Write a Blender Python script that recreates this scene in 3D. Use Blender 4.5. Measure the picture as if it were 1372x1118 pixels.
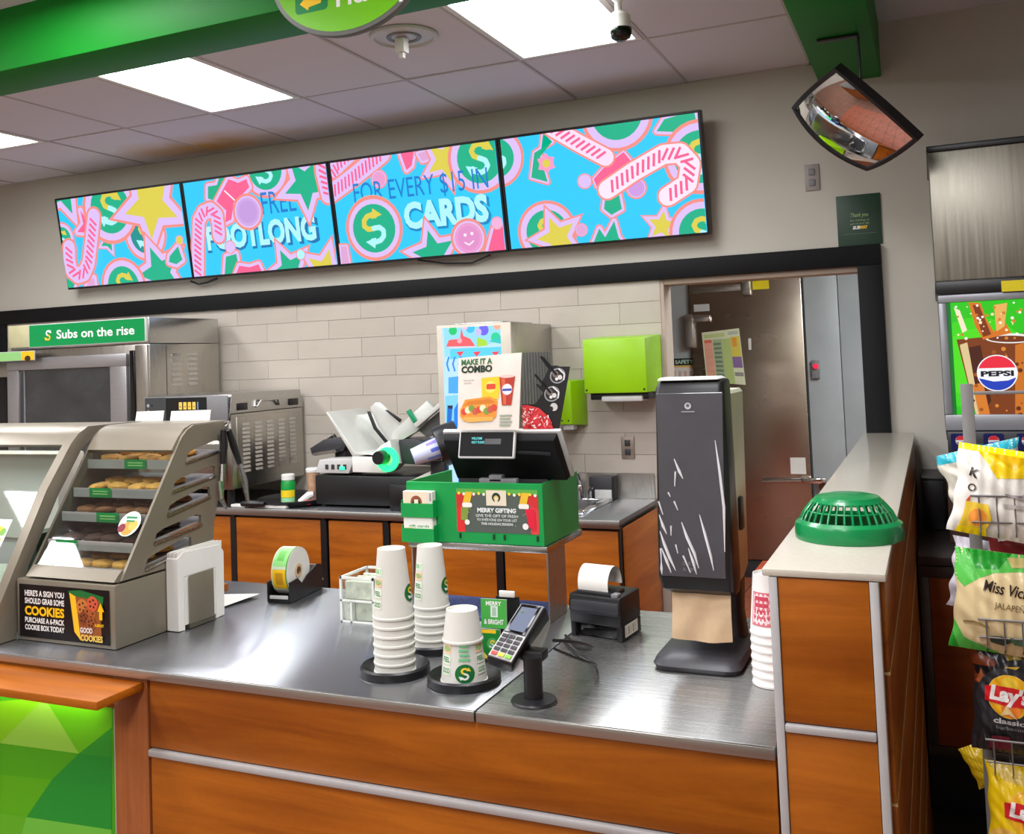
import bpy, bmesh, math, random
from mathutils import Vector, Matrix, Euler
random.seed(7)
S = bpy.context.scene
COL = S.collection
for _o in list(bpy.data.objects):
    bpy.data.objects.remove(_o)
PI = math.pi

# ---------------------------------------------------------------- camera
RC = ((0.91107111, 0.41047728, -0.03818165), (-0.05455400, 0.02824283, -0.99811132), (-0.40862366, 0.91143335, 0.04812441))
FPX, PCX, PCY, EYE = 1316.29, 657.96, 416.97, 1.58
cam_data = bpy.data.cameras.new('camera')
cam = bpy.data.objects.new('camera', cam_data)
COL.objects.link(cam)
rm = Matrix(((RC[0][0], -RC[1][0], -RC[2][0]), (RC[0][1], -RC[1][1], -RC[2][1]), (RC[0][2], -RC[1][2], -RC[2][2])))
cam.matrix_world = Matrix.Translation((0, 0, EYE)) @ rm.to_4x4()
cam_data.sensor_fit = 'HORIZONTAL'
cam_data.sensor_width = 36
cam_data.lens = FPX / 1372 * 36
cam_data.shift_x = (686 - PCX) / 1372
cam_data.shift_y = (PCY - 559) / 1372
cam_data.clip_start = 0.05
S.camera = cam

# ---------------------------------------------------------------- world, exposure, lamp strengths
W = bpy.data.worlds.new('world')
S.world = W
W.use_nodes = True
W.node_tree.nodes['Background'].inputs[0].default_value = (0.9, 0.95, 1, 1)
W.node_tree.nodes['Background'].inputs[1].default_value = 0.05
S.view_settings.view_transform = 'Standard'
S.view_settings.look = 'None'
S.view_settings.gamma = 1
S.view_settings.use_curve_mapping = False
S.view_settings.exposure = 0.17
LAMP_SERVICE, LAMP_SHOP, LAMP_BACK = 14.5, 17.5, 36.0

# ---------------------------------------------------------------- materials
def lin(c):
    r = []
    for v in c[:3]:
        v = v / 255
        r.append(v / 12.92 if v <= 0.04045 else ((v + 0.055) / 1.055) ** 2.4)
    return (r[0], r[1], r[2], 1)

def _mat(name):
    m = bpy.data.materials.new(name)
    m.use_nodes = True
    nt = m.node_tree
    return m, nt, nt.nodes['Principled BSDF']

def mat(name, col, rough=0.5, metal=0.0, vary=0.05, scale=12, bump=0.0, bscale=80, stretch=(1, 1, 1), coat=0.0, emit=0.0, trans=0.0, alpha=1.0, spec=0.5, ecol=None, rvary=0.0):
    """noise-tinted principled material on object coordinates"""
    m, nt, p = _mat(name)
    N, L = nt.nodes, nt.links
    c = lin(col)
    tc = N.new('ShaderNodeTexCoord')
    mp = N.new('ShaderNodeMapping')
    mp.inputs['Scale'].default_value = stretch
    L.new(tc.outputs['Object'], mp.inputs[0])
    nz = N.new('ShaderNodeTexNoise')
    nz.inputs['Scale'].default_value = scale
    nz.inputs['Detail'].default_value = 4
    L.new(mp.outputs[0], nz.inputs['Vector'])
    rp = N.new('ShaderNodeValToRGB')
    a, b = 1 - vary * 1.6, 1 + vary * 1.6
    rp.color_ramp.elements[0].position = 0.3
    rp.color_ramp.elements[1].position = 0.7
    rp.color_ramp.elements[0].color = (c[0] * a, c[1] * a, c[2] * a, 1)
    rp.color_ramp.elements[1].color = (min(1, c[0] * b), min(1, c[1] * b), min(1, c[2] * b), 1)
    L.new(nz.outputs['Fac'], rp.inputs[0])
    L.new(rp.outputs[0], p.inputs['Base Color'])
    p.inputs['Roughness'].default_value = rough
    p.inputs['Metallic'].default_value = metal
    p.inputs['Coat Weight'].default_value = coat
    p.inputs['Coat Roughness'].default_value = 0.05
    p.inputs['Transmission Weight'].default_value = trans
    p.inputs['Alpha'].default_value = alpha
    p.inputs['Specular IOR Level'].default_value = spec
    if rvary:
        mr = N.new('ShaderNodeMapRange')
        mr.inputs['To Min'].default_value = max(0.02, rough - rvary)
        mr.inputs['To Max'].default_value = rough + rvary
        L.new(nz.outputs['Fac'], mr.inputs['Value'])
        L.new(mr.outputs[0], p.inputs['Roughness'])
    if emit:
        p.inputs['Emission Color'].default_value = lin(ecol or col)
        p.inputs['Emission Strength'].default_value = emit
    if bump:
        n2 = N.new('ShaderNodeTexNoise')
        n2.inputs['Scale'].default_value = bscale
        n2.inputs['Detail'].default_value = 3
        L.new(mp.outputs[0], n2.inputs['Vector'])
        bp = N.new('ShaderNodeBump')
        bp.inputs['Strength'].default_value = bump
        bp.inputs['Distance'].default_value = 0.002
        L.new(n2.outputs['Fac'], bp.inputs['Height'])
        L.new(bp.outputs[0], p.inputs['Normal'])
    return m

def wood(name, dark, light, stretch, rough=0.38):
    m, nt, p = _mat(name)
    N, L = nt.nodes, nt.links
    tc = N.new('ShaderNodeTexCoord')
    mp = N.new('ShaderNodeMapping')
    mp.inputs['Scale'].default_value = stretch
    L.new(tc.outputs['Object'], mp.inputs[0])
    n1 = N.new('ShaderNodeTexNoise')
    n1.inputs['Scale'].default_value = 1.0
    n1.inputs['Detail'].default_value = 6
    n1.inputs['Roughness'].default_value = 0.62
    n1.inputs['Distortion'].default_value = 0.6
    L.new(mp.outputs[0], n1.inputs['Vector'])
    rp = N.new('ShaderNodeValToRGB')
    rp.color_ramp.elements[0].position = 0.32
    rp.color_ramp.elements[0].color = lin(dark)
    rp.color_ramp.elements[1].position = 0.62
    rp.color_ramp.elements[1].color = lin(light)
    L.new(n1.outputs['Fac'], rp.inputs[0])
    n2 = N.new('ShaderNodeTexNoise')
    n2.inputs['Scale'].default_value = 90
    n2.inputs['Detail'].default_value = 2
    L.new(tc.outputs['Object'], n2.inputs['Vector'])
    mx = N.new('ShaderNodeMixRGB')
    mx.blend_type = 'MULTIPLY'
    mx.inputs[0].default_value = 0.12
    L.new(rp.outputs[0], mx.inputs[1])
    L.new(n2.outputs['Fac'], mx.inputs[2])
    L.new(mx.outputs[0], p.inputs['Base Color'])
    p.inputs['Roughness'].default_value = rough
    p.inputs['Specular IOR Level'].default_value = 0.25
    return m

def attr_mat(name, rough=0.5, emit=0.0, coat=0.0, spec=0.4):
    """flat print: colours come from the face colours of the print mesh"""
    m, nt, p = _mat(name)
    a = nt.nodes.new('ShaderNodeAttribute')
    a.attribute_name = 'Col'
    if emit:
        nt.links.new(a.outputs['Color'], p.inputs['Emission Color'])
        p.inputs['Emission Strength'].default_value = emit
        p.inputs['Base Color'].default_value = (0.01, 0.01, 0.012, 1)
        p.inputs['Roughness'].default_value = 0.25
        m.cycles.emission_sampling = 'NONE'
    else:
        nt.links.new(a.outputs['Color'], p.inputs['Base Color'])
        p.inputs['Roughness'].default_value = rough
        p.inputs['Coat Weight'].default_value = coat
        p.inputs['Specular IOR Level'].default_value = spec
    return m

PRINT = attr_mat('printed_paper', 0.5)
GLOSSPRINT = attr_mat('glossy_print', 0.28)
SCREEN = attr_mat('lit_screen', emit=1.0)
SCREEN_DIM = attr_mat('dim_screen', emit=0.7)

# ---------------------------------------------------------------- mesh builder
class B:
    def __init__(s):
        s.bm = bmesh.new()
        s.mi = 0

    def quad(s, pts, smooth=False):
        f = s.bm.faces.new([s.bm.verts.new(p) for p in pts])
        f.material_index = s.mi
        f.smooth = smooth
        return s

    def faces(s, vs, fs, smooth=False):
        bv = [s.bm.verts.new(v) for v in vs]
        out = []
        for f in fs:
            try:
                q = s.bm.faces.new([bv[i] for i in f])
            except ValueError:
                continue
            q.material_index = s.mi
            q.smooth = smooth
            out.append(q)
        return bv, out

    def hexa(s, p, bev=0, seg=2):
        """8 points: bottom ring 0-3, top ring 4-7"""
        bv, fs = s.faces(p, [(3, 2, 1, 0), (4, 5, 6, 7), (0, 1, 5, 4), (1, 2, 6, 5), (2, 3, 7, 6), (3, 0, 4, 7)])
        if bev:
            es = list({e for f in fs for e in f.edges})
            r = bmesh.ops.bevel(s.bm, geom=es, offset=bev, segments=seg, affect='EDGES', profile=0.5)
            for f in r['faces']:
                f.material_index = s.mi
        return s

    def box(s, x0, x1, y0, y1, z0, z1, bev=0, seg=2):
        return s.hexa([(x0, y0, z0), (x1, y0, z0), (x1, y1, z0), (x0, y1, z0), (x0, y0, z1), (x1, y0, z1), (x1, y1, z1), (x0, y1, z1)], bev, seg)

    def prism(s, poly, axis, a0, a1, bev=0):
        def P(u, v, a):
            return (a, u, v) if axis == 'x' else (u, a, v) if axis == 'y' else (u, v, a)
        n = len(poly)
        vs = [P(u, v, a0) for u, v in poly] + [P(u, v, a1) for u, v in poly]
        fs = [tuple(range(n))[::-1], tuple(range(n, 2 * n))] + [(i, (i + 1) % n, n + (i + 1) % n, n + i) for i in range(n)]
        bv, fl = s.faces(vs, fs)
        bmesh.ops.recalc_face_normals(s.bm, faces=fl)
        if bev:
            es = [e for e in {e for f in fl[:2] for e in f.edges}]
            bmesh.ops.bevel(s.bm, geom=es, offset=bev, segments=2, affect='EDGES', profile=0.5)
        return s

    def loft(s, rings, caps=True, closed=True, smooth=True, loop=False):
        n = len(rings[0])
        vs = [p for r in rings for p in r]
        fs = []
        R = len(rings)
        for k in range(R if loop else R - 1):
            k2 = (k + 1) % R
            for i in range(n if closed else n - 1):
                j = (i + 1) % n
                fs.append((k * n + i, k * n + j, k2 * n + j, k2 * n + i))
        bv, fl = s.faces(vs, fs, smooth)
        if caps and closed and not loop:
            for r, rev in ((0, True), (R - 1, False)):
                idx = [bv[r * n + i] for i in range(n)]
                try:
                    f = s.bm.faces.new(idx[::-1] if rev else idx)
                    f.material_index = s.mi
                    fl.append(f)
                except ValueError:
                    pass
        bmesh.ops.recalc_face_normals(s.bm, faces=fl)
        return s

    def lathe(s, prof, c=(0, 0, 0), seg=24, caps=True, frame=None, smooth=True):
        """prof: (r, h) pairs; frame: Matrix placing local z axis"""
        rings = []
        for r, h in prof:
            ring = []
            for i in range(seg):
                a = 2 * PI * i / seg
                p = Vector((r * math.cos(a), r * math.sin(a), h))
                if frame:
                    p = frame @ p
                ring.append((p[0] + c[0], p[1] + c[1], p[2] + c[2]))
            rings.append(ring)
        return s.loft(rings, caps, True, smooth)

    def cyl(s, p0, p1, r0, r1=None, seg=16):
        p0, p1 = Vector(p0), Vector(p1)
        d = p1 - p0
        fr = d.to_track_quat('Z', 'Y').to_matrix()
        return s.lathe([(r0, 0), (r0 if r1 is None else r1, d.length)], tuple(p0), seg, True, fr)

    def tube(s, pts, r, seg=6, closed=False):
        pts = [Vector(p) for p in pts]
        n = len(pts)
        rings = []
        up = Vector((0.13, 0.21, 0.97))
        for i in range(n):
            a = pts[(i - 1) % n] if closed or i > 0 else pts[i]
            b = pts[(i + 1) % n] if closed or i < n - 1 else pts[i]
            t = (b - a).normalized()
            x = t.cross(up)
            if x.length < 1e-3:
                x = t.cross(Vector((1, 0, 0)))
            x.normalize()
            y = t.cross(x)
            rr = r[i] if isinstance(r, (list, tuple)) else r
            rings.append([tuple(pts[i] + x * rr * math.cos(2 * PI * k / seg) + y * rr * math.sin(2 * PI * k / seg)) for k in range(seg)])
        return s.loft(rings, not closed, True, True, closed)

    def obj(s, name, m, parent=None, smooth=None, local=False, edge=35):
        return link_mesh(name, s.bm, m, parent, smooth, local, edge)

def chain_matrix(o):
    mt = Matrix.Identity(4)
    while o is not None:
        if o.parent is None:
            mt = Matrix.LocRotScale(o.location, o.rotation_euler, o.scale) @ mt
        o = o.parent
    return mt

def link_mesh(name, bm, m, parent=None, smooth=None, local=False, edge=35):
    me = bpy.data.meshes.new(name)
    off = None
    if parent is not None and not local:
        bmesh.ops.transform(bm, matrix=chain_matrix(parent).inverted(), verts=bm.verts)
    elif parent is None and not local and bm.verts:
        xs = [v.co.x for v in bm.verts]; ys = [v.co.y for v in bm.verts]; zs = [v.co.z for v in bm.verts]
        off = Vector(((min(xs) + max(xs)) / 2, (min(ys) + max(ys)) / 2, min(zs)))
        bmesh.ops.translate(bm, vec=-off, verts=bm.verts)
    if smooth is not None:
        for f in bm.faces:
            f.smooth = smooth
    bm.to_mesh(me)
    bm.free()
    for mm in (m if isinstance(m, (list, tuple)) else [m]):
        me.materials.append(mm)
    me.set_sharp_from_angle(angle=math.radians(edge))
    o = bpy.data.objects.new(name, me)
    COL.objects.link(o)
    if off is not None:
        o.location = off
    if parent is not None:
        o.parent = parent
    return o

def tag(o, label, cat, group=None):
    o['label'] = label
    o['category'] = cat
    if group:
        o['group'] = group
    return o

def thing(name, label, cat, loc=(0, 0, 0), rot=(0, 0, 0), group=None):
    o = bpy.data.objects.new(name, None)
    o.empty_display_size = 0.05
    COL.objects.link(o)
    o.location = loc
    o.rotation_euler = rot
    return tag(o, label, cat, group)

def struct(o):
    o['kind'] = 'structure'
    return o

def kids(o):
    return [c for c in bpy.data.objects if c.parent is o]

def dup(root, loc, rot=None, label=None, group=None):
    chs = kids(root)
    r = root.copy()
    COL.objects.link(r)
    r.location = loc
    if rot is not None:
        r.rotation_euler = rot
    if label:
        r['label'] = label
    if group:
        r['group'] = group
    for ch in chs:
        c = ch.copy()
        COL.objects.link(c)
        c.parent = r
        for g in kids(ch):
            d = g.copy()
            COL.objects.link(d)
            d.parent = c
    return r

# ---------------------------------------------------------------- flat print
_tcache = {}
def text_polys(body, bold=0.0, shear=0.0):
    key = (body, bold, shear)
    if key in _tcache:
        return _tcache[key]
    cu = bpy.data.curves.new('lettering', 'FONT')
    cu.body = body
    cu.size = 1.0
    cu.offset = bold
    cu.shear = shear
    cu.resolution_u = 3
    ob = bpy.data.objects.new('lettering', cu)
    me = bpy.data.meshes.new_from_object(ob)
    vs = [(v.co.x, v.co.y) for v in me.vertices]
    fs = [tuple(p.vertices) for p in me.polygons]
    bpy.data.objects.remove(ob)
    bpy.data.curves.remove(cu)
    bpy.data.meshes.remove(me)
    if vs:
        x0 = min(v[0] for v in vs); x1 = max(v[0] for v in vs)
        y0 = min(v[1] for v in vs); y1 = max(v[1] for v in vs)
    else:
        x0 = y0 = 0; x1 = y1 = 1
    _tcache[key] = (vs, fs, x0, x1, y0, y1)
    return _tcache[key]

def clip_poly(poly, r):
    def cut(p, ins, inter):
        out = []
        for i in range(len(p)):
            a, b = p[i - 1], p[i]
            if ins(b):
                if not ins(a):
                    out.append(inter(a, b))
                out.append(b)
            elif ins(a):
                out.append(inter(a, b))
        return out
    def ix(x):
        return lambda a, b: (x, a[1] + (b[1] - a[1]) * (x - a[0]) / (b[0] - a[0]))
    def iy(y):
        return lambda a, b: (a[0] + (b[0] - a[0]) * (y - a[1]) / (b[1] - a[1]), y)
    x0, y0, x1, y1 = r
    for ins, it in ((lambda p: p[0] >= x0, ix(x0)), (lambda p: p[0] <= x1, ix(x1)), (lambda p: p[1] >= y0, iy(y0)), (lambda p: p[1] <= y1, iy(y1))):
        if len(poly) < 3:
            return []
        poly = cut(poly, ins, it)
    return poly

class Canvas:
    """flat coloured print built from thin stacked polygons, u right, v up"""
    def __init__(s, clip=None, eps=0.00008):
        s.items = []
        s.clip = clip
        s.eps = eps

    def poly(s, pts, col):
        if s.clip:
            pts = clip_poly(list(pts), s.clip)
        if len(pts) >= 3:
            s.items.append(([(p[0], p[1]) for p in pts], [tuple(range(len(pts)))], col))
        return s

    def rect(s, x0, y0, x1, y1, col):
        return s.poly([(x0, y0), (x1, y0), (x1, y1), (x0, y1)], col)

    def rrect(s, x0, y0, x1, y1, r, col):
        pts = []
        for cx, cy, a0 in ((x1 - r, y0 + r, -90), (x1 - r, y1 - r, 0), (x0 + r, y1 - r, 90), (x0 + r, y0 + r, 180)):
            for k in range(5):
                a = math.radians(a0 + k * 22.5)
                pts.append((cx + r * math.cos(a), cy + r * math.sin(a)))
        return s.poly(pts, col)

    def circ(s, cx, cy, r, col, ry=None, seg=28, rot=0):
        ry = r if ry is None else ry
        c, q = math.cos(rot), math.sin(rot)
        pts = []
        for i in range(seg):
            a = 2 * PI * i / seg
            x, y = r * math.cos(a), ry * math.sin(a)
            pts.append((cx + x * c - y * q, cy + x * q + y * c))
        return s.poly(pts, col)

    def star(s, cx, cy, r, col, rot=90, n=5, inner=0.45):
        pts = []
        for i in range(2 * n):
            a = math.radians(rot + 180 / n * i)
            q = r if i % 2 == 0 else r * inner
            pts.append((cx + q * math.cos(a), cy + q * math.sin(a)))
        return s.poly(pts, col)

    def stroke(s, pts, w, col, cap=True):
        h = w / 2
        for i in range(len(pts) - 1):
            (x0, y0), (x1, y1) = pts[i], pts[i + 1]
            d = math.hypot(x1 - x0, y1 - y0) or 1e-6
            nx, ny = -(y1 - y0) / d * h, (x1 - x0) / d * h
            s.poly([(x0 + nx, y0 + ny), (x0 - nx, y0 - ny), (x1 - nx, y1 - ny), (x1 + nx, y1 + ny)], col)
        for (x, y) in (pts if cap else pts[1:-1]):
            s.circ(x, y, h, col, seg=14)
        return s

    def text(s, body, x, y, h, col, bold=0.0, align='c', width=None, rot=0.0, shear=0.0):
        """h = cap height; x,y = left/centre of the baseline"""
        vs, fs, x0, x1, y0, y1 = text_polys(body, bold, shear)
        k = h / 0.70
        kx = k if width is None else width / max(1e-6, (x1 - x0))
        o = x0 if align == 'l' else (x0 + x1) / 2 if align == 'c' else x1
        c, q = math.cos(rot), math.sin(rot)
        pts = []
        for vx, vy in vs:
            a, b = (vx - o) * kx, vy * k
            pts.append((x + a * c - b * q, y + a * q + b * c))
        if s.clip:
            s.items.append(([], [], col))
            for f in fs:
                p = clip_poly([pts[i] for i in f], s.clip)
                if len(p) >= 3:
                    s.items.append((p, [tuple(range(len(p)))], col, True))
            s.items.append(([], [], col))
        else:
            s.items.append((pts, fs, col))
        return s

    def build(s, name, fmap, m, parent=None, warp=0.0, top=None, local=False):
        """fmap(u, v, lift) -> 3-D point"""
        bm = bmesh.new()
        cl = bm.loops.layers.float_color.new('Col')
        lift = 0.0
        for it in s.items:
            pts, fs, col = it[:3]
            if len(it) == 3:
                lift += s.eps
            if not pts:
                continue
            c = lin(col)
            t = bmesh.new() if warp else bm
            tl = t.loops.layers.float_color.new('Col') if warp else cl
            bv = [t.verts.new((p[0], p[1], 0) if warp else fmap(p[0], p[1], lift)) for p in pts]
            nf = []
            for f in fs:
                try:
                    nf.append(t.faces.new([bv[i] for i in f]))
                except ValueError:
                    pass
            if warp:
                bmesh.ops.triangulate(t, faces=t.faces[:])
                for _k in range(7):
                    es = [e for e in t.edges if e.calc_length() > warp]
                    if not es:
                        break
                    bmesh.ops.subdivide_edges(t, edges=es, cuts=1)
                    bmesh.ops.triangulate(t, faces=t.faces[:])
                vm = {v: bm.verts.new(fmap(v.co.x, v.co.y, lift)) for v in t.verts}
                for f in t.faces:
                    try:
                        nfc = bm.faces.new([vm[v] for v in f.verts])
                    except ValueError:
                        continue
                    nfc.smooth = True
                    for l in nfc.loops:
                        l[cl] = c
                t.free()
            else:
                for f in nf:
                    for l in f.loops:
                        l[cl] = c
        return link_mesh(name, bm, m, parent, None, local, 180)

def plane_map(o, ux, uy):
    o, ux, uy = Vector(o), Vector(ux), Vector(uy)
    ux.normalize(); uy.normalize()
    n = ux.cross(uy)
    n.normalize()
    return lambda u, v, l: tuple(o + ux * u + uy * v + n * (l + 0.0004))

def sub_logo(cv, cx, cy, r, c1, c2, rot=0.0):
    """round two-arrow S mark"""
    def R(x, y):
        c, q = math.cos(rot), math.sin(rot)
        return (cx + r * (x * c - y * q), cy + r * (x * q + y * c))
    up = [R(0.42 * math.cos(math.radians(a)) + 0.02, 0.36 + 0.34 * math.sin(math.radians(a))) for a in (20, 50, 90, 130, 175, 220, 255)] + [R(0.0, 0.0)]
    dn = [R(0.0, 0.0)] + [R(0.42 * math.cos(math.radians(a)) - 0.02, -0.36 + 0.34 * math.sin(math.radians(a))) for a in (75, 40, -5, -50, -90, -130, -160)]
    cv.stroke(up, r * 0.26, c1)
    cv.stroke(dn, r * 0.26, c2)
    cv.poly([R(0.16, 0.44), R(0.78, 0.30), R(0.52, 0.86)], c1)
    cv.poly([R(-0.16, -0.44), R(-0.78, -0.30), R(-0.52, -0.86)], c2)
    return cv
# ================================================================ palette
M_WALL = mat('wall_paint', (190, 185, 174), 0.75, vary=0.02, scale=3, bump=0.08, bscale=160)
M_TILE_A = mat('wall_tile_glaze', (184, 175, 163), 0.36, vary=0.02, scale=6)
M_TILE_B = mat('wall_tile_glaze_light', (187, 178, 166), 0.36, vary=0.02, scale=6)
M_GROUT = mat('grout', (200, 191, 177), 0.8, vary=0.03)
M_BLACKTRIM = mat('black_trim', (17, 17, 19), 0.6, vary=0.05, spec=0.2)
M_BLACK = mat('black_plastic', (22, 22, 24), 0.38, vary=0.06)
M_BLACKGLOSS = mat('black_gloss', (10, 10, 12), 0.12, vary=0.05)
M_DARK = mat('dark_grey_plastic', (52, 52, 56), 0.42, vary=0.06)
M_GREY = mat('grey_plastic', (120, 120, 122), 0.45, vary=0.04)
M_LGREY = mat('light_grey_plastic', (200, 200, 198), 0.4, vary=0.03)
M_WHITE = mat('white_plastic', (232, 231, 226), 0.4, vary=0.02)
M_PAPER = mat('white_paper', (226, 223, 215), 0.7, vary=0.02)
M_KRAFT = mat('kraft_paper', (205, 176, 140), 0.8, vary=0.05, scale=30, bump=0.5, bscale=25)
M_GREEN = mat('fascia_green', (0, 122, 26), 0.5, vary=0.05, scale=2, spec=0.25)
M_GREENBOX = mat('green_acrylic', (10, 150, 70), 0.35, vary=0.03)
M_LIME = mat('lime_plastic', (146, 200, 8), 0.33, vary=0.02)
M_STEEL = mat('brushed_steel', (190, 189, 186), 0.26, 1.0, vary=0.05, scale=8, stretch=(1, 60, 60), rvary=0.07)
M_STEELV = mat('brushed_steel_upright', (186, 182, 174), 0.3, 1.0, vary=0.06, scale=8, stretch=(60, 60, 1), rvary=0.08)
M_TOP = mat('steel_worktop', (158, 160, 164), 0.24, 0.9, vary=0.04, scale=5, stretch=(1, 40, 1), rvary=0.02)
M_TOP2 = mat('steel_worktop_worn', (158, 158, 156), 0.27, 0.93, vary=0.05, scale=5, stretch=(1, 40, 1), rvary=0.04)
def brushed(m, an):
    p = m.node_tree.nodes['Principled BSDF']
    v = m.node_tree.nodes.new('ShaderNodeCombineXYZ')
    v.inputs[1].default_value = 1.0
    m.node_tree.links.new(v.outputs[0], p.inputs['Tangent'])
    p.inputs['Anisotropic'].default_value = an
brushed(M_TOP, 1.0)
brushed(M_TOP2, 0.9)
M_TOPEDGE = mat('steel_worktop_edge', (180, 178, 174), 0.34, 1.0, vary=0.05, scale=6, stretch=(1, 1, 30))
M_ALU = mat('satin_aluminium', (190, 190, 190), 0.42, 0.35, vary=0.03, scale=20)
M_CHROME = mat('chrome', (220, 220, 222), 0.08, 1.0, vary=0.02)
M_TAUPE = mat('taupe_enamel', (132, 124, 108), 0.33, 0.35, vary=0.04, scale=6)
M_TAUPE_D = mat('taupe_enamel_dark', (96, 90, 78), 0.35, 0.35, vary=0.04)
M_DOORSTEEL = mat('cooler_door_steel', (174, 160, 146), 0.27, 1.0, vary=0.02, scale=2, stretch=(1, 1, 4), rvary=0.02)
M_COOLER = mat('cooler_panel', (160, 165, 166), 0.42, 0.0, vary=0.04, scale=4)
M_CEIL = None
M_WOODX = wood('wood_grain_across', (134, 66, 8), (176, 98, 20), (1.3, 14, 14))
M_WOODY = wood('wood_grain_along', (136, 68, 14), (172, 97, 28), (14, 1.3, 14))
M_WOODV = wood('wood_grain_upright', (132, 70, 32), (166, 98, 54), (16, 16, 1.2))
M_LAMIN = mat('stone_laminate', (192, 186, 172), 0.22, vary=0.025, scale=90, coat=0.2)
M_RED = mat('red_plastic', (190, 20, 30), 0.4)
M_YELLOW = mat('yellow_sticker', (236, 214, 20), 0.5)
M_FLOOR = mat('quarry_tile', (158, 86, 60), 0.45, vary=0.1, scale=9)
M_FLOORG = mat('floor_grout', (74, 60, 52), 0.85)
M_GLASS = None

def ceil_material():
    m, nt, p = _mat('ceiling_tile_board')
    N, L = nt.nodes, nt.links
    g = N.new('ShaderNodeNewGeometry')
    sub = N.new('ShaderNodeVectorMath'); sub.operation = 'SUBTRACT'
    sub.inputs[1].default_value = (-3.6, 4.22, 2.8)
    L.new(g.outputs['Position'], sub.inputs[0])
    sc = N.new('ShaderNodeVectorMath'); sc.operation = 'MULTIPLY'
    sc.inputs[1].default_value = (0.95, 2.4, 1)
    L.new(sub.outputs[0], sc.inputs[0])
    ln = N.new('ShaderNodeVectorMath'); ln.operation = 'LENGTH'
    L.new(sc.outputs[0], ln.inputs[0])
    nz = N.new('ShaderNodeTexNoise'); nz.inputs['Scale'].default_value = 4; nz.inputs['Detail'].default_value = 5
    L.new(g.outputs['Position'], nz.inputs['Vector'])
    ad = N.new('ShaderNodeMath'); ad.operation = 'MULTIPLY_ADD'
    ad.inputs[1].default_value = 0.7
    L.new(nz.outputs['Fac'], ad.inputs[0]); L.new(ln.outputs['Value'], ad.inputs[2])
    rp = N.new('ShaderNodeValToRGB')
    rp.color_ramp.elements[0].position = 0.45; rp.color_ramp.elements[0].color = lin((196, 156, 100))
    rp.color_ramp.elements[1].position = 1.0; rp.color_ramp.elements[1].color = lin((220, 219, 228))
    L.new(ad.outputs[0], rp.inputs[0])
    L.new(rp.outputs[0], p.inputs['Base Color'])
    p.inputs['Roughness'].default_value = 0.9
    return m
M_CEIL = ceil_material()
M_DIFF = mat('lamp_diffuser', (235, 240, 236), 0.5, emit=LAMP_SERVICE, ecol=(251, 252, 254))
M_DIFF2 = mat('lamp_diffuser_shop', (235, 240, 236), 0.5, emit=LAMP_SHOP, ecol=(251, 251, 255))
M_DIFF3 = mat('lamp_diffuser_back', (235, 240, 236), 0.5, emit=LAMP_BACK, ecol=(240, 248, 255))

def glass(name, tint, rough=0.03, mix=0.9, gl=(255, 255, 255)):
    m = bpy.data.materials.new(name)
    m.use_nodes = True
    nt = m.node_tree
    N, L = nt.nodes, nt.links
    N.remove(N['Principled BSDF'])
    t = N.new('ShaderNodeBsdfTransparent'); t.inputs[0].default_value = lin(tint)
    g = N.new('ShaderNodeBsdfGlossy'); g.inputs['Roughness'].default_value = rough; g.inputs['Color'].default_value = lin(gl)
    f = N.new('ShaderNodeFresnel')
    gm = N.new('ShaderNodeNewGeometry')
    bf = N.new('ShaderNodeMath'); bf.operation = 'MULTIPLY_ADD'; bf.inputs[1].default_value = -0.8333; bf.inputs[2].default_value = 1.5
    L.new(gm.outputs['Backfacing'], bf.inputs[0]); L.new(bf.outputs[0], f.inputs[0])
    nz = N.new('ShaderNodeTexNoise'); nz.inputs['Scale'].default_value = 8
    mr = N.new('ShaderNodeMapRange'); mr.inputs['To Min'].default_value = 0.9; mr.inputs['To Max'].default_value = 1.1
    L.new(nz.outputs['Fac'], mr.inputs['Value'])
    mu = N.new('ShaderNodeMath'); mu.operation = 'MULTIPLY'
    L.new(f.outputs[0], mu.inputs[0]); L.new(mr.outputs[0], mu.inputs[1])
    ms = N.new('ShaderNodeMixShader')
    L.new(mu.outputs[0], ms.inputs[0]); L.new(t.outputs[0], ms.inputs[1]); L.new(g.outputs[0], ms.inputs[2])
    L.new(ms.outputs[0], N['Material Output'].inputs[0])
    return m
M_GLASS = glass('clear_glass', (240, 246, 244))
M_ACRYL = glass('clear_acrylic', (250, 251, 251))
M_FILM = glass('clear_film', (225, 225, 228), 0.12)

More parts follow.
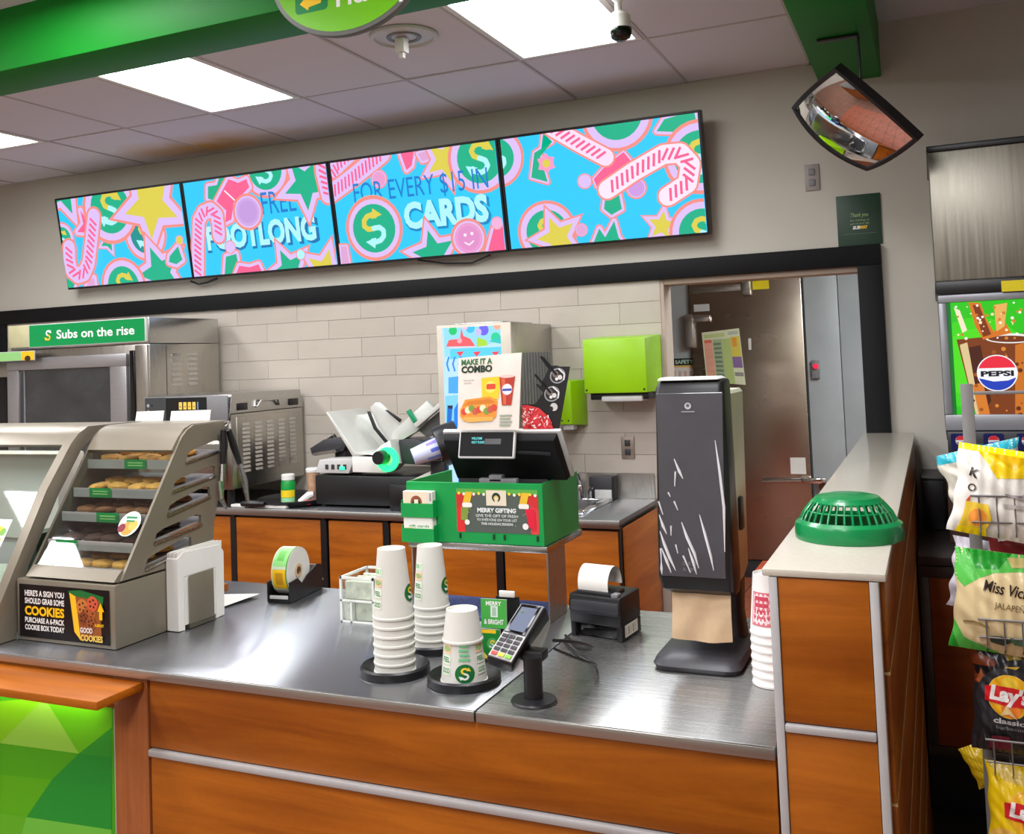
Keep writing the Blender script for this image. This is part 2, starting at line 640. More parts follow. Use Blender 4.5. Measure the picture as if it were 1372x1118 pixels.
# ================================================================ the room
XL, XR, YF, YB = -6.6, 2.4, -3.2, 4.41
floor = struct(B().box(XL, XR, YF, 7.0, -0.1, 0).obj('floor', M_FLOORG))
tile_me = B().box(0.004, 0.296, 0.004, 0.296, 0.0, 0.004, 0.0012, 1).obj('floor_tile', M_FLOOR, floor, None, True)
tile_me.location = Vector((-0.6, 2.5, 0)) - floor.location
def floor_tile(x, y):
    c = tile_me.copy(); COL.objects.link(c)
    c.parent = floor
    c.location = Vector((x, y, 0)) - floor.location
for i in range(11):
    for j in range(14):
        floor_tile(-3.6 + i * 0.3, 2.8 + j * 0.3)
def brick_floor():
    m, nt, p = _mat('quarry_floor')
    N, L = nt.nodes, nt.links
    tc = N.new('ShaderNodeTexCoord')
    bt = N.new('ShaderNodeTexBrick')
    bt.offset = 0
    bt.inputs['Color1'].default_value = lin((132, 92, 76)); bt.inputs['Color2'].default_value = lin((122, 86, 70))
    bt.inputs['Mortar'].default_value = lin((74, 60, 52))
    bt.inputs['Scale'].default_value = 1.0
    bt.inputs['Mortar Size'].default_value = 0.006
    bt.inputs['Brick Width'].default_value = 0.3; bt.inputs['Row Height'].default_value = 0.3
    L.new(tc.outputs['Object'], bt.inputs[0])
    L.new(bt.outputs['Color'], p.inputs['Base Color'])
    p.inputs['Roughness'].default_value = 0.5
    return m
floor.data.materials[0] = brick_floor()

# back wall: above the opening, left of it, right of it
OX0, OX1, OZ = -1.12, -0.262, 1.915
wb = B()
wb.box(XL, OX0, YB, YB + 0.12, 0, 3.05)
wb.box(OX0, OX1, YB, YB + 0.12, OZ, 3.05)
wb.box(OX1, XR, YB, YB + 0.12, 0, 3.05)
wall_back = struct(wb.obj('wall_back', M_WALL))
struct(B().box(XL - 0.12, XL, YF, YB + 0.12, 0, 3.05).obj('wall_left', M_WALL))
struct(B().box(XR, XR + 0.12, YF, YB + 0.12, 0, 3.05).obj('wall_right', M_WALL))
struct(B().box(XL - 0.12, XR + 0.12, YF - 0.12, YF, 0, 3.05).obj('wall_front', M_WALL))
# the back room with the walk-in cooler
struct(B().box(-4.2, -4.1, YB + 0.12, 7.1, 0, 2.6).obj('wall_storeroom_left', M_WALL))
struct(B().box(0.5, 0.6, YB + 0.12, 7.1, 0, 2.6).obj('wall_storeroom_right', M_WALL))
struct(B().box(-4.2, 0.6, YB + 0.12, 7.1, 2.5, 2.6).obj('ceiling_storeroom', M_WALL))

# tiled splash wall: every tile its own piece
TW, TH, TZ0, TZ1, TX0, TX1 = 0.4, 0.1, 0.914, 1.914, -5.32, -1.125
gr = B().box(TX0, TX1, YB - 0.004, YB, TZ0, TZ1).obj('grout_bed', M_GROUT, wall_back)
def tile_mesh(flip):
    g = 0.0009
    a, b, c, d = (g, 0, g), (TW - g, 0, g), (TW - g, 0, TH - g), (g, 0, TH - g)
    y = -0.007
    q = 0.0012 if flip else 0.0
    r = 0.0 if flip else 0.0012
    t = B()
    f = [(a[0], y, a[2]), (b[0], y, b[2]), (c[0], y, c[2]), (d[0], y, d[2])]
    f[0] = (f[0][0], y - q, f[0][2]); f[2] = (f[2][0], y - q, f[2][2])
    f[1] = (f[1][0], y - r, f[1][2]); f[3] = (f[3][0], y - r, f[3][2])
    t.faces([a, b, c, d] + f, [(4, 5, 6), (4, 6, 7)] if flip else [(4, 5, 7), (5, 6, 7)])
    t.faces([a, b, c, d] + f, [(0, 1, 5, 4), (1, 2, 6, 5), (2, 3, 7, 6), (3, 0, 4, 7)])
    return t.bm
protos = []
for flip in (0, 1):
    o = link_mesh('wall_tile', tile_mesh(flip), M_TILE_A if flip else M_TILE_B, wall_back, None, True, 1)
    protos.append(o)
first = [True, True]
for r in range(10):
    x = TX0 - (r % 2) * TW / 2
    k = r
    while x < TX1 - 0.01:
        xa, xb = max(x, TX0), min(x + TW, TX1)
        k += 1
        if xb - xa > 0.02:
            p = protos[k % 2]
            if first[k % 2]:
                c = p; first[k % 2] = False
            else:
                c = p.copy(); COL.objects.link(c); c.parent = wall_back
            c.location = Vector((xa, YB - 0.002, TZ0 + r * TH)) - wall_back.location
            c.scale = ((xb - xa) / TW, 1, 1)
        x += TW

# black frame round the service opening
def trim(n, m, *b, bev=0.003):
    return struct(B().box(*b, bev).obj(n, m))
trim('trim_1', M_BLACKTRIM, -5.42, -0.18, YB - 0.03, YB, 1.909, 1.995)
trim('trim_2', M_BLACKTRIM, -0.275, -0.18, YB - 0.03, YB, 0.0, 1.909)
trim('trim_3', M_BLACKTRIM, -5.42, -5.32, YB - 0.03, YB, 0.0, 1.909)
M_JAMB = mat('painted_jamb', (176, 158, 142), 0.6, vary=0.03)
trim('trim_4', M_JAMB, OX0 - 0.02, OX0 + 0.012, YB - 0.006, YB + 0.125, 0.0, 1.909)
trim('trim_5', M_JAMB, OX0, OX1, YB - 0.002, YB + 0.125, 1.885, 1.917)
trim('trim_6', M_JAMB, OX1 - 0.012, OX1 + 0.02, YB, YB + 0.125, 0.0, 1.885)

# ceilings: service area (tiled) and shop floor
CZ = 2.80
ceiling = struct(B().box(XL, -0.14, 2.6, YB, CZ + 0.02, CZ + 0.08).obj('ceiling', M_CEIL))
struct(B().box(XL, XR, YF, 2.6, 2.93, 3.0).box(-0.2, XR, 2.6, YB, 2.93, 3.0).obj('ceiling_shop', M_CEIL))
gxs = [-0.955 - 0.533 * k for k in range(11)]
gys = [2.66, 3.70]
lamps = {(-3.087, 2.66), (-1.488, 2.66), (-4.686, 2.66)}
ct = None
for (y0, y1) in ((2.6, 2.66), (2.66, 3.70), (3.70, YB)):
    for i, gx in enumerate([-0.42] + gxs):
        x0, x1 = (gxs[i] if i < len(gxs) else XL), gx
        if (round(x0, 3), y0) in {(round(a, 3), b) for a, b in lamps}:
            continue
        sag = random.uniform(-0.002, 0.002)
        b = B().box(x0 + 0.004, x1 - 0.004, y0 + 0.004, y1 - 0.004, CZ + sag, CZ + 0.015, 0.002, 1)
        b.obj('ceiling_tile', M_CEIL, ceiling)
M_TBAR = mat('ceiling_grid_paint', (190, 186, 186), 0.6, vary=0.02)
gb = B()
for gx in gxs + [-0.42]:
    gb.box(gx - 0.006, gx + 0.006, 2.6, YB, CZ - 0.004, CZ + 0.001)
for gy in gys:
    gb.box(XL, -0.40, gy - 0.006, gy + 0.006, CZ - 0.0035, CZ + 0.001)
gb.box(XL, -0.40, YB - 0.022, YB, CZ - 0.004, CZ + 0.001)
gb.obj('ceiling_grid', M_TBAR, ceiling)

def troffer(x0, x1, y0, y1, z, dm, label, group):
    t = thing('ceiling_light', label, 'ceiling light', ((x0 + x1) / 2, (y0 + y1) / 2, z), group=group)
    f = B()
    w = 0.026
    f.box(x0, x1, y0, y0 + w, z - 0.006, z + 0.02, 0.002, 1); f.box(x0, x1, y1 - w, y1, z - 0.006, z + 0.02, 0.002, 1)
    f.box(x0, x0 + w, y0 + w, y1 - w, z - 0.006, z + 0.02, 0.002, 1); f.box(x1 - w, x1, y0 + w, y1 - w, z - 0.006, z + 0.02, 0.002, 1)
    f.obj('light_frame', M_WHITE, t)
    d = B()
    d.quad([(x0 + w, y1 - w, z + 0.004), (x1 - w, y1 - w, z + 0.004), (x1 - w, y0 + w, z + 0.004), (x0 + w, y0 + w, z + 0.004)])
    d.obj('diffuser', dm, t)
    return t
for x0, lb in ((-4.686, 'leftmost troffer light, cut off by the left edge of the photo'), (-3.087, 'white troffer light panel in the middle, above the left menu screens'), (-1.488, 'large white troffer light panel beside the white ceiling camera')):
    troffer(x0 + 0.008, x0 + 0.525, 2.668, 3.692, CZ, M_DIFF, lb, 'troffer lights over the service area')
k = 0
for x in (-4.85, -2.85, -0.85):
    for y in (-2.2, -0.4, 1.2):
        k += 1
        troffer(x, x + 0.58, y, y + 1.1, 2.905, M_DIFF2, 'white troffer light in the shop ceiling behind the viewer', 'troffer lights over the shop floor')
troffer(-0.08, 0.45, 4.8, 5.8, 2.47, M_DIFF3, 'unseen white troffer light put in the store room ceiling in front of the walk-in cooler', None)  # unseen lamp put in to light the cooler front

# green soffit beams
struct(B().box(XL, -0.14, 2.52, 2.75, 2.70, 2.96, 0.003).obj('trim_7', M_GREEN))
struct(B().box(-0.385, -0.14, 2.752, YB, 2.70, 2.96, 0.003).obj('trim_8', M_GREEN))

# walk-in cooler: panels, door
CY = 7.0
cp = B()
for x0, x1 in ((-4.1, -3.2), (-3.2, -2.4), (-2.4, -1.575), (-0.79, -0.57), (-0.57, 0.5)):
    cp.box(x0 + 0.002, x1 - 0.002, CY - 0.03, CY + 0.05, 0, 2.5, 0.004)
cp.box(-1.575, -0.79, CY - 0.03, CY + 0.05, 2.07, 2.5, 0.003)
wall_cooler = struct(cp.obj('wall_cooler', M_COOLER))
door = struct(B().box(-1.565, -0.80, CY - 0.062, CY + 0.03, 0.13, 2.055, 0.006).obj('door_1', M_DOORSTEEL))
B().box(-1.575, -0.79, CY - 0.04, CY + 0.03, 0.0, 0.122, 0.004).obj('door_sill', M_DARK, door)
h = B().box(-0.86, -0.70, CY - 0.10, CY - 0.065, 0.66, 0.70, 0.008)
h.cyl((-1.12, CY - 0.09, 0.67), (-0.86, CY - 0.085, 0.68), 0.012, 0.016)
h.cyl((-0.72, CY - 0.1, 0.64), (-0.72, CY - 0.03, 0.64), 0.03)
h.obj('door_handle', M_CHROME, door)
B().cyl((-0.71, CY - 0.075, 0.585), (-0.71, CY - 0.03, 0.585), 0.02).obj('lock_barrel', mat('brass', (200, 140, 60), 0.3, 0.9), door)
hg = B().box(-1.60, -1.54, CY - 0.09, CY - 0.03, 1.60, 1.84, 0.008)
hg.box(-1.56, -1.42, CY - 0.085, CY - 0.06, 1.78, 1.83, 0.008)
hg.obj('hinge', M_CHROME, door)
cl = B().box(-1.19, -1.13, CY - 0.10, CY - 0.04, 1.95, 2.12, 0.006)
cl.obj('door_closer', M_STEEL, door)
B().box(-1.54, -1.20, CY - 0.067, CY - 0.06, 1.985, 2.03, 0.002).obj('closer_bar', M_STEEL, door)
B().box(-1.535, -1.425, CY - 0.0635, CY - 0.06, 1.855, 1.905).obj('door_label', M_LGREY, door)
B().box(-1.17, -1.15, CY - 0.064, CY - 0.06, 1.57, 1.65, 0.002).obj('door_label', M_PAPER, door)
B().box(-0.93, -0.83, CY - 0.064, CY - 0.06, 0.72, 0.83).obj('door_label', M_PAPER, door)
B().box(-1.12, -1.01, CY - 0.064, CY - 0.06, 1.985, 2.045).obj('door_label', M_YELLOW, door)
# ================================================================ menu screens
CYAN, LAV, CORAL, GRN, YEL, PINK, ROSE, ICE, DBLUE = (36, 196, 252), (214, 186, 240), (236, 138, 128), (6, 172, 132), (214, 200, 72), (246, 92, 140), (216, 160, 206), (170, 236, 252), (10, 120, 200)
TVY0, TVY1, TVZ0, TVZ1 = 4.33, 4.24, 2.088, 2.626
TVO = Vector((0, TVY0, TVZ0))
TVU = Vector((0, TVY1 - TVY0, TVZ1 - TVZ0))
TVH = TVU.length
TVU.normalize()
TVN = Vector((1, 0, 0)).cross(TVU)
def photo_ray(u, v):
    a, b = (u - PCX) / FPX, (v - PCY) / FPX
    return Vector((RC[0][i] * a + RC[1][i] * b + RC[2][i] for i in range(3)))
def tv_uv(u, v, x0):
    """where the sight line through a photo point meets the tilted screen plane, as (along, up) metres on that screen"""
    d = photo_ray(u, v)
    e = Vector((0, 0, EYE))
    t = (TVO - e).dot(TVN) / d.dot(TVN)
    p = e + d * t
    return (p.x - x0, (p - TVO).dot(TVU))

class Art:
    def __init__(s, x0, w, k):
        s.x0, s.w, s.k = x0, w, k      # k: metres per photo pixel on this screen
        s.cv = Canvas((0.012, 0.012, w - 0.012, TVH - 0.012), 0.00006)
        s.cv.rect(0, 0, w, TVH, CYAN)
    def P(s, u, v):
        return tv_uv(u, v, s.x0)
    def cane(s, pts, w, sw=6, side=LAV, out=CORAL, st=PINK):
        q = [s.P(*p) for p in pts]
        # refine the spine
        sp = []
        for i in range(len(q) - 1):
            for j in range(4):
                f = j / 4
                sp.append((q[i][0] * (1 - f) + q[i + 1][0] * f, q[i][1] * (1 - f) + q[i + 1][1] * f))
        sp.append(q[-1])
        k = s.k
        s.cv.stroke(q, (w + 7) * k, out); s.cv.stroke(q, (w + 2) * k, side)
        d = 0
        nxt = sw * k
        for i in range(len(sp) - 1):
            (ax, ay), (bx, by) = sp[i], sp[i + 1]
            L = math.hypot(bx - ax, by - ay)
            while L > 0 and d + L > nxt:
                f = (nxt - d) / L
                x, y = ax + (bx - ax) * f, ay + (by - ay) * f
                tx, ty = (bx - ax) / L, (by - ay) / L
                nx, ny = -ty + tx * 0.55, tx + ty * 0.55
                h = w * 0.33 * k
                s.cv.stroke([(x - nx * h, y - ny * h), (x + nx * h, y + ny * h)], sw * 0.42 * k, st, False)
                nxt += sw * k
            d += L
    def star(s, u, v, r, col, rot=90, n=5, inner=0.45):
        x, y = s.P(u, v)
        s.cv.star(x, y, r * s.k * 1.22, CORAL, rot, n, inner + 0.03); s.cv.star(x, y, r * s.k * 1.1, LAV, rot, n, inner + 0.02)
        s.cv.star(x, y, r * s.k * 0.74, col, rot, n, inner)
    def orn(s, u, v, r, col=GRN, logo=True, rot=0.0, ring=1.28):
        x, y = s.P(u, v)
        s.cv.circ(x, y, r * s.k * (ring + 0.14), CORAL); s.cv.circ(x, y, r * s.k * ring, LAV); s.cv.circ(x, y, r * s.k, col)
        if logo:
            sub_logo(s.cv, x, y, r * s.k * 0.82, YEL, ICE, rot)
    def blob(s, pts, col, out=LAV, w=7):
        q = [s.P(*p) for p in pts]
        if w:
            s.cv.stroke(q + q[:1], (w + 4) * s.k, CORAL); s.cv.stroke(q + q[:1], w * s.k, out)
        s.cv.poly(q, col)
    def ball(s, u, v, r, col, col2=None):
        x, y = s.P(u, v)
        s.cv.circ(x, y, r * s.k * 1.3, CORAL); s.cv.circ(x, y, r * s.k * 1.12, LAV); s.cv.circ(x, y, r * s.k, col)
        if col2:
            s.cv.circ(x, y, r * s.k * 0.8, col2)
    def text(s, body, u, v, h, col, bold, wpx, shadow=None):
        x, y = s.P(u, v)
        if shadow:
            s.cv.text(body, x + 1.6 * s.k, y - 2.2 * s.k, h * s.k, shadow, bold + 0.02, 'c', wpx * s.k * 1.03)
        s.cv.text(body, x, y, h * s.k, col, bold, 'c', wpx * s.k)

def art1(a):
    a.star(82, 252, 42, GRN, -70)
    a.orn(83, 320, 13)
    a.star(145, 324, 15, GRN, 20, 4)
    a.blob([(108, 282), (120, 300), (118, 312), (104, 311), (112, 300)], PINK)
    a.orn(195, 314, 20, (6, 140, 140))
    a.orn(148, 279, 27)
    a.star(203, 274, 50, YEL, -98)
    a.star(216, 366, 40, GRN, 108)
    a.orn(167, 384, 22)
    a.blob([(229, 343), (240, 330), (246, 348), (238, 354), (228, 351)], GRN)
    a.ball(242, 322, 4, YEL)
    a.blob([(92, 368), (104, 376), (100, 386), (92, 386)], GRN)
    a.blob([(120, 376), (128, 372), (130, 386), (118, 386)], ROSE)
    a.cane([(128, 290), (125, 318), (121, 352), (115, 366), (106, 369), (98, 362), (95, 346), (95, 332)], 15, 6)
def art2(a):
    a.orn(355, 228, 22)
    a.blob([(279, 250), (291, 248), (294, 238), (305, 238), (290, 270), (279, 266)], GRN)
    a.text('FREE', 375, 285, 25, DBLUE, 0.0, 46)
    a.text('FOOTLONG', 350, 327, 25, ICE, 0.045, 150, (0, 110, 170))
    a.star(410, 246, 40, GRN, -92)
    a.cane([(431, 208), (433, 232), (440, 262)], 15, 6)
    a.blob([(307, 240), (320, 245), (331, 240), (335, 251), (314, 272), (311, 294), (303, 298), (304, 282), (291, 270)], PINK)
    a.cv.stroke([a.P(302, 256), a.P(315, 268)], 1.6 * a.k, (255, 240, 250))
    a.ball(333, 284, 16, (200, 160, 222), (190, 150, 214))
    a.star(389, 362, 34, GRN, 112)
    a.star(437, 363, 34, YEL, 70)
    a.ball(404, 341, 5, ICE)
    a.blob([(304, 344), (318, 340), (320, 352), (315, 370), (302, 372)], GRN)
    a.blob([(322, 356), (336, 358), (348, 354), (354, 368), (316, 372)], PINK)
    a.ball(310, 331, 6, LAV)
    a.cane([(267, 372), (267, 330), (268, 296), (274, 285), (284, 281), (292, 288), (294, 302), (295, 315)], 15, 6)
def art3(a):
    a.cane([(440, 250), (452, 222), (470, 205)], 18, 6)
    a.cane([(440, 262), (470, 240), (512, 206)], 20, 6)
    a.ball(508, 240, 9, (226, 150, 200))
    a.blob([(535, 200), (556, 196), (552, 222), (545, 228)], PINK)
    a.blob([(560, 206), (590, 196), (588, 210), (566, 216)], ROSE, LAV, 5)
    a.star(597, 214, 36, YEL, -80)
    a.orn(643, 212, 29)
    a.text('FOR EVERY $15 IN', 563, 262, 24, DBLUE, 0.0, 182)
    a.text('CARDS', 599, 300, 29, ICE, 0.05, 112, (0, 130, 190))
    x, y = a.P(502, 306)
    a.cv.circ(x, y + 3 * a.k, 38 * a.k, (222, 178, 140))
    a.orn(502, 306, 30, GRN, True, 0.5, 1.2)
    a.star(583, 340, 40, GRN, 100)
    a.blob([(663, 305), (678, 303), (680, 336), (655, 336)], PINK)
    a.ball(667, 299, 6, (236, 170, 210))
    a.ball(629, 319, 18, (226, 150, 200), (218, 140, 196))
    x, y = a.P(629, 319)
    k = a.k
    a.cv.circ(x - 4 * k, y + 4 * k, 2 * k, (250, 225, 240)); a.cv.circ(x + 5 * k, y + 5 * k, 2 * k, (250, 225, 240))
    a.cv.stroke([(x - 5 * k, y - 5 * k), (x, y - 8 * k), (x + 6 * k, y - 4 * k)], 1.8 * k, (250, 225, 240))
    a.blob([(458, 330), (466, 330), (470, 354), (460, 354)], ROSE, LAV, 4)
def art4(a):
    a.orn(664, 212, 27, GRN, True, 0.6, 1.4)
    a.blob([(728, 178), (740, 190), (716, 205), (712, 238), (734, 244), (724, 210)], GRN, LAV, 5)
    x, y = a.P(732, 219)
    a.cv.star(x, y, 14 * a.k, (240, 150, 190), 90, 6, 0.7); a.cv.circ(x, y, 5.5 * a.k, YEL)
    a.orn(826, 152, 34, GRN, False, 0, 1.3)
    x, y = a.P(829, 163)
    a.blob([(890, 160), (930, 148), (936, 178), (880, 176)], GRN)
    a.orn(938, 210, 33, GRN)
    a.blob([(796, 240), (812, 222), (836, 204), (846, 216), (820, 248), (800, 250)], PINK, LAV, 4)
    a.ball(784, 243, 8, LAV)
    a.cane([(738, 170), (776, 192), (812, 211)], 20, 8, (240, 214, 240))
    a.ball(853, 252, 11, (200, 150, 220))
    a.blob([(812, 262), (830, 260), (834, 280), (820, 288), (810, 280)], GRN)
    a.orn(734, 311, 30, GRN)
    a.star(748, 318, 40, YEL, 108)
    a.blob([(796, 326), (804, 306), (812, 318), (824, 296), (830, 318), (838, 328)], GRN)
    a.ball(780, 308, 7, ROSE)
    a.star(888, 302, 26, YEL, 150)
    a.orn(942, 311, 30, GRN)
    a.cane([(815, 254), (850, 230), (890, 207), (912, 205), (926, 220), (922, 246), (896, 263)], 22, 8, (246, 222, 244))

M_BEZEL = mat('screen_bezel', (16, 16, 18), 0.35, vary=0.05)
tvx = [-4.716, -3.757, -2.791, -1.835, -0.868]
TVLAB = ['leftmost menu screen with a big round green ornament and a yellow star', 'second menu screen from the left reading FREE FOOTLONG', 'third menu screen from the left reading FOR EVERY $15 IN CARDS', 'rightmost menu screen with two crossed candy canes, nearest the convex mirror']
for i, art in enumerate((art1, art2, art3, art4)):
    x0, x1 = tvx[i] + 0.002, tvx[i + 1] - 0.002
    t = thing('menu_screen', TVLAB[i], 'menu screen', ((x0 + x1) / 2, TVY0, TVZ0), group='menu screens in a row on the back wall')
    R = Matrix(((1, 0, 0), tuple(Vector((0, -TVN.y, TVU.y))), tuple(Vector((0, -TVN.z, TVU.z)))))
    def P(u, dpt, v):
        q = TVO + Vector((1, 0, 0)) * u - TVN * dpt + TVU * v
        return (q.x, q.y, q.z)
    b = B()
    def slab(b, u0, u1, d0, d1, v0, v1, bev=0.002):
        b.hexa([P(u0, d0, v0), P(u1, d0, v0), P(u1, d1, v0), P(u0, d1, v0), P(u0, d0, v1), P(u1, d0, v1), P(u1, d1, v1), P(u0, d1, v1)], bev, 1)
    slab(b, x0, x1, 0.002, 0.05, 0, TVH)
    b.obj('housing', M_BEZEL, t)
    b = B()
    e = 0.009
    slab(b, x0, x1, -0.003, 0.002, 0, e, 0.001); slab(b, x0, x1, -0.003, 0.002, TVH - e, TVH, 0.001)
    slab(b, x0, x0 + e, -0.003, 0.002, e, TVH - e, 0.001); slab(b, x1 - e, x1, -0.003, 0.002, e, TVH - e, 0.001)
    b.obj('bezel', M_BEZEL, t)
    a = Art(x0, x1 - x0, (x1 - x0) / ((173, 198, 227, 272)[i]) * 0.985)
    art(a)
    a.cv.build('display', plane_map(P(x0, 0.001, 0), (1, 0, 0), TVU), SCREEN, t)
    b = B()
    xm = (x0 + x1) / 2
    yb = YB - 0.003
    b.hexa([P(xm - 0.2, 0.05, 0.12), P(xm + 0.2, 0.05, 0.12), (xm + 0.2, yb, TVZ0 + 0.12), (xm - 0.2, yb, TVZ0 + 0.12), P(xm - 0.2, 0.05, 0.4), P(xm + 0.2, 0.05, 0.4), (xm + 0.2, yb, TVZ0 + 0.4), (xm - 0.2, yb, TVZ0 + 0.4)])
    b.obj('wall_bracket', M_BLACK, t)
tag(B().tube([(-2.35, 4.36, 2.09), (-2.2, 4.38, 2.062), (-2.06, 4.385, 2.055), (-1.95, 4.37, 2.085)], 0.005).obj('cable', M_DARK), 'dark cable sagging below the CARDS menu screen', 'cable')
tag(B().tube([(-3.80, 4.35, 2.08), (-3.76, 4.37, 2.06), (-3.70, 4.37, 2.065), (-3.62, 4.36, 2.083)], 0.006).obj('cable', M_BLACK), 'short black cable under the joint of the two left menu screens', 'cable')
# ================================================================ front service counter
CT = 0.914
def plate(name, outer, holes, th, frame, m, parent=None):
    """flat plate with holes; outer/holes in 2-D, frame maps (u, v, w) to world"""
    cu = bpy.data.curves.new('outline', 'CURVE')
    cu.dimensions = '2D'
    cu.fill_mode = 'BOTH'
    cu.extrude = th / 2
    for ring in [outer] + holes:
        sp = cu.splines.new('POLY')
        sp.points.add(len(ring) - 1)
        for q, p in zip(sp.points, ring):
            q.co = (p[0], p[1], 0, 1)
        sp.use_cyclic_u = True
    ob = bpy.data.objects.new('outline', cu)
    me = bpy.data.meshes.new_from_object(ob)
    bpy.data.objects.remove(ob)
    bpy.data.curves.remove(cu)
    bm = bmesh.new()
    bm.from_mesh(me)
    bpy.data.meshes.remove(me)
    for v in bm.verts:
        v.co = frame(v.co.x, v.co.y, v.co.z)
    bmesh.ops.recalc_face_normals(bm, faces=bm.faces)
    return link_mesh(name, bm, m, parent, False)

FY = 1.704
for x0, x1, lb in ((-3.9, -0.832, 'long brushed steel worktop under the cookie case and the paper cups'), (-0.828, -0.278, 'short brushed steel worktop section under the card terminal and napkin dispenser')):
    t = thing('worktop', lb, 'countertop', ((x0 + x1) / 2, 2.1, CT - 0.021))
    B().box(x0, x1, FY + 0.004, 2.5, CT - 0.02, CT, 0.002).obj('top_sheet', M_TOP if x0 < -2 else M_TOP2, t)
    B().box(x0, x1, FY, FY + 0.003, CT - 0.021, CT - 0.0015, 0.0012).obj('front_edge', M_TOPEDGE, t)
t = thing('service_counter', 'wood fronted service counter with silver strip under the steel worktop', 'counter', (-1.6, 2.1, 0))
B().box(-3.9, -0.30, 1.75, 2.46, 0.1, CT - 0.024).obj('carcass', M_WOODY, t)
B().box(-3.9, -0.30, 1.82, 2.40, 0.0, 0.1).obj('plinth', M_BLACK, t)
B().box(-1.643, -0.279, FY + 0.012, 1.75, 0.742, CT - 0.024, 0.002).obj('front_panel', M_WOODX, t)
B().box(-1.643, -0.279, FY + 0.012, 1.75, 0.10, 0.722, 0.002).obj('front_panel', M_WOODX, t)
B().box(-1.643, -0.279, FY + 0.002, FY + 0.02, 0.724, 0.740, 0.004).obj('aluminium_strip', M_ALU, t)
B().box(-1.748, -1.648, FY + 0.01, 1.75, 0.10, CT - 0.024, 0.002).obj('end_panel', M_WOODV, t)
B().box(-3.9, -1.749, FY + 0.012, 1.75, 0.815, CT - 0.024, 0.002).obj('front_panel', M_WOODX, t)
B().box(-1.7515, -1.7485, FY + 0.012, 1.75, 0.10, 0.813).obj('edge_strip', M_ALU, t)
# green faceted graphic panel
t = thing('graphic_panel', 'green panel of light and dark triangles below the wooden tray slide', 'panel', (-2.8, 1.74, 0.1))
B().box(-3.9, -1.755, 1.728, 1.749, 0.10, 0.812).obj('backing', M_GREENBOX, t)
cv = Canvas((-3.9, 0.10, -1.757, 0.811))
G = [(60, 158, 20), (96, 180, 20), (140, 196, 60), (20, 140, 40), (84, 168, 16), (40, 150, 30), (120, 186, 40), (16, 120, 40)]
cv.rect(-3.9, 0.1, -1.757, 0.811, G[0])
def gp(u, v):
    d = photo_ray(u, v); e = Vector((0, 0, EYE)); k = (1.728 - e.y) / d.y
    p = e + d * k
    return (p.x, p.z)
for pts, c in (([(0, 940), (60, 935), (0, 1000)], (126, 196, 16)), ([(60, 935), (106, 1010), (0, 996)], (140, 196, 70)), ([(60, 935), (150, 945), (150, 975), (106, 1010)], (96, 184, 12)),
               ([(150, 975), (150, 1015), (106, 1010)], (36, 150, 40)), ([(0, 996), (106, 1010), (70, 1045), (0, 1038)], (70, 160, 12)), ([(106, 1010), (150, 1015), (150, 1055), (70, 1045)], (16, 140, 44)),
               ([(0, 1038), (70, 1045), (36, 1095), (0, 1090)], (84, 168, 10)), ([(70, 1045), (150, 1055), (150, 1112), (36, 1095)], (20, 142, 44)), ([(36, 1095), (150, 1112), (150, 1150), (20, 1150)], (104, 186, 60)),
               ([(0, 1090), (36, 1095), (20, 1150), (0, 1150)], (90, 172, 30))):
    cv.poly([gp(*p) for p in pts], c)
for i in range(9):
    for j in range(5):
        x = -3.85 + i * 0.19; z = 0.1 + j * 0.15
        cv.poly([(x, z), (x + 0.19, z), (x + (0.19 if (i + j) % 2 else 0), z + 0.15)], random.choice(G)) if x + 0.19 < gp(0, 1000)[0] else None
cv.build('triangle_print', plane_map((0, 1.728, 0), (1, 0, 0), (0, 0, 1)), GLOSSPRINT, t)
# tray slide with a strip lamp below
t = thing('tray_slide', 'wooden tray slide shelf sticking out below the cookie case', 'shelf', (-2.7, 1.64, 0.83))
B().box(-3.9, -1.655, 1.575, FY + 0.008, 0.866, 0.886, 0.004).obj('shelf_board', M_WOODX, t)
B().prism([(1.60, 0.864), (1.70, 0.864), (1.70, 0.836), (1.62, 0.85)], 'x', -3.9, -1.745).obj('support_rail', M_WOODX, t)
M_STRIP = mat('glow_strip', (250, 255, 220), 0.5, emit=12.0, ecol=(246, 255, 200))
B().box(-3.8, -1.80, 1.694, 1.716, 0.822, 0.832).obj('glow_strip', M_STRIP, t)

# ---------------------------------------------------------------- half wall at the right end
t = thing('half_wall', 'wood panelled half wall with pale stone top and grey metal corner posts', 'partition', (-0.19, 3.05, 0))
DX0, DX1 = -0.274, -0.102
B().box(DX0 + 0.003, DX1 - 0.004, FY + 0.02, YB - 0.035, 0.0, 1.196).obj('core', M_WOODY, t)
B().box(DX0 - 0.01, DX1 + 0.012, FY - 0.002, YB - 0.034, 1.198, 1.211, 0.003).obj('stone_top', M_LAMIN, t)
for x0, x1 in ((DX0, DX0 + 0.014), (DX1 - 0.014, DX1)):
    B().box(x0, x1, FY, FY + 0.03, 0.0, 1.197, 0.0015).obj('corner_post', M_ALU, t)
B().box(DX0 + 0.015, DX1 - 0.015, FY + 0.003, FY + 0.02, 0.959, 1.196, 0.001).obj('front_panel', M_WOODX, t)
B().box(DX0 + 0.015, DX1 - 0.015, FY + 0.003, FY + 0.02, 0.0, 0.941, 0.001).obj('front_panel', M_WOODX, t)
B().box(DX0 + 0.015, DX1 - 0.015, FY - 0.003, FY + 0.02, 0.943, 0.957, 0.003).obj('aluminium_strip', M_ALU, t)
M_STRIPW = mat('pale_strip', (206, 176, 120), 0.4)
zz = [0.0, 0.21, 0.42, 0.625, 0.835, 1.044, 1.197]
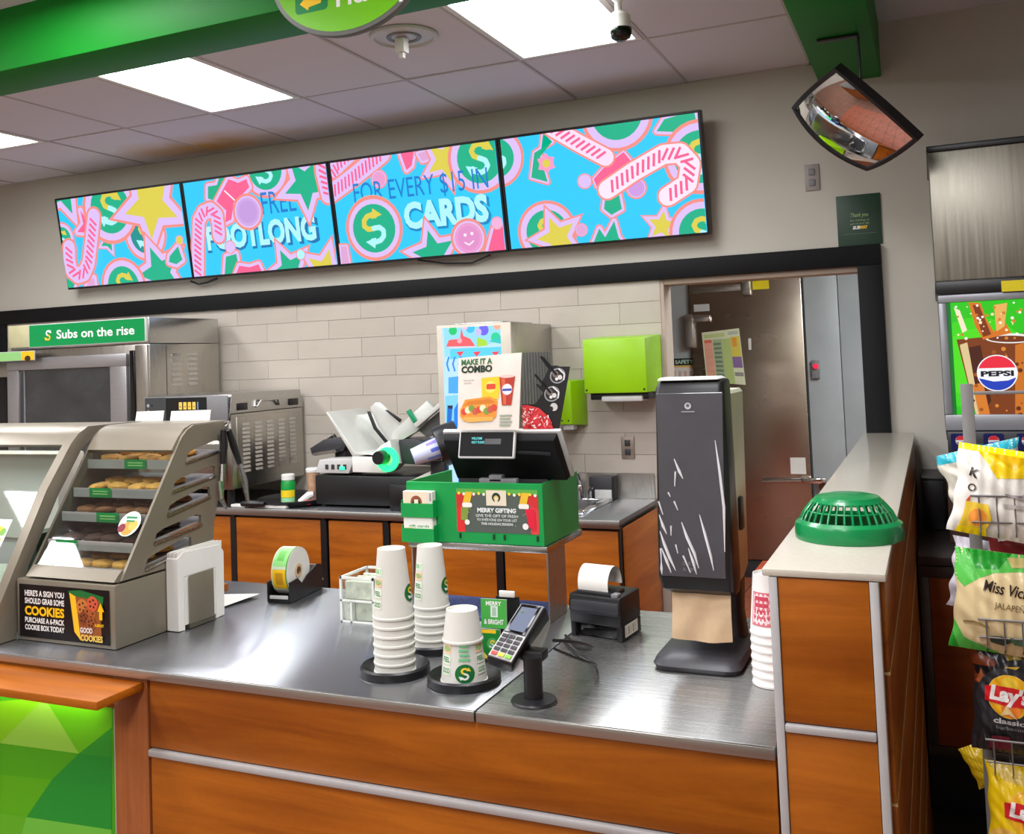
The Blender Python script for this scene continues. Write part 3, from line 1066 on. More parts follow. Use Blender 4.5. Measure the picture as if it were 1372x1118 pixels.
for i in range(6):
    B().box(DX1 - 0.004, DX1 + 0.008, FY + 0.031, YB - 0.036, zz[i] + 0.003, zz[i + 1] - 0.003, 0.001).obj('side_panel', M_WOODY, t)
    if i:
        B().box(DX1 - 0.004, DX1 + 0.009, FY + 0.031, YB - 0.036, zz[i] - 0.0025, zz[i] + 0.0025).obj('pale_strip', M_STRIPW, t)

# ---------------------------------------------------------------- cookie display case
CXL, CXR = -2.155, -1.826
t = thing('cookie_case', 'taupe cookie display case with slanted glass front and slotted side', 'display case', (-1.99, 1.98, CT))
fr = lambda x: (lambda u, v, w: (x + w, u, v))
base = B()
base.box(CXL, CXR, 1.80, 2.155, CT + 0.002, 1.068, 0.002)
base.obj('base_box', M_TAUPE, t)
side = [(1.822, 1.074), (2.03, 1.385), (2.045, 1.405), (2.065, 1.421), (2.09, 1.432), (2.235, 1.432), (2.228, 1.36), (2.162, 1.16), (2.155, 1.074)]
slots = []
for (y0, z0), (y1, z1) in (((2.055, 1.337), (2.20, 1.356)), ((2.002, 1.267), (2.172, 1.289)), ((1.981, 1.209), (2.148, 1.235)), ((1.932, 1.146), (2.11, 1.165)), ((1.899, 1.088), (2.07, 1.113))):
    slots.append([(y0, z0), (y1, z1), (y1, z1 + 0.022), (y1 - 0.02, z1 + 0.028), (y0 + 0.035, z0 + 0.03), (y0 + 0.012, z0 + 0.022)])
plate('side_panel', side, slots, 0.008, fr(CXR - 0.004), M_TAUPE, t)
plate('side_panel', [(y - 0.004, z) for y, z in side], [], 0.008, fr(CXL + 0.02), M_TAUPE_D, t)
lip = B()
for s in slots:
    (y0, z0), (y1, z1) = s[0], s[1]
    lip.hexa([(CXR - 0.004, y0, z0 - 0.005), (CXR + 0.004, y0, z0 - 0.005), (CXR + 0.004, y1, z1 - 0.005), (CXR - 0.004, y1, z1 - 0.005), (CXR - 0.004, y0, z0), (CXR + 0.004, y0, z0), (CXR + 0.004, y1, z1), (CXR - 0.004, y1, z1)])
lip.obj('slot_lip', M_STEEL, t)
top = [(2.012, 1.372), (2.035, 1.402), (2.06, 1.424), (2.09, 1.434), (2.24, 1.434), (2.24, 1.42), (2.095, 1.42), (2.068, 1.41), (2.045, 1.388), (2.024, 1.364)]
B().prism(top, 'x', CXL + 0.024, CXR - 0.008).obj('curved_hood', M_TAUPE, t)
B().prism([(1.806, 1.074), (1.826, 1.07), (1.838, 1.094), (1.832, 1.098), (1.822, 1.09)], 'x', CXL + 0.024, CXR - 0.008).obj('front_lip', M_TAUPE, t)
gl = B()
gl.hexa([(CXL + 0.026, 1.834, 1.094), (CXR - 0.01, 1.834, 1.094), (CXR - 0.01, 1.838, 1.094), (CXL + 0.026, 1.838, 1.094), (CXL + 0.026, 2.018, 1.367), (CXR - 0.01, 2.018, 1.367), (CXR - 0.01, 2.022, 1.367), (CXL + 0.026, 2.022, 1.367)])
gl.obj('glass_front', M_GLASS, t)
M_BACKP = M_ACRYL
B().hexa([(CXL + 0.026, 2.15, 1.075), (CXR - 0.009, 2.15, 1.075), (CXR - 0.009, 2.153, 1.075), (CXL + 0.026, 2.153, 1.075), (CXL + 0.026, 2.225, 1.415), (CXR - 0.009, 2.225, 1.415), (CXR - 0.009, 2.228, 1.415), (CXL + 0.026, 2.228, 1.415)]).obj('back_sheet', M_BACKP, t)
M_TRAY = mat('tray_grey', (176, 172, 170), 0.35, 0.4)
B().box(CXL + 0.03, CXR - 0.014, 2.10, 2.115, 1.409, 1.4145).obj('glow_strip', mat('case_fill_strip', (255, 252, 244), 0.5, emit=9.0), t)  # unseen strip added under the hood to brighten the cookies inside
M_LABELG = mat('shelf_label_green', (0, 130, 62), 0.45)
M_COOK = [mat('cookie_golden', (206, 146, 66), 0.8, vary=0.18, scale=60, bump=0.8, bscale=60), mat('cookie_brown', (120, 72, 36), 0.8, vary=0.2, scale=60, bump=0.8, bscale=60), mat('cookie_dark', (70, 40, 30), 0.8, vary=0.25, scale=60, bump=0.8, bscale=60)]
shelfdef = [(1.334, 2.012, 0, 'top'), (1.264, 1.962, 0, 'second'), (1.207, 1.922, 1, 'third'), (1.143, 1.876, 2, 'fourth'), (1.086, 1.842, 0, 'bottom')]
labx = [-1.955, -2.03, -1.965, -2.06, -2.09]
for k, (z, y0, ck, nm) in enumerate(shelfdef):
    y1 = 2.155 + (z - 1.08) * 0.2 - 0.012
    dz = (y1 - y0) * 0.12
    b = B()
    b.hexa([(CXL + 0.028, y0, z - 0.004), (CXR - 0.012, y0, z - 0.004), (CXR - 0.012, y1, z + dz - 0.004), (CXL + 0.028, y1, z + dz - 0.004), (CXL + 0.028, y0, z), (CXR - 0.012, y0, z), (CXR - 0.012, y1, z + dz), (CXL + 0.028, y1, z + dz)])
    b.box(CXL + 0.028, CXR - 0.012, y0 - 0.003, y0, z - 0.012, z + 0.012)
    b.obj('shelf', M_TRAY, t)
    cv = Canvas()
    x = labx[k]
    cv.rect(x - 0.038, z - 0.012, x + 0.038, z + 0.013, (0, 128, 60))
    for q in range(2):
        cv.rect(x - 0.026, z - 0.004 + q * 0.007, x + 0.026, z - 0.001 + q * 0.007, (150, 206, 120))
    cv.build('shelf_label', plane_map((0, y0 - 0.0045, 0), (1, 0, 0), (0, 0, 1)), PRINT, t)
    proto = None
    n = 0
    rows = 1 if y1 - y0 < 0.17 else 2
    for r in range(rows + 1):
        for i in range(4):
            x = CXL + 0.075 + i * 0.067 + random.uniform(-0.006, 0.006)
            y = y0 + 0.045 + r * 0.062
            if y + 0.03 > y1 - 0.02:
                continue
            zc = z + (y - y0) * 0.12 + 0.002
            lb = '%s cookie on the %s shelf of the display case' % (('golden', 'brown', 'dark chocolate')[ck], nm)
            if proto is None:
                b = B()
                b.lathe([(0.001, 0), (0.028, 0.0), (0.031, 0.004), (0.029, 0.009), (0.018, 0.013), (0.001, 0.014)], (0, 0, 0), 14, False)
                for v in b.bm.verts:
                    v.co += Vector((random.uniform(-1, 1), random.uniform(-1, 1), random.uniform(-.6, .6))) * 0.0012
                proto = b.obj('cookie', M_COOK[ck], None, None, True)
                proto.location = (x, y, zc)
                tag(proto, lb, 'cookie', 'cookies on the %s shelf of the case' % nm)
            else:
                c = proto.copy(); COL.objects.link(c); c.location = (x, y, zc)
            c = proto if n == 0 else c
            c.rotation_euler = (math.atan(0.12), 0, random.uniform(0, 6))
            n += 1
# round sticker on the glass
cv = Canvas(eps=0.00005)
cv.circ(0, 0, 0.034, (226, 236, 226)); cv.circ(0, -0.012, 0.02, (214, 140, 50)); cv.circ(0.014, -0.004, 0.014, (228, 170, 70)); cv.circ(-0.02, -0.012, 0.012, (120, 20, 40))
cv.rect(-0.018, 0.014, 0.018, 0.020, (0, 130, 70)); cv.rect(-0.014, 0.005, 0.014, 0.010, (0, 130, 70))
gu = Vector((0, 0.186, 0.273)).normalized()
go = Vector((-1.876, 1.8325, 1.094)) + gu * 0.125
cv.build('round_sticker', plane_map(go, (1, 0, 0), gu), PRINT, t)
# advertising panel
cv = Canvas()
ax0, ax1, az0, az1 = -2.145, -1.842, 0.925, 1.056
cv.rect(ax0, az0, ax1, az1, (18, 12, 14))
Wt, Ye = (236, 232, 226), (250, 190, 20)
cv.text("HERE'S A SIGN YOU", -2.058, 1.028, 0.0135, Wt, 0.03, 'c', 0.135)
cv.text('SHOULD GRAB SOME', -2.058, 1.009, 0.0135, Wt, 0.03, 'c', 0.135)
cv.text('COOKIES', -2.058, 0.981, 0.021, Ye, 0.04, 'c', 0.135)
cv.text('PURCHASE A 6-PACK', -2.058, 0.962, 0.0125, Wt, 0.03, 'c', 0.135)
cv.text('COOKIE BOX TODAY', -2.058, 0.944, 0.0125, Wt, 0.03, 'c', 0.135)
cv.poly([(-1.975, 1.048), (-1.935, 1.052), (-1.86, 1.04), (-1.872, 0.96), (-1.93, 0.945), (-1.96, 0.99)], (30, 110, 50))
cv.poly([(-1.972, 1.044), (-1.952, 1.036), (-1.936, 0.93), (-1.957, 0.95)], (246, 190, 40))
cv.poly([(-1.952, 1.036), (-1.872, 1.03), (-1.868, 0.945), (-1.936, 0.93)], (150, 84, 40))
for (x, z, r, c) in ((-1.93, 1.012, 0.019, (196, 118, 54)), (-1.905, 0.998, 0.019, (170, 92, 44)), (-1.895, 1.022, 0.018, (206, 90, 60)), (-1.925, 0.985, 0.016, (130, 66, 36)), (-1.90, 0.975, 0.015, (150, 80, 40))):
    cv.circ(x, z, r, c)
    for q in range(5):
        a = q * 1.3
        cv.circ(x + r * .5 * math.cos(a), z + r * .5 * math.sin(a), 0.003, (70, 34, 24), seg=8)
cv.text('GOOD', -1.915, 0.951, 0.012, Wt, 0.03, 'c', 0.04); cv.text('COOKIES', -1.898, 0.932, 0.014, (236, 200, 90), 0.04, 'c', 0.072)
cv.poly([(-1.872, 0.985), (-1.862, 0.985), (-1.862, 1.005), (-1.856, 1.005), (-1.867, 1.026), (-1.878, 1.005), (-1.872, 1.005)], Ye)
cv.text('SUBWAY', -1.872, 0.968, 0.007, Ye, 0.03, 'c', 0.03, shear=0.15)
cv.build('advert_panel', plane_map((0, 1.7985, 0), (1, 0, 0), (0, 0, 1)), GLOSSPRINT, t)

# sneeze guard of the long prep line at the left edge
t = thing('sneeze_guard', 'taupe sneeze guard with tall slanted glass at the left edge', 'sneeze guard', (-2.9, 2.0, CT))
arc = [(1.724, CT + 0.002), (1.728, 0.965), (1.90, 1.275), (1.985, 1.392), (2.01, 1.416), (2.045, 1.434), (2.245, 1.434), (2.245, 1.41), (2.07, 1.408), (2.02, 1.372), (1.94, 1.26), (1.84, 1.09), (1.80, CT + 0.002)]
plate('end_frame', arc, [], 0.03, fr(-2.176), M_TAUPE, t)
B().prism([(1.985, 1.388), (2.01, 1.414), (2.045, 1.432), (2.245, 1.432), (2.245, 1.418), (2.05, 1.418), (2.02, 1.402), (1.998, 1.38)], 'x', -3.9, -2.192).obj('top_rail', M_TAUPE, t)
B().hexa([(-3.9, 1.752, 0.985), (-2.193, 1.752, 0.985), (-2.193, 1.757, 0.985), (-3.9, 1.757, 0.985), (-3.9, 1.99, 1.382), (-2.193, 1.99, 1.382), (-2.193, 1.995, 1.382), (-3.9, 1.995, 1.382)]).obj('glass_front', M_GLASS, t)
B().box(-3.85, -2.2, 2.13, 2.15, 1.400, 1.408).obj('glow_strip', mat('guard_fill_strip', (255, 252, 244), 0.5, emit=9.0), t)  # added strip, out of sight, lifts the dim interior behind the guard glass
B().box(-3.9, -2.193, 1.735, 1.80, CT + 0.002, 0.982, 0.003).obj('base_rail', M_TAUPE_D, t)
B().box(-3.9, -2.193, 2.22, 2.24, CT + 0.002, 1.41).obj('rear_post', M_TAUPE, t) if False else None
cv = Canvas(eps=0.00005)
cv.rect(-0.16, -0.07, 0.0, 0.06, (226, 230, 224))
for (x, y, c) in ((-0.02, 0.0, (220, 170, 60)), (-0.045, -0.01, (200, 40, 40)), (-0.03, 0.03, (230, 190, 40)), (-0.07, 0.02, (90, 160, 60)), (-0.06, -0.04, (220, 60, 40)), (-0.015, 0.025, (120, 170, 70))):
    cv.circ(x, y, 0.011, c, seg=12)
gu2 = Vector((0, 0.238, 0.397)).normalized()
cv.build('glass_poster', plane_map(Vector((-2.262, 1.7505, 0.985)) + gu2 * 0.19, (1, 0, 0), gu2), PRINT, t)
M_LETT = mat('shredded_lettuce', (222, 226, 206), 0.6, vary=0.12, scale=40, bump=0.8, bscale=50)
for k, (x, m, lb, c) in enumerate(((-2.42, M_LETT, 'steel pan of pale shredded lettuce behind the sneeze guard', 'pan'), (-2.74, mat('tomato', (196, 52, 40), 0.4, vary=0.15, scale=40), 'steel pan of red tomato behind the sneeze guard', 'pan'))):
    p = thing('food_pan', lb, c, (x, 2.02, CT + 0.001))
    b = B()
    b.box(x - 0.15, x + 0.15, 1.86, 1.868, CT + 0.001, 1.02); b.box(x - 0.15, x + 0.15, 2.072, 2.08, CT + 0.001, 1.02)
    b.box(x - 0.15, x - 0.142, 1.868, 2.072, CT + 0.001, 1.02); b.box(x + 0.142, x + 0.15, 1.868, 2.072, CT + 0.001, 1.02)
    b.obj('pan', M_STEEL, p)
    b = B()
    n = 8
    vs = [(x - 0.14 + 0.28 * i / n, 1.87 + 0.2 * j / n, 1.0 + (0.05 * math.sin(PI * i / n) * math.sin(PI * j / n)) + random.uniform(0, 0.012)) for j in range(n + 1) for i in range(n + 1)]
    b.faces(vs, [(j * 9 + i, j * 9 + i + 1, (j + 1) * 9 + i + 1, (j + 1) * 9 + i) for j in range(n) for i in range(n)], True)
    o = b.obj('filling', m, p)

# two blank white cards standing on the hood
for x0, x1, lb in ((-2.166, -2.062, 'smaller blank white card standing on top of the cookie case'), (-2.034, -1.89, 'wider blank white card standing on top of the cookie case')):
    tag(B().hexa([(x0, 2.228, 1.4345), (x1, 2.228, 1.4345), (x1, 2.231, 1.4345), (x0, 2.231, 1.4345), (x0, 2.234, 1.462), (x1, 2.234, 1.464), (x1, 2.237, 1.464), (x0, 2.237, 1.462)]).obj('card', M_PAPER), lb, 'card')

# napkin holder on the side of the case
t = thing('napkin_holder', 'taupe napkin holder bracket fixed to the side of the cookie case', 'napkin holder', (-1.80, 2.06, CT))
B().box(-1.784, -1.781, 2.008, 2.102, CT + 0.012, 1.05, 0.001).obj('front_plate', M_TAUPE, t)
B().box(-1.824, -1.781, 2.008, 2.102, CT + 0.002, CT + 0.0115).obj('base_plate', M_TAUPE_D, t)
b = B()
b.prism([(1.972, CT + 0.003), (1.995, CT + 0.001), (1.995, 1.05), (2.115, 1.05), (2.115, CT + 0.001), (2.148, CT + 0.003), (2.15, 1.085), (2.135, 1.106), (1.995, 1.112), (1.972, 1.098)], 'x', -1.8235, -1.7865)
b.box(-1.8235, -1.7865, 1.996, 2.114, CT + 0.013, 1.049)
for q in range(6):
    b.box(-1.8225 + q * 0.006, -1.8195 + q * 0.006, 1.975, 2.146, 1.098, 1.1125 + (q % 2) * 0.003)
tag(b.obj('napkin_stack', M_PAPER), 'stack of white folded napkins in the taupe bracket on the cookie case', 'napkins')

# papers and block beside the case
t = thing('paper_stack', 'loose white paper sheets lying on the steel top behind the napkins', 'paper', (-1.9, 2.27, CT))
for q in range(3):
    a = q * 0.01
    b = B()
    b.quad([(-1.985 + a, 2.20, CT + 0.001 + q * 0.0015), (-1.862 + a, 2.185 + a, CT + 0.001 + q * 0.0015), (-1.835 + a, 2.34, CT + 0.004 + q * 0.004), (-1.97 + a, 2.33, CT + 0.001 + q * 0.0015)])
    b.obj('sheet', M_PAPER, t)
tag(B().box(-1.99, -1.945, 2.28, 2.36, CT + 0.008, CT + 0.03, 0.002).obj('wood_block', M_WOODX), 'small wooden block on the white paper sheets', 'block')
# tongs hung behind the case
t = thing('serving_tongs', 'metal serving tongs with black grips hanging behind the cookie case', 'tongs', (-1.89, 2.27, 1.16))
def TX(u, v, x):
    d = photo_ray(u, v); k = x / d.x
    return (x, d.y * k, EYE + d.z * k)
b = B()
b.tube([TX(299, 576, -1.808), TX(300, 598, -1.808), TX(299, 622, -1.808)], [0.008, 0.0105, 0.008], 8)
b.tube([TX(306, 576, -1.806), TX(313, 598, -1.806), TX(321, 621, -1.806)], [0.008, 0.0105, 0.008], 8)
b.obj('grip', M_BLACK, t)
b = B()
b.tube([TX(299, 621, -1.808), TX(296, 645, -1.808), TX(296, 668, -1.808), TX(303, 682, -1.808)], [0.007, 0.0085, 0.0085, 0.004], 8)
b.tube([TX(321, 620, -1.806), TX(328, 645, -1.806), TX(332, 672, -1.806)], [0.007, 0.0085, 0.005], 8)
b.obj('arms', M_STEEL, t)
h0 = TX(302, 574, -1.807)
B().tube([(-1.826, 2.22, 1.428), (-1.812, 2.22, 1.43), (-1.807, h0[1], h0[2] + 0.004)], 0.003).obj('hook', M_STEEL, t)
# plain white block and tub behind the sneeze guard
def P2(u, v, y):
    d = photo_ray(u, v); k = y / d.y
    return (d.x * k, EYE + d.z * k)
t = thing('white_unit', 'plain white block behind the sneeze guard glass', 'paper dispenser', (-2.6, 2.15, 1.1))
q0, q1 = P2(-60, 612, 2.10), P2(78, 655, 2.10)
B().box(q0[0], q1[0], 2.10, 2.20, 1.10, q0[1] + 0.01, 0.006).obj('white_block', M_PAPER, t)
B().box(q0[0], q1[0], 2.12, 2.19, CT + 0.001, 1.099, 0.002).obj('base', M_LGREY, t)
tag(B().box(-2.255, -2.20, 1.90, 2.05, CT + 0.001, 1.16, 0.004).obj('container', mat('dark_green_tub', (28, 52, 40), 0.4)), 'dark green tub behind the sneeze guard beside its end frame', 'tub')
# ================================================================ things on the front counter
XZ = lambda y: plane_map((0, y, 0), (1, 0, 0), (0, 0, 1))
# ---- label roll dispenser
t = thing('label_dispenser', 'black label roll dispenser with green and yellow roll on the steel top', 'label dispenser', (-1.72, 2.39, CT))
ax = Vector((-0.02, 0.19, 0)).normalized()
def dq(s, u, z):           # s across, u along
    p = Vector((-1.720, 2.30, 0)) + Vector((ax.y, -ax.x, 0)) * s + ax * u
    return (p.x, p.y, z)
def dbox(b, s0, s1, u0, u1, z0, z1):
    b.hexa([dq(s0, u0, z0), dq(s1, u0, z0), dq(s1, u1, z0), dq(s0, u1, z0), dq(s0, u0, z1), dq(s1, u0, z1), dq(s1, u1, z1), dq(s0, u1, z1)], 0.001, 1)
b = B()
dbox(b, -0.037, 0.037, 0.0, 0.19, CT + 0.001, CT + 0.006)
for s in (-0.037, 0.033):
    pr = [(0, CT + 0.006), (0.19, CT + 0.006), (0.19, 0.985), (0.16, 0.992), (0.10, 0.972), (0.07, 0.955), (0.045, 0.975), (0.0, 0.972)]
    vs = [dq(s, u, z) for u, z in pr] + [dq(s + 0.004, u, z) for u, z in pr]
    n = len(pr)
    bv, fl = b.faces(vs, [tuple(range(n)), tuple(range(n, 2 * n))] + [(i, (i + 1) % n, n + (i + 1) % n, n + i) for i in range(n)])
    bmesh.ops.recalc_face_normals(b.bm, faces=fl)
dbox(b, -0.033, 0.033, 0.0, 0.004, CT + 0.006, 0.93)
b.obj('bracket', M_BLACK, t)
b = B(); dbox(b, -0.028, 0.03, -0.002, -0.0005, 0.926, 0.936)
b.obj('tear_edge', M_LGREY, t)
rc = Vector(dq(0, 0.07, 0.992))
sx = Vector((ax.y, -ax.x, 0))
frm = Matrix((sx, ax, Vector((0, 0, 1)))).transposed()          # columns sx, ax, z
rot = Matrix((( 0, 0, 1), (1, 0, 0), (0, 1, 0)))
b = B()
b.lathe([(0.02, -0.025), (0.066, -0.025), (0.066, 0.025), (0.02, 0.025)], tuple(rc), 32, False, frm @ rot)
roll = b.obj('label_roll', M_PAPER, t)
b = B(); b.lathe([(0.012, -0.026), (0.0205, -0.026), (0.0205, 0.0265), (0.012, 0.0265)], tuple(rc), 20, False, frm @ rot); b.obj('core', M_KRAFT, roll)
cv = Canvas(eps=0.00015)
def rollmap(u, v, l):       # u across, v angle (radians) up from front
    r = 0.0665 + l
    p = rc + sx * u + ax * (-r * math.cos(v)) + Vector((0, 0, 1)) * (r * math.sin(v))
    return tuple(p)
cv.rect(-0.025, -0.75, 0.025, 1.7, (206, 226, 190))
cv.rect(-0.021, 0.35, 0.021, 1.35, (150, 226, 130)); cv.rect(-0.021, -0.65, 0.021, 0.22, (250, 196, 20))
cv.rect(-0.012, -0.45, 0.012, 0.08, (206, 150, 10)); cv.rect(0.021, -0.7, 0.024, 1.6, (60, 130, 50)); cv.rect(-0.012, 0.6, 0.01, 1.1, (110, 196, 90))
cv.build('roll_print', rollmap, PRINT, roll, warp=0.05)
b = B(); b.hexa([dq(-0.02, 0.18, 0.985), dq(0.02, 0.18, 0.985), dq(0.02, 0.225, 0.93), dq(-0.02, 0.225, 0.93), dq(-0.02, 0.18, 0.987), dq(0.02, 0.18, 0.987), dq(0.02, 0.227, 0.932), dq(-0.02, 0.227, 0.932)])
b.obj('loose_label', M_PAPER, t)

# ---- clear box of paper notes
t = thing('acrylic_box', 'clear acrylic collection box full of folded paper notes', 'box', (-1.385, 2.245, CT))
bx0, bx1, by0, by1, bz1 = -1.435, -1.333, 2.178, 2.312, 1.03
b = B()
for q in ((bx0, bx1, by0, by0 + 0.003, CT + 0.001, bz1), (bx0, bx1, by1 - 0.003, by1, CT + 0.001, bz1), (bx0, bx0 + 0.003, by0 + 0.003, by1 - 0.003, CT + 0.001, bz1), (bx1 - 0.003, bx1, by0 + 0.003, by1 - 0.003, CT + 0.001, bz1)):
    b.box(*q)
b.obj('acrylic_wall', M_ACRYL, t)
b = B()
e = 0.005
for x in (bx0, bx1 - e):
    for y in (by0, by1 - e):
        b.box(x - 0.001, x + e, y - 0.001, y + e, CT + 0.0005, bz1 + 0.001)
for y in (by0 - 0.001, by1 - e):
    b.box(bx0, bx1, y, y + e + 0.001, bz1 - e, bz1 + 0.001); b.box(bx0, bx1, y, y + e + 0.001, CT + 0.0005, CT + e)
for x in (bx0 - 0.001, bx1 - e):
    b.box(x, x + e + 0.001, by0, by1, bz1 - e, bz1 + 0.001)
b.box(bx0, bx1, by0 - 0.001, by0 + 0.003, 0.968, 0.973); b.box(bx0 + 0.03, bx0 + 0.035, by0 - 0.001, by0 + 0.003, CT, 0.97)
b.obj('frame_edges', mat('acrylic_edge', (226, 230, 222), 0.2), t)
M_NOTE = [mat('note_green', (212, 217, 194), 0.7, vary=0.15, scale=50), mat('note_pale', (222, 223, 206), 0.7, vary=0.12, scale=50), mat('note_dark', (186, 192, 168), 0.7, vary=0.15, scale=50)]
for r in range(4):
    y = by0 + 0.014 + r * 0.030
    for q, (xo, zo, w, h) in enumerate(((0.051, 0.060, 0.042, 0.047), (0.021, 0.004, 0.015, 0.052), (0.068, 0.004, 0.027, 0.052))):
        b = B()
        b.box(-w, w, -0.005, 0.005, 0.0, h, 0.002, 1)
        bmesh.ops.transform(b.bm, matrix=Matrix.Translation((bx0 + xo, y, CT + zo - (0.002 if zo > .05 else 0))) @ Euler((random.uniform(-.06, .06), random.uniform(-.02, .02), random.uniform(-.05, .05))).to_matrix().to_4x4(), verts=b.bm.verts)
        row = ('front', 'second', 'third', 'back')[r]
        tag(b.obj('paper_note', M_NOTE[(q + r) % 3]), '%s folded green paper note in the %s row inside the clear acrylic box' % (('upper', 'small lower left', 'lower right')[q], row), 'note', 'paper notes inside the acrylic box')

# ---- cup stacks in their black rings
def ring(x, y, r, lb):
    b = B()
    b.lathe([(0.046, 0.001), (0.06, 0.006), (r - 0.004, 0.020), (r, 0.016), (r + 0.001, 0.002), (r, 0.0005), (0.046, 0.0005)], (x, y, CT), 40, False)
    b.cyl((x, y, CT + 0.0004), (x, y, CT + 0.001), 0.05, seg=32)
    return tag(b.obj('cup_ring', M_BLACK), lb, 'cup holder', 'black cup rings on the worktop')
M_CUP = mat('paper_cup_white', (220, 219, 209), 0.55, vary=0.015)
LG_, DG_, PE_ = (60, 176, 90), (0, 112, 58), (246, 200, 160)
def cup_strip(cv, h, R, a0):
    lg, dg, pe = LG_, DG_, PE_
    if True:
        u0 = a0 * R
        for q, (tx, c) in enumerate((('EAT', lg), ('FRESH', pe), ('FEEL', dg), ('GOOD', dg))):
            z = h * (0.66 - 0.155 * q)
            cv.rect(u0 - 0.011, z - 0.004, u0 + 0.011, z + 0.013, pe if q == 1 else (226, 236, 214))
            cv.text(tx, u0, z, 0.0095, lg if q < 2 else dg, 0.03, 'c', 0.019)
def cup_logo(cv, h, R, full):
    u = full * R
    z = h * (0.36 if full > 1 else 0.20)
    cv.circ(u, z, 0.0185, (16, 110, 50), seg=24)
    sub_logo(cv, u, z, 0.0145, (246, 214, 60), (240, 244, 236))
    for q in range(4 if full < 1 else 0):
        cv.rect(u - 0.011 + 0.0015 * (q % 2), h * 0.38 + q * 0.009, u + 0.011 - 0.001 * (q % 3), h * 0.38 + 0.005 + q * 0.009, (120, 196, 140))
def cup_stack(x, y, n, pitch, rm, rt, h, logo_a, turn, ringr, where, z0=CT + 0.003, strips=(-1.32, 1.22)):
    proto = None
    for k in range(n):
        nm = 'top' if k == n - 1 else 'lowest' if k == 0 else 'cup number %d from the bottom' % (k + 1)
        words_ = {'top': 'topmost upturned white paper cup', 'lowest': 'lowest white paper cup'}.get(nm, 'white paper cup, %s up,' % ['second', 'third', 'fourth', 'fifth', 'sixth', 'seventh'][min(5, k - 1)])
        lb = '%s in %s' % (words_, where)
        if proto is None:
            proto = thing('paper_cup', lb, 'cup', (x, y, z0), group='paper cups in ' + where)
            b = B()
            b.lathe([(rm - 0.002, 0.0015), (rm + 0.0006, 0.001), (rm + 0.0010, 0.003), (rm + 0.0005, 0.0055), (rm - 0.0008, 0.0065), (rt, h), (rt - 0.0015, h), (rt - 0.0025, h - 0.006), (0.0008, h - 0.006)], (0, 0, 0), 32, False)
            b.obj('cup_body', M_CUP, proto, None, True, 40)
            def cm(u, v, l):
                r = rm + (rt - rm) * v / h + 0.0006 + l
                a = u / ((rm + rt) / 2) - PI / 2
                return (r * math.cos(a), r * math.sin(a), v)
            for fn, a in ((cup_strip, strips[0]), (cup_strip, strips[1]), (cup_logo, logo_a)):
                cv = Canvas(eps=0.00004)
                fn(cv, h, (rm + rt) / 2, a)
                cv.build('cup_print', cm, PRINT, proto, warp=0.01, local=True)
            proto.rotation_euler = (0, 0, turn)
        else:
            dup(proto, (x, y, z0 + k * pitch), (0, 0, turn + 0.02 * k if k < n - 1 else turn), lb)
ring(-1.093, 1.862, 0.075, 'black cup ring under the tallest stack of paper cups, front left')
cup_stack(-1.093, 1.862, 7, 0.0192, 0.0445, 0.030, 0.147, 1.42, 0.3, 0.075, 'the tall front left cup stack', strips=(-0.72, 2.6))
ring(-1.097, 2.045, 0.072, 'black cup ring half hidden behind the tall front cup stack')
cup_stack(-1.097, 2.045, 6, 0.0184, 0.042, 0.029, 0.142, 1.40, 0.3, 0.072, 'the rear cup stack', strips=(-0.72, 2.6))
ring(-0.922, 1.850, 0.076, 'black cup ring under the short printed cups beside the card terminal')
cup_stack(-0.922, 1.850, 1, 0, 0.0485, 0.033, 0.137, 0.2, 0.30, 0.076, 'the short stack beside the card terminal', strips=(-0.78, 1.1))
t = thing('paper_cup', 'small plain white paper cup capping the short stack by the terminal', 'cup', (-0.922, 1.850, 1.002))
B().lathe([(0.0395, 0.0), (0.0428, 0.0), (0.0432, 0.003), (0.0425, 0.005), (0.0412, 0.0055), (0.0325, 0.064), (0.0305, 0.064), (0.0295, 0.059), (0.001, 0.059)], (-0.922, 1.850, 1.0005), 32, False).obj('cup_body', M_CUP, t)

# ---- card terminal on its post
t = thing('card_terminal_stand', 'black post stand with round foot holding the card terminal', 'stand', (-0.738, 1.785, CT))
px_, py_ = -0.742, 1.787
B().lathe([(0.044, 0.0005), (0.045, 0.003), (0.043, 0.006), (0.02, 0.0085)], (px_, py_, CT), 32).obj('foot', M_BLACK, t)
B().cyl((px_, py_, CT + 0.008), (px_, py_ + 0.002, 1.0), 0.0185, 0.0185, 24).obj('post', M_BLACK, t)
B().box(px_ - 0.03, px_ + 0.015, py_ + 0.012, py_ + 0.05, 0.985, 1.005, 0.004).obj('tilt_mount', M_BLACK, t)
tm = thing('card_terminal', 'grey and black card payment terminal with keypad and lit screen', 'card terminal', (px_, py_, 1.03))
# local frame of the terminal face: width along tu, length along tv (up the face)
# face corners measured in the room: lower left, lower right, upper left
LL, LR, UL, UR = Vector((-0.831, 1.765, 0.998)), Vector((-0.776, 1.765, 0.986)), Vector((-0.784, 1.84, 1.088)), Vector((-0.729, 1.84, 1.085))
TWD, TLN = 0.062, 0.142
tn = (LR - LL).cross(UL - LL).normalized()
def tp(u, v, w):
    a, c = u / TWD, v / TLN
    p = LL * (1 - a) * (1 - c) + LR * a * (1 - c) + UR * a * c + UL * (1 - a) * c
    return tuple(p + tn * w)
def tbox(b, u0, u1, v0, v1, w0, w1, bev=0.0):
    b.hexa([tp(u0, v0, w0), tp(u1, v0, w0), tp(u1, v1, w0), tp(u0, v1, w0), tp(u0, v0, w1), tp(u1, v0, w1), tp(u1, v1, w1), tp(u0, v1, w1)], bev, 2)
    return b
b = B()
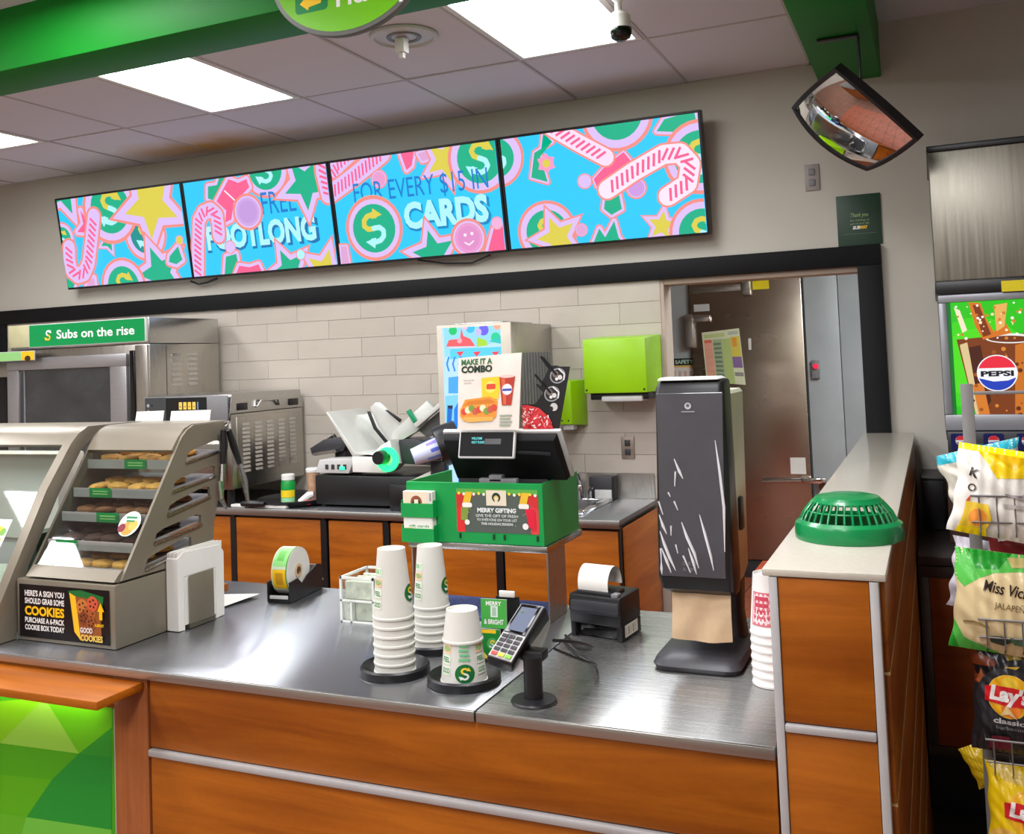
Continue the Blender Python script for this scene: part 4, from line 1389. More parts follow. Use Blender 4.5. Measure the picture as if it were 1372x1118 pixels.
b.hexa([tp(0, -0.008, -0.026), tp(TWD, -0.008, -0.026), tp(TWD, TLN * .96, -0.056), tp(0, TLN * .96, -0.056), tp(0, 0, 0), tp(TWD, 0, 0), tp(TWD, TLN, 0), tp(0, TLN, 0)], 0.005)
b.obj('body', M_BLACK, tm)
tbox(B(), 0.003, TWD - 0.003, 0.004, TLN - 0.003, 0.0, 0.003, 0.0015).obj('face_plate', M_GREY, tm)
tbox(B(), 0.006, TWD - 0.008, 0.066, TLN - 0.005, 0.003, 0.005, 0.001).obj('screen_surround', M_BLACKGLOSS, tm)
cv = Canvas(eps=0.00005)
cv.rect(0.011, 0.072, TWD - 0.013, TLN - 0.012, (146, 158, 186)); cv.rect(0.014, 0.108, TWD - 0.018, 0.124, (150, 170, 176)); cv.rect(0.018, 0.113, TWD - 0.03, 0.119, (110, 150, 120))
cv.build('screen', lambda u, v, l: tp(u, v, 0.0052 + l), SCREEN_DIM, tm)
kp = B()
tbox(kp, 0.004, TWD - 0.004, 0.006, 0.064, 0.003, 0.0036)
kp.obj('keypad', M_LGREY, tm)
kc = [mat('key_red', (220, 70, 60), 0.4), mat('key_yellow', (238, 216, 60), 0.4), mat('key_green', (130, 196, 50), 0.4)]
for r in range(5):
    for c in range(3):
        u = 0.007 + c * 0.0165; v = 0.009 + r * 0.011
        tbox(B(), u, u + 0.0135, v, v + 0.008, 0.0036, 0.0062, 0.0008).obj('key', kc[c] if r == 0 else M_DARK, tm)
b = B()
def flow(pts, n=6):
    P = [Vector(p) for p in pts]
    P = [P[0]] + P + [P[-1]]
    out = []
    for i in range(1, len(P) - 2):
        for k in range(n):
            s = k / n
            a, b_, c, d = P[i - 1], P[i], P[i + 1], P[i + 2]
            out.append(0.5 * ((2 * b_) + (c - a) * s + (2 * a - 5 * b_ + 4 * c - d) * s * s + (3 * b_ - a - 3 * c + d) * s ** 3))
    return out + [P[-2]]
b.tube(flow([(-0.715, 1.835, 1.02), (-0.69, 1.90, 1.0), (-0.69, 1.99, 0.965), (-0.73, 2.07, 0.935), (-0.78, 2.14, 0.9195), (-0.83, 2.21, 0.9195)]), 0.0035, 6)
tag(b.obj('cable', M_BLACK), 'black cable running from the card terminal to the receipt printer', 'cable')
tag(B().tube(flow([(-0.712, 1.83, 1.005), (-0.685, 1.88, 0.975), (-0.675, 1.96, 0.94), (-0.70, 2.03, 0.9185), (-0.755, 2.08, 0.9182), (-0.815, 2.16, 0.9182)]), 0.003, 6).obj('cable', M_BLACK), 'thin black cable looping lower behind the card terminal', 'cable')

# ---- gift cards on a small rack
t = thing('gift_card_rack', 'small black gift card rack standing behind the card terminal', 'card rack', (-0.91, 2.02, CT))
B().box(-0.958, -0.872, 1.985, 2.05, CT + 0.001, CT + 0.006).box(-0.93, -0.875, 2.04, 2.046, CT + 0.006, 1.045).obj('rack_body', M_BLACK, t)
def gift(x0, x1, z0, z1, y, tilt, lb, art):
    g = thing('gift_card', lb, 'gift card', ((x0 + x1) / 2, y, z0), group='gift cards in the small rack')
    U = Vector((1, 0, 0.02)).normalized(); V = Vector((0, tilt, 1)).normalized(); N = U.cross(V)
    o = Vector((x0, y, z0)); w, h = x1 - x0, z1 - z0
    P = lambda u, v, d: tuple(o + U * u + V * v + N * d)
    b = B(); b.hexa([P(0, 0, -.002), P(w, 0, -.002), P(w, 0, 0), P(0, 0, 0), P(0, h, -.002), P(w, h, -.002), P(w, h, 0), P(0, h, 0)])
    b.obj('card_stock', M_WHITE, g)
    cv = Canvas(eps=0.00006); art(cv, w, h)
    cv.build('card_print', lambda u, v, l: P(u, v, 0.0003 + l), GLOSSPRINT, g)
def ga(cv, w, h):
    cv.rect(0, 0, w, h, (70, 170, 70)); cv.text('MERRY', w * .5, h * .78, h * .14, (240, 240, 236), 0.03, 'c', w * .6)
    cv.rect(w * .38, h * .38, w * .66, h * .76, (226, 232, 226)); cv.rect(w * .44, h * .42, w * .6, h * .72, (170, 196, 176)); cv.text('& BRIGHT', w * .5, h * .14, h * .16, (240, 240, 236), 0.03, 'c', w * .76)
def gb_(cv, w, h):
    cv.rect(0, 0, w, h, (20, 130, 44)); cv.rect(w * .1, h * .86, w * .8, h * .98, (250, 200, 40)); cv.circ(w * .62, h * .5, w * .26, (80, 170, 90)); sub_logo(cv, w * .62, h * .5, w * .2, (250, 210, 60), (230, 240, 230)); cv.poly([(w * .1, 0), (w * .5, 0), (w * .1, h * .3)], (240, 214, 80))
def gc_(cv, w, h):
    cv.rect(0, 0, w, h, (200, 216, 230)); cv.rect(0, h * .5, w, h * .75, (90, 130, 190))
gift(-0.950, -0.888, 0.984, 1.047, 2.0, 0.05, 'bright green gift card with white lettering behind the terminal', ga)
gift(-0.952, -0.902, 0.920, 0.983, 1.992, 0.04, 'dark green gift card with yellow strip below the bright one', gb_)
gift(-0.966, -0.935, 0.940, 0.992, 2.012, 0.04, 'pale blue card peeping out left of the green gift cards', gc_)
# small white tag on top of the rack
tag(B().box(-0.918, -0.880, 2.03, 2.036, 1.046, 1.06, 0.002).obj('price_tag', M_PAPER), 'small white tag on top of the gift card rack', 'tag')

# ---- blue speckled mat
b = B(); b.hexa([(-1.31, 2.30, CT + 0.0005), (-0.93, 2.30, CT + 0.0005), (-0.93, 2.495, CT + 0.0005), (-1.31, 2.495, CT + 0.0005), (-1.31, 2.30, CT + 0.006), (-0.93, 2.30, CT + 0.006), (-0.93, 2.495, CT + 0.006), (-1.31, 2.495, CT + 0.006)], 0.001, 1)
tag(b.obj('counter_mat', mat('blue_fleck', (70, 84, 140), 0.8, vary=0.45, scale=160, bump=0.6, bscale=200)), 'blue speckled mat lying on the worktop under the steel shelf', 'mat')

# ---- steel shelf with the green box
t = thing('till_shelf', 'brushed steel shelf on legs carrying the green till surround', 'shelf', (-1.1, 2.43, CT))
B().box(-1.30, -0.905, 2.305, 2.57, 1.088, 1.105, 0.002).obj('shelf_top', M_STEEL, t)
for x in (-1.295, -0.911):
    B().box(x, x + 0.004, 2.312, 2.435, CT + 0.007 if x < -1 else CT + 0.001, 1.0875).obj('leg_plate', M_STEELV, t)
t = thing('till_surround', 'bright green open box around the till with a festive poster', 'box', (-1.105, 2.43, 1.106))
gz0, gz1 = 1.107, 1.262
gx0, gx1, gy0, gy1 = -1.298, -0.910, 2.30, 2.562
b = B()
b.box(gx0, gx1, gy0, gy0 + 0.006, gz0, gz1, 0.001, 1); b.box(gx0, gx0 + 0.006, gy0 + 0.006, gy1, gz0, gz1); b.box(gx1 - 0.006, gx1, gy0 + 0.006, gy1, gz0, gz1)
b.obj('panels', M_GREENBOX, t)
for z0 in (1.122, 1.187):
    b = B()
    b.box(-1.30, -1.205, 2.272, 2.275, z0 - 0.014, z0 + 0.022); b.box(-1.30, -1.298, 2.275, 2.2995, z0 - 0.014, z0 + 0.03); b.box(-1.207, -1.205, 2.275, 2.2995, z0 - 0.014, z0 + 0.03); b.box(-1.298, -1.207, 2.275, 2.2995, z0 - 0.014, z0 - 0.011)
    b.obj('card_pocket', M_GREENBOX, t)
b = B()
for x in (-1.145, -1.05, -1.02, -0.93):
    b.box(x, x + 0.006, gy0 - 0.003, gy0 - 0.0002, gz0 + 0.012, gz0 + 0.026, 0.001, 1)
b.obj('slot_hook', mat('dark_green_slot', (6, 60, 26), 0.5), t)
for z0, lb, k in ((1.190, 'cream card stack with a dark arch logo in the upper green pocket', 0), (1.124, 'white card stack with small green lettering in the lower green pocket', 1)):
    g = thing('card_stack', lb, 'cards', (-1.252, 2.285, z0 - 0.008))
    B().box(-1.296, -1.209, 2.277, 2.297, z0 - 0.010, z0 + 0.050, 0.001, 1).obj('cards', M_PAPER, g)
    cv = Canvas(eps=0.00006)
    if k == 0:
        cv.rect(-1.295, 1.20, -1.222, 1.239, (232, 216, 190)); cv.circ(-1.256, 1.212, 0.017, (150, 80, 50)); cv.circ(-1.256, 1.209, 0.012, (40, 30, 30)); cv.rect(-1.262, 1.2, -1.250, 1.219, (236, 226, 206)); cv.rect(-1.217, 1.215, -1.212, 1.236, (160, 150, 140))
    else:
        cv.rect(-1.295, 1.14, -1.212, 1.173, (238, 236, 226)); cv.text('gift cards', -1.25, 1.147, 0.007, (90, 150, 90), 0.02, 'c', 0.06); cv.rect(-1.29, 1.142, -1.265, 1.145, (240, 190, 80))
    cv.build('card_print', XZ(2.2768), PRINT, g)
# festive poster on the front of the surround
cv = Canvas(eps=0.00006)
x0, x1, z0, z1 = -1.15, -0.922, 1.136, 1.247
cv.rect(x0, z0, x1, z1, (84, 92, 84))
cv.rect(x0, z0, x0 + 0.022, z1 - 0.012, (222, 44, 44)); cv.rect(x1 - 0.022, z0, x1, z1 - 0.012, (222, 60, 66))
cv.poly([(x0, z1), (x0 + 0.07, z1), (x0 + 0.03, z1 - 0.035), (x0, z1 - 0.05)], (200, 46, 40)); cv.poly([(x1, z1), (x1 - 0.07, z1), (x1 - 0.03, z1 - 0.035), (x1, z1 - 0.05)], (206, 46, 44))
cv.rect(x0, z1 - 0.012, x1, z1, (90, 170, 70))
for q in range(16):
    cv.circ(x0 + 0.008 + q * 0.0142, z1 - 0.012 - (q % 2) * 0.002, 0.004, ((250, 210, 60), (240, 240, 220))[q % 2], seg=8)
for s, ox in ((1, x0 + 0.035), (-1, x1 - 0.035)):
    cv.poly([(ox - 0.008, z1 - 0.008), (ox + 0.012, z1 - 0.008), (ox + 0.004, z1 - 0.038), (ox - 0.016, z1 - 0.036)], (232, 186, 50))
    cv.rrect(ox - 0.018, z1 - 0.048, ox + 0.010, z1 - 0.036, 0.004, (240, 236, 226))
cv.poly([(x0 + 0.014, z1 - 0.048), (x0 + 0.036, z1 - 0.048), (x0 + 0.030, z1 - 0.085), (x0 + 0.012, z1 - 0.08)], (130, 150, 60)); cv.circ(x0 + 0.03, z1 - 0.086, 0.007, (236, 236, 226))
cv.poly([(x1 - 0.036, z1 - 0.048), (x1 - 0.010, z1 - 0.048), (x1 - 0.008, z1 - 0.10), (x1 - 0.026, z1 - 0.095)], (222, 30, 56)); cv.circ(x1 - 0.036, z1 - 0.092, 0.008, (240, 236, 230))
cv.rect(-1.064, z1 - 0.042, -1.008, z1 - 0.003, (228, 216, 190)); cv.circ(-1.036, z1 - 0.021, 0.012, (30, 50, 44)); cv.circ(-1.036, z1 - 0.023, 0.007, (226, 190, 90)); cv.rect(-1.040, z1 - 0.033, -1.032, z1 - 0.02, (228, 216, 190))
cv.text('MERRY GIFTING', -1.036, z0 + 0.052, 0.0105, (236, 240, 236), 0.04, 'c', 0.108)
cv.text('GIVE THE GIFT OF FRESH', -1.036, z0 + 0.040, 0.0068, (206, 214, 206), 0.02, 'c', 0.118)
cv.text('TO EVERYONE ON YOUR LIST', -1.036, z0 + 0.030, 0.0062, (206, 214, 206), 0.02, 'c', 0.112)
cv.text('THIS HOLIDAY SEASON', -1.036, z0 + 0.020, 0.0060, (226, 230, 226), 0.02, 'c', 0.088)
for q in range(18):
    cv.circ(random.uniform(x0 + .03, x1 - .03), random.uniform(z0 + .004, z0 + .06), 0.0016, (150, 166, 156), seg=6)
cv.build('festive_poster', XZ(gy0 - 0.0004), PRINT, t)

# ---- till monitor seen from behind, customer display
t = thing('till_monitor', 'black till monitor seen from behind, tilted inside the green surround', 'monitor', (-1.02, 2.42, 1.107))
def mp(x, k, d):           # k up the screen 0..1, d behind
    a = Vector((0, 2.405, 1.268)); c = Vector((0, 2.315, 1.392))
    up = (c - a); n = Vector((0, -up.z, up.y)).normalized()
    p = a + up * k + n * d
    return (x, p.y, p.z)
b = B()
X0, X1 = -1.192, -0.862
b.hexa([mp(X0, 0, -0.012), mp(X1, 0, -0.012), mp(X1, 0, 0.0), mp(X0, 0, 0.0), mp(X0, 1, -0.012), mp(X1, 1, -0.012), mp(X1, 1, 0.0), mp(X0, 1, 0.0)], 0.003)
b.obj('screen_bezel', M_LGREY, t)
b = B()
b.hexa([mp(X0 + 0.002, 0.01, 0.0), mp(X1 - 0.008, 0.01, 0.0), mp(X1 - 0.012, 0.03, 0.02), mp(X0 + 0.004, 0.03, 0.02), mp(X0 + 0.002, 0.97, 0.0), mp(X1 - 0.008, 0.97, 0.0), mp(X1 - 0.016, 0.90, 0.02), mp(X0 + 0.006, 0.90, 0.02)], 0.003)
b.obj('rear_shell', mat('matt_black_shell', (14, 14, 16), 0.55, spec=0.25), t)
b = B()
b.hexa([mp(-0.985, 0.64, 0.019), mp(-0.895, 0.60, 0.019), mp(-0.895, 0.60, 0.0235), mp(-0.985, 0.64, 0.0235), mp(-0.985, 0.70, 0.019), mp(-0.895, 0.66, 0.019), mp(-0.895, 0.66, 0.0235), mp(-0.985, 0.70, 0.0235)], 0.001, 1)
b.obj('vent_slot', M_DARK, t)
B().box(-1.185, -0.925, 2.385, 2.46, 1.119, 1.272, 0.006).obj('stand_box', M_BLACK, t)
B().box(-1.09, -0.98, 2.345, 2.50, 1.1065, 1.118, 0.003).hexa([(-1.07, 2.40, 1.118), (-1.0, 2.40, 1.118), (-1.0, 2.47, 1.118), (-1.07, 2.47, 1.118), (-1.07, 2.385, 1.30), (-1.0, 2.385, 1.30), (-1.0, 2.42, 1.30), (-1.07, 2.42, 1.30)]).obj('stand', M_DARK, t)
B().box(-1.09, -0.985, 2.312, 2.334, 1.25, 1.272, 0.003).box(-1.062, -1.025, 2.312, 2.336, 1.262, 1.281, 0.003).obj('connector_block', M_GREY, t)
t = thing('customer_display', 'small black customer display with pale rim on the till monitor', 'display', (-1.05, 2.29, 1.325))
D0, D1 = Vector((-1.132, 2.278, 1.327)), Vector((-1.132, 2.296, 1.397))
dv = (D1 - D0); dh = dv.length; dv.normalize()
dn = Vector((1, 0, 0)).cross(dv)
DP = lambda u, v, d: tuple(D0 + Vector((1, 0, 0)) * u + dv * v + dn * d)
b = B(); b.hexa([DP(0, 0, -.012), DP(.158, 0, -.012), DP(.158, 0, 0), DP(0, 0, 0), DP(0, dh, -.012), DP(.158, dh, -.012), DP(.158, dh, 0), DP(0, dh, 0)], 0.004)
b.obj('display_rim', M_LGREY, t)
b = B(); b.hexa([DP(.004, .004, -.002), DP(.154, .004, -.002), DP(.154, .004, .001), DP(.004, .004, .001), DP(.004, dh - .004, -.002), DP(.154, dh - .004, -.002), DP(.154, dh - .004, .001), DP(.004, dh - .004, .001)], 0.002, 1)
b.obj('display_face', mat('matt_black_face', (10, 10, 12), 0.5, spec=0.2), t)
cv = Canvas(eps=0.00006)
cv.text('WELCOME', .052, .048, .006, (80, 220, 224), 0.02, 'c', .03); cv.text('NEXT PLEASE', .056, .038, .006, (80, 220, 224), 0.02, 'c', .036); cv.rect(.075, .036, .12, .05, (34, 36, 40))
cv.build('lit_text', lambda u, v, l: DP(u, v, .0013 + l), SCREEN, t)
B().hexa([(-1.08, 2.302, 1.36), (-1.03, 2.302, 1.36), (-1.03, 2.318, 1.36), (-1.08, 2.318, 1.36), (-1.08, 2.306, 1.385), (-1.03, 2.306, 1.385), (-1.03, 2.316, 1.385), (-1.08, 2.316, 1.385)]).obj('bracket', M_DARK, t)

# ---- combo sign
t = thing('counter_sign', 'cream sign reading MAKE IT A COMBO standing above the till display', 'sign', (-1.045, 2.29, 1.398))
b = B(); b.hexa([(-1.133, 2.288, 1.3985), (-.962, 2.288, 1.3985), (-.962, 2.291, 1.3985), (-1.133, 2.291, 1.3985), (-1.129, 2.300, 1.584), (-.951, 2.300, 1.592), (-.951, 2.303, 1.592), (-1.129, 2.303, 1.584)])
b.obj('sign_board', mat('sign_cream', (226, 216, 204), 0.5), t)
cv = Canvas(eps=0.00005)
U = Vector((1, 0, 0.02)).normalized(); V = Vector((0.004, 0.012, 0.187)).normalized()
cv.text('MAKE IT A', 0.052, 0.166, 0.014, (50, 110, 66), 0.04, 'c', 0.088); cv.text('COMBO', 0.052, 0.146, 0.016, (20, 50, 30), 0.05, 'c', 0.088)
cv.text('Add any side', 0.03, 0.124, 0.004, (120, 116, 108), 0, 'c', 0.03); cv.text('and drink', 0.027, 0.117, 0.004, (120, 116, 108), 0, 'c', 0.022)
cv.poly([(0.068, 0.080), (0.114, 0.074), (0.120, 0.132), (0.066, 0.130)], (240, 196, 40)); cv.circ(0.092, 0.106, 0.015, (244, 214, 100)); cv.rrect(0.080, 0.100, 0.106, 0.114, 0.004, (214, 70, 44))
cv.poly([(0.124, 0.058), (0.150, 0.058), (0.160, 0.13), (0.116, 0.13)], (176, 54, 36)); cv.poly([(0.128, 0.06), (0.136, 0.06), (0.132, 0.126), (0.122, 0.126)], (206, 96, 60)); cv.circ(0.138, 0.098, 0.014, (226, 220, 230)); cv.rect(0.125, 0.094, 0.151, 0.100, (60, 80, 160)); cv.circ(0.138, 0.131, 0.021, (226, 190, 180), 0.004)
cv.poly([(0.006, 0.050), (0.02, 0.076), (0.09, 0.082), (0.112, 0.070), (0.108, 0.028), (0.02, 0.02), (0.006, 0.034)], (232, 144, 52)); cv.poly([(0.014, 0.060), (0.03, 0.072), (0.09, 0.076), (0.106, 0.066), (0.09, 0.064), (0.03, 0.062)], (206, 120, 40))
for q in range(9):
    cv.circ(0.018 + q * 0.0105, 0.045 + (q % 3) * 0.004, 0.009, ((206, 70, 50), (240, 220, 180), (120, 150, 60), (190, 90, 70))[q % 4], seg=10)
cv.poly([(0.01, 0.026), (0.03, 0.018), (0.10, 0.020), (0.10, 0.03), (0.02, 0.032)], (240, 170, 80))
for q in range(4):
    cv.rect(0.118, 0.03 - q * 0.008, 0.152 - (q % 2) * 0.004, 0.034 - q * 0.008, (150, 160, 140))
cv.build('sign_print', plane_map((-1.132, 2.2874, 1.3995), U, V), PRINT, t)

# ---- die cut black drinks board
t = thing('drinks_board', 'black cut-out board showing two iced drinks with black straws', 'sign', (-0.9, 2.32, 1.395))
outl = [(-0.965, 1.3955), (-0.868, 1.3955), (-0.832, 1.552), (-0.858, 1.553), (-0.868, 1.556), (-0.882, 1.556), (-0.903, 1.58), (-0.909, 1.577), (-0.890, 1.547), (-0.905, 1.52), (-0.912, 1.505), (-0.921, 1.512), (-0.925, 1.508), (-0.906, 1.488), (-0.93, 1.46), (-0.965, 1.46)]
plate('board', outl, [], 0.003, lambda u, v, w: (u, 2.325 + w, v), M_BLACK, t)
cv = Canvas(eps=0.00005)
for cx, cz in ((-0.865, 1.53), (-0.882, 1.485)):
    cv.circ(cx, cz, 0.0215, (150, 150, 152), 0.019, rot=.5); cv.circ(cx, cz, 0.018, (48, 44, 44), 0.0155, rot=.5); cv.circ(cx - .006, cz + .004, 0.008, (120, 110, 106)); cv.circ(cx + .006, cz - .004, .006, (214, 210, 206)); cv.circ(cx - .003, cz - .008, .004, (230, 228, 224))
    cv.stroke([(cx + .004, cz + .017), (cx + .018, cz + .004), (cx + .016, cz - .01)], .0035, (226, 226, 226))
    cv.stroke([(cx - .042, cz + .048), (cx - .004, cz + .004)], .006, (14, 14, 16))
cv.circ(-0.878, 1.452, .01, (200, 196, 194)); cv.circ(-0.886, 1.448, .006, (40, 40, 42))
cv.poly([(-0.964, 1.397), (-0.882, 1.397), (-0.890, 1.424), (-0.918, 1.45), (-0.95, 1.458), (-0.964, 1.458)], (214, 60, 66))
for q in range(90):
    x = random.uniform(-.962, -.89); z = random.uniform(1.399, 1.45)
    if z < 1.458 - (x + .955) * .5:
        a = random.uniform(0, 3)
        cv.stroke([(x, z), (x + .008 * math.cos(a), z + .008 * math.sin(a))], .003, ((250, 226, 224), (240, 130, 130), (196, 30, 40))[q % 3], False)
cv.build('board_print', XZ(2.3231), GLOSSPRINT, t)
B().box(-0.95, -0.88, 2.327, 2.36, 1.3935, 1.398, 0.001, 1).obj('board_foot', M_BLACK, t)

# ---- receipt printer
t = thing('receipt_printer', 'black receipt printer with a curl of white receipt paper', 'printer', (-0.75, 2.27, CT))
b = B()
pr = [(-0.824, 2.225), (-0.690, 2.200), (-0.676, 2.320), (-0.806, 2.342)]
def pbox(b, k0, k1, l0, l1, z0, z1, bev=0.003):
    def Q(k, l, z):
        p = [pr[0][i] * (1 - k) * (1 - l) + pr[1][i] * k * (1 - l) + pr[2][i] * k * l + pr[3][i] * (1 - k) * l for i in (0, 1)]
        return (p[0], p[1], z)
    b.hexa([Q(k0, l0, z0), Q(k1, l0, z0), Q(k1, l1, z0), Q(k0, l1, z0), Q(k0, l0, z1), Q(k1, l0, z1), Q(k1, l1, z1), Q(k0, l1, z1)], bev)
    return b
pbox(B(), 0, 1, 0.0, 1, 0.948, 1.016, 0.005).obj('body', M_BLACK, t)
pbox(B(), 0.02, 0.98, -0.03, 0.02, 0.975, 1.006, 0.006).obj('front_cover', M_DARK, t)
for k in (0.0, 0.9):
    pbox(B(), k, k + 0.1, 0.04, 0.98, CT + 0.001, 0.95, 0.002).obj('side_foot', M_BLACK, t)
pbox(B(), 0.1, 0.9, 0.12, 0.98, CT + 0.004, 0.95, 0.002).obj('base', M_BLACKGLOSS, t)
pbox(B(), 0.82, 0.95, 0.02, 0.2, 1.014, 1.024, 0.002).obj('feed_button', M_GREY, t)
cv = Canvas(eps=0.00006)
cv.rect(0.0, 0, 0.075, 0.028, (226, 222, 206))
for q in range(5):
    cv.rect(0.006 + q * 0.013, 0.004, 0.008 + q * 0.013 + 0.004 * (q % 2), 0.022, (150, 146, 130))
sd = (Vector((pr[2][0], pr[2][1], 0)) - Vector((pr[1][0], pr[1][1], 0))).normalized()
cv.build('side_label', plane_map(Vector((pr[1][0], pr[1][1], 0.922)) + sd * 0.02 + Vector((0.0006, 0, 0)), sd, (0, 0, 1)), PRINT, t)
cv = Canvas(eps=0.00005); cv.text('PRINT', 0, 0, 0.0045, (170, 170, 170), 0.02, 'c', 0.022)
fdir = Vector((pr[1][0] - pr[0][0], pr[1][1] - pr[0][1], 0)).normalized()
b = B()
rings = []
for k in range(15):
    f = k / 14
    a = -0.35 + f * 3.6
    rings.append((-math.cos(a) * 0.036, math.sin(a) * 0.042))
base = Vector((-0.757, 2.262, 1.034)); side_ = fdir
back_ = Vector((-fdir.y, fdir.x, 0))
vs = []
for (du, dz) in rings:
    for w in (-0.04, 0.04):
        p = base + side_ * w + back_ * du + Vector((0, 0, dz + 0.002))
        vs.append(tuple(p))
b.faces(vs, [(2 * k, 2 * k + 1, 2 * k + 3, 2 * k + 2) for k in range(14)], True)
b.obj('receipt_paper', M_PAPER, t)
pbox(B(), 0.14, 0.86, 0.05, 0.62, 1.012, 1.024, 0.003).obj('paper_cover', M_BLACK, t)

# ---- tall napkin dispenser
t = thing('towel_dispenser', 'tall black dispenser with film covered front and hanging brown napkin', 'napkin dispenser', (-0.485, 2.15, CT))
b = B()
def slab2(z, x0, x1, y0, y1, r):
    pts = []
    for cx, cy, a0 in ((x1 - r, y0 + r, -90), (x1 - r, y1 - r, 0), (x0 + r, y1 - r, 90), (x0 + r, y0 + r, 180)):
        for k in range(5):
            a = math.radians(a0 + k * 22.5)
            pts.append((cx + r * math.cos(a), cy + r * math.sin(a), z))
    return pts
b.loft([slab2(CT + 0.001, -0.572, -0.398, 2.04, 2.285, 0.03), slab2(CT + 0.012, -0.578, -0.392, 2.034, 2.29, 0.03), slab2(CT + 0.024, -0.572, -0.398, 2.045, 2.285, 0.03), slab2(CT + 0.034, -0.545, -0.42, 2.09, 2.27, 0.03)])
b.obj('foot_plate', M_DARK, t)
B().loft([slab2(CT + 0.026, -0.545, -0.412, 2.205, 2.28, 0.02), slab2(1.0, -0.545, -0.418, 2.215, 2.28, 0.02), slab2(1.10, -0.545, -0.414, 2.20, 2.285, 0.02)]).obj('neck', M_DARK, t)
M_CASE = mat('dispenser_side', (208, 210, 184), 0.4, 0.2, vary=0.03)
B().loft([slab2(1.065, -0.540, -0.418, 2.15, 2.27, 0.02), slab2(1.10, -0.546, -0.405, 2.135, 2.275, 0.02), slab2(1.485, -0.535, -0.400, 2.135, 2.285, 0.02), slab2(1.492, -0.53, -0.405, 2.14, 2.28, 0.02)]).obj('rear_case', M_CASE, t)
def fcov(z, dx0, y0, y1, r=0.012):
    return slab2(z, -0.558 + dx0, -0.398 - dx0 * 0.2, y0, y1, r)
b = B()
b.loft([fcov(1.070, 0.018, 2.075, 2.134), fcov(1.082, 0.006, 2.055, 2.134), fcov(1.11, 0.0, 2.05, 2.134), fcov(1.50, 0.012, 2.048, 2.134), fcov(1.514, 0.016, 2.056, 2.134), fcov(1.518, 0.022, 2.066, 2.125)])
b.obj('front_cover', M_BLACK, t)
M_FACE = mat('smoked_front', (72, 72, 78), 0.16, vary=0.05, coat=0.6)
B().hexa([(-0.549, 2.0465, 1.11), (-0.414, 2.0465, 1.11), (-0.414, 2.05, 1.11), (-0.549, 2.05, 1.11), (-0.540, 2.0445, 1.492), (-0.402, 2.0445, 1.492), (-0.402, 2.05, 1.492), (-0.540, 2.05, 1.492)], 0.001, 1).obj('smoked_window', M_FACE, t)
B().hexa([(-0.54, 2.046, 1.5185), (-0.41, 2.046, 1.5185), (-0.405, 2.12, 1.5185), (-0.54, 2.12, 1.5185), (-0.536, 2.056, 1.525), (-0.416, 2.056, 1.525), (-0.412, 2.11, 1.525), (-0.536, 2.11, 1.525)], 0.002, 1).obj('top_cap', M_LGREY, t)
B().box(-0.4085, -0.396, 2.16, 2.19, 1.19, 1.26, 0.003).obj('side_latch', M_BLACK, t)
cv = Canvas(eps=0.00005)
cv.circ(0, 0, 0.007, (190, 190, 192)); cv.circ(0, 0.001, 0.0035, (90, 90, 94)); cv.rect(-0.014, -0.013, 0.014, -0.0105, (150, 150, 154))
cv.build('round_badge', XZ(2.0436), PRINT, t) if False else cv.build('round_badge', plane_map((-0.475, 2.0440, 1.465), (1, 0, 0), (0, -0.002, 0.38)), PRINT, t)
cv = Canvas(eps=0.00005); cv.text('ONE AT', 0, 0.006, 0.008, (126, 126, 130), 0, 'c', 0.03); cv.text('A TIME', 0, -0.006, 0.008, (126, 126, 130), 0, 'c', 0.03)
cv.build('faint_lettering', plane_map((-0.487, 2.0464, 1.128), (1, 0, 0), (0, -0.002, 0.38)), PRINT, t)
# film wrinkles as raised ridges, streak highlights put into their whitish colour
M_CREASE_GLINT = mat('film_crease', (232, 232, 236), 0.2, vary=0.02, coat=0.5)
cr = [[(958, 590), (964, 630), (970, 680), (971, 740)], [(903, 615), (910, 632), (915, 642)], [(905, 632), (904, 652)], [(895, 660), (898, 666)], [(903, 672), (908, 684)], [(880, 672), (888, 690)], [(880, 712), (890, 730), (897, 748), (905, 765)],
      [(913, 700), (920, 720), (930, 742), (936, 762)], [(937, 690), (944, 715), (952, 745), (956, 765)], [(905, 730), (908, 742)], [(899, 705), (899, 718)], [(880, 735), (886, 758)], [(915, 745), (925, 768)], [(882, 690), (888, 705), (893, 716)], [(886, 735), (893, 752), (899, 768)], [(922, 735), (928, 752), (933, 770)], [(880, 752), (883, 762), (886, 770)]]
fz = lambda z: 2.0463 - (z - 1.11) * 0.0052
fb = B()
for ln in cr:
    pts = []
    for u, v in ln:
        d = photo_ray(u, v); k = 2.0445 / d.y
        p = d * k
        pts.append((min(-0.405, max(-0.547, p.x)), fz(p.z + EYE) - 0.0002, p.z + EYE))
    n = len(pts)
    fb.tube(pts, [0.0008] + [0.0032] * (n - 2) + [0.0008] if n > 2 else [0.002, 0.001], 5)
fb.obj('crease_glints', M_CREASE_GLINT, t)
b = B()
n = 8
vs = []
for j in range(n + 1):
    for i in range(n + 1):
        x = -0.536 + 0.125 * i / n; z = 1.075 - 0.098 * j / n
        vs.append((x, 2.078 - 0.012 * math.sin(j / n * 1.5) + 0.004 * math.sin(i * 1.3 + j * .5), z - (0.004 * math.sin(i / n * 3)) * j / n))
b.faces(vs, [(j * 9 + i, j * 9 + i + 1, (j + 1) * 9 + i + 1, (j + 1) * 9 + i) for j in range(n) for i in range(n)], True)
tag(b.obj('paper_napkin', M_KRAFT), 'brown paper napkin hanging out of the tall black dispenser', 'napkin')

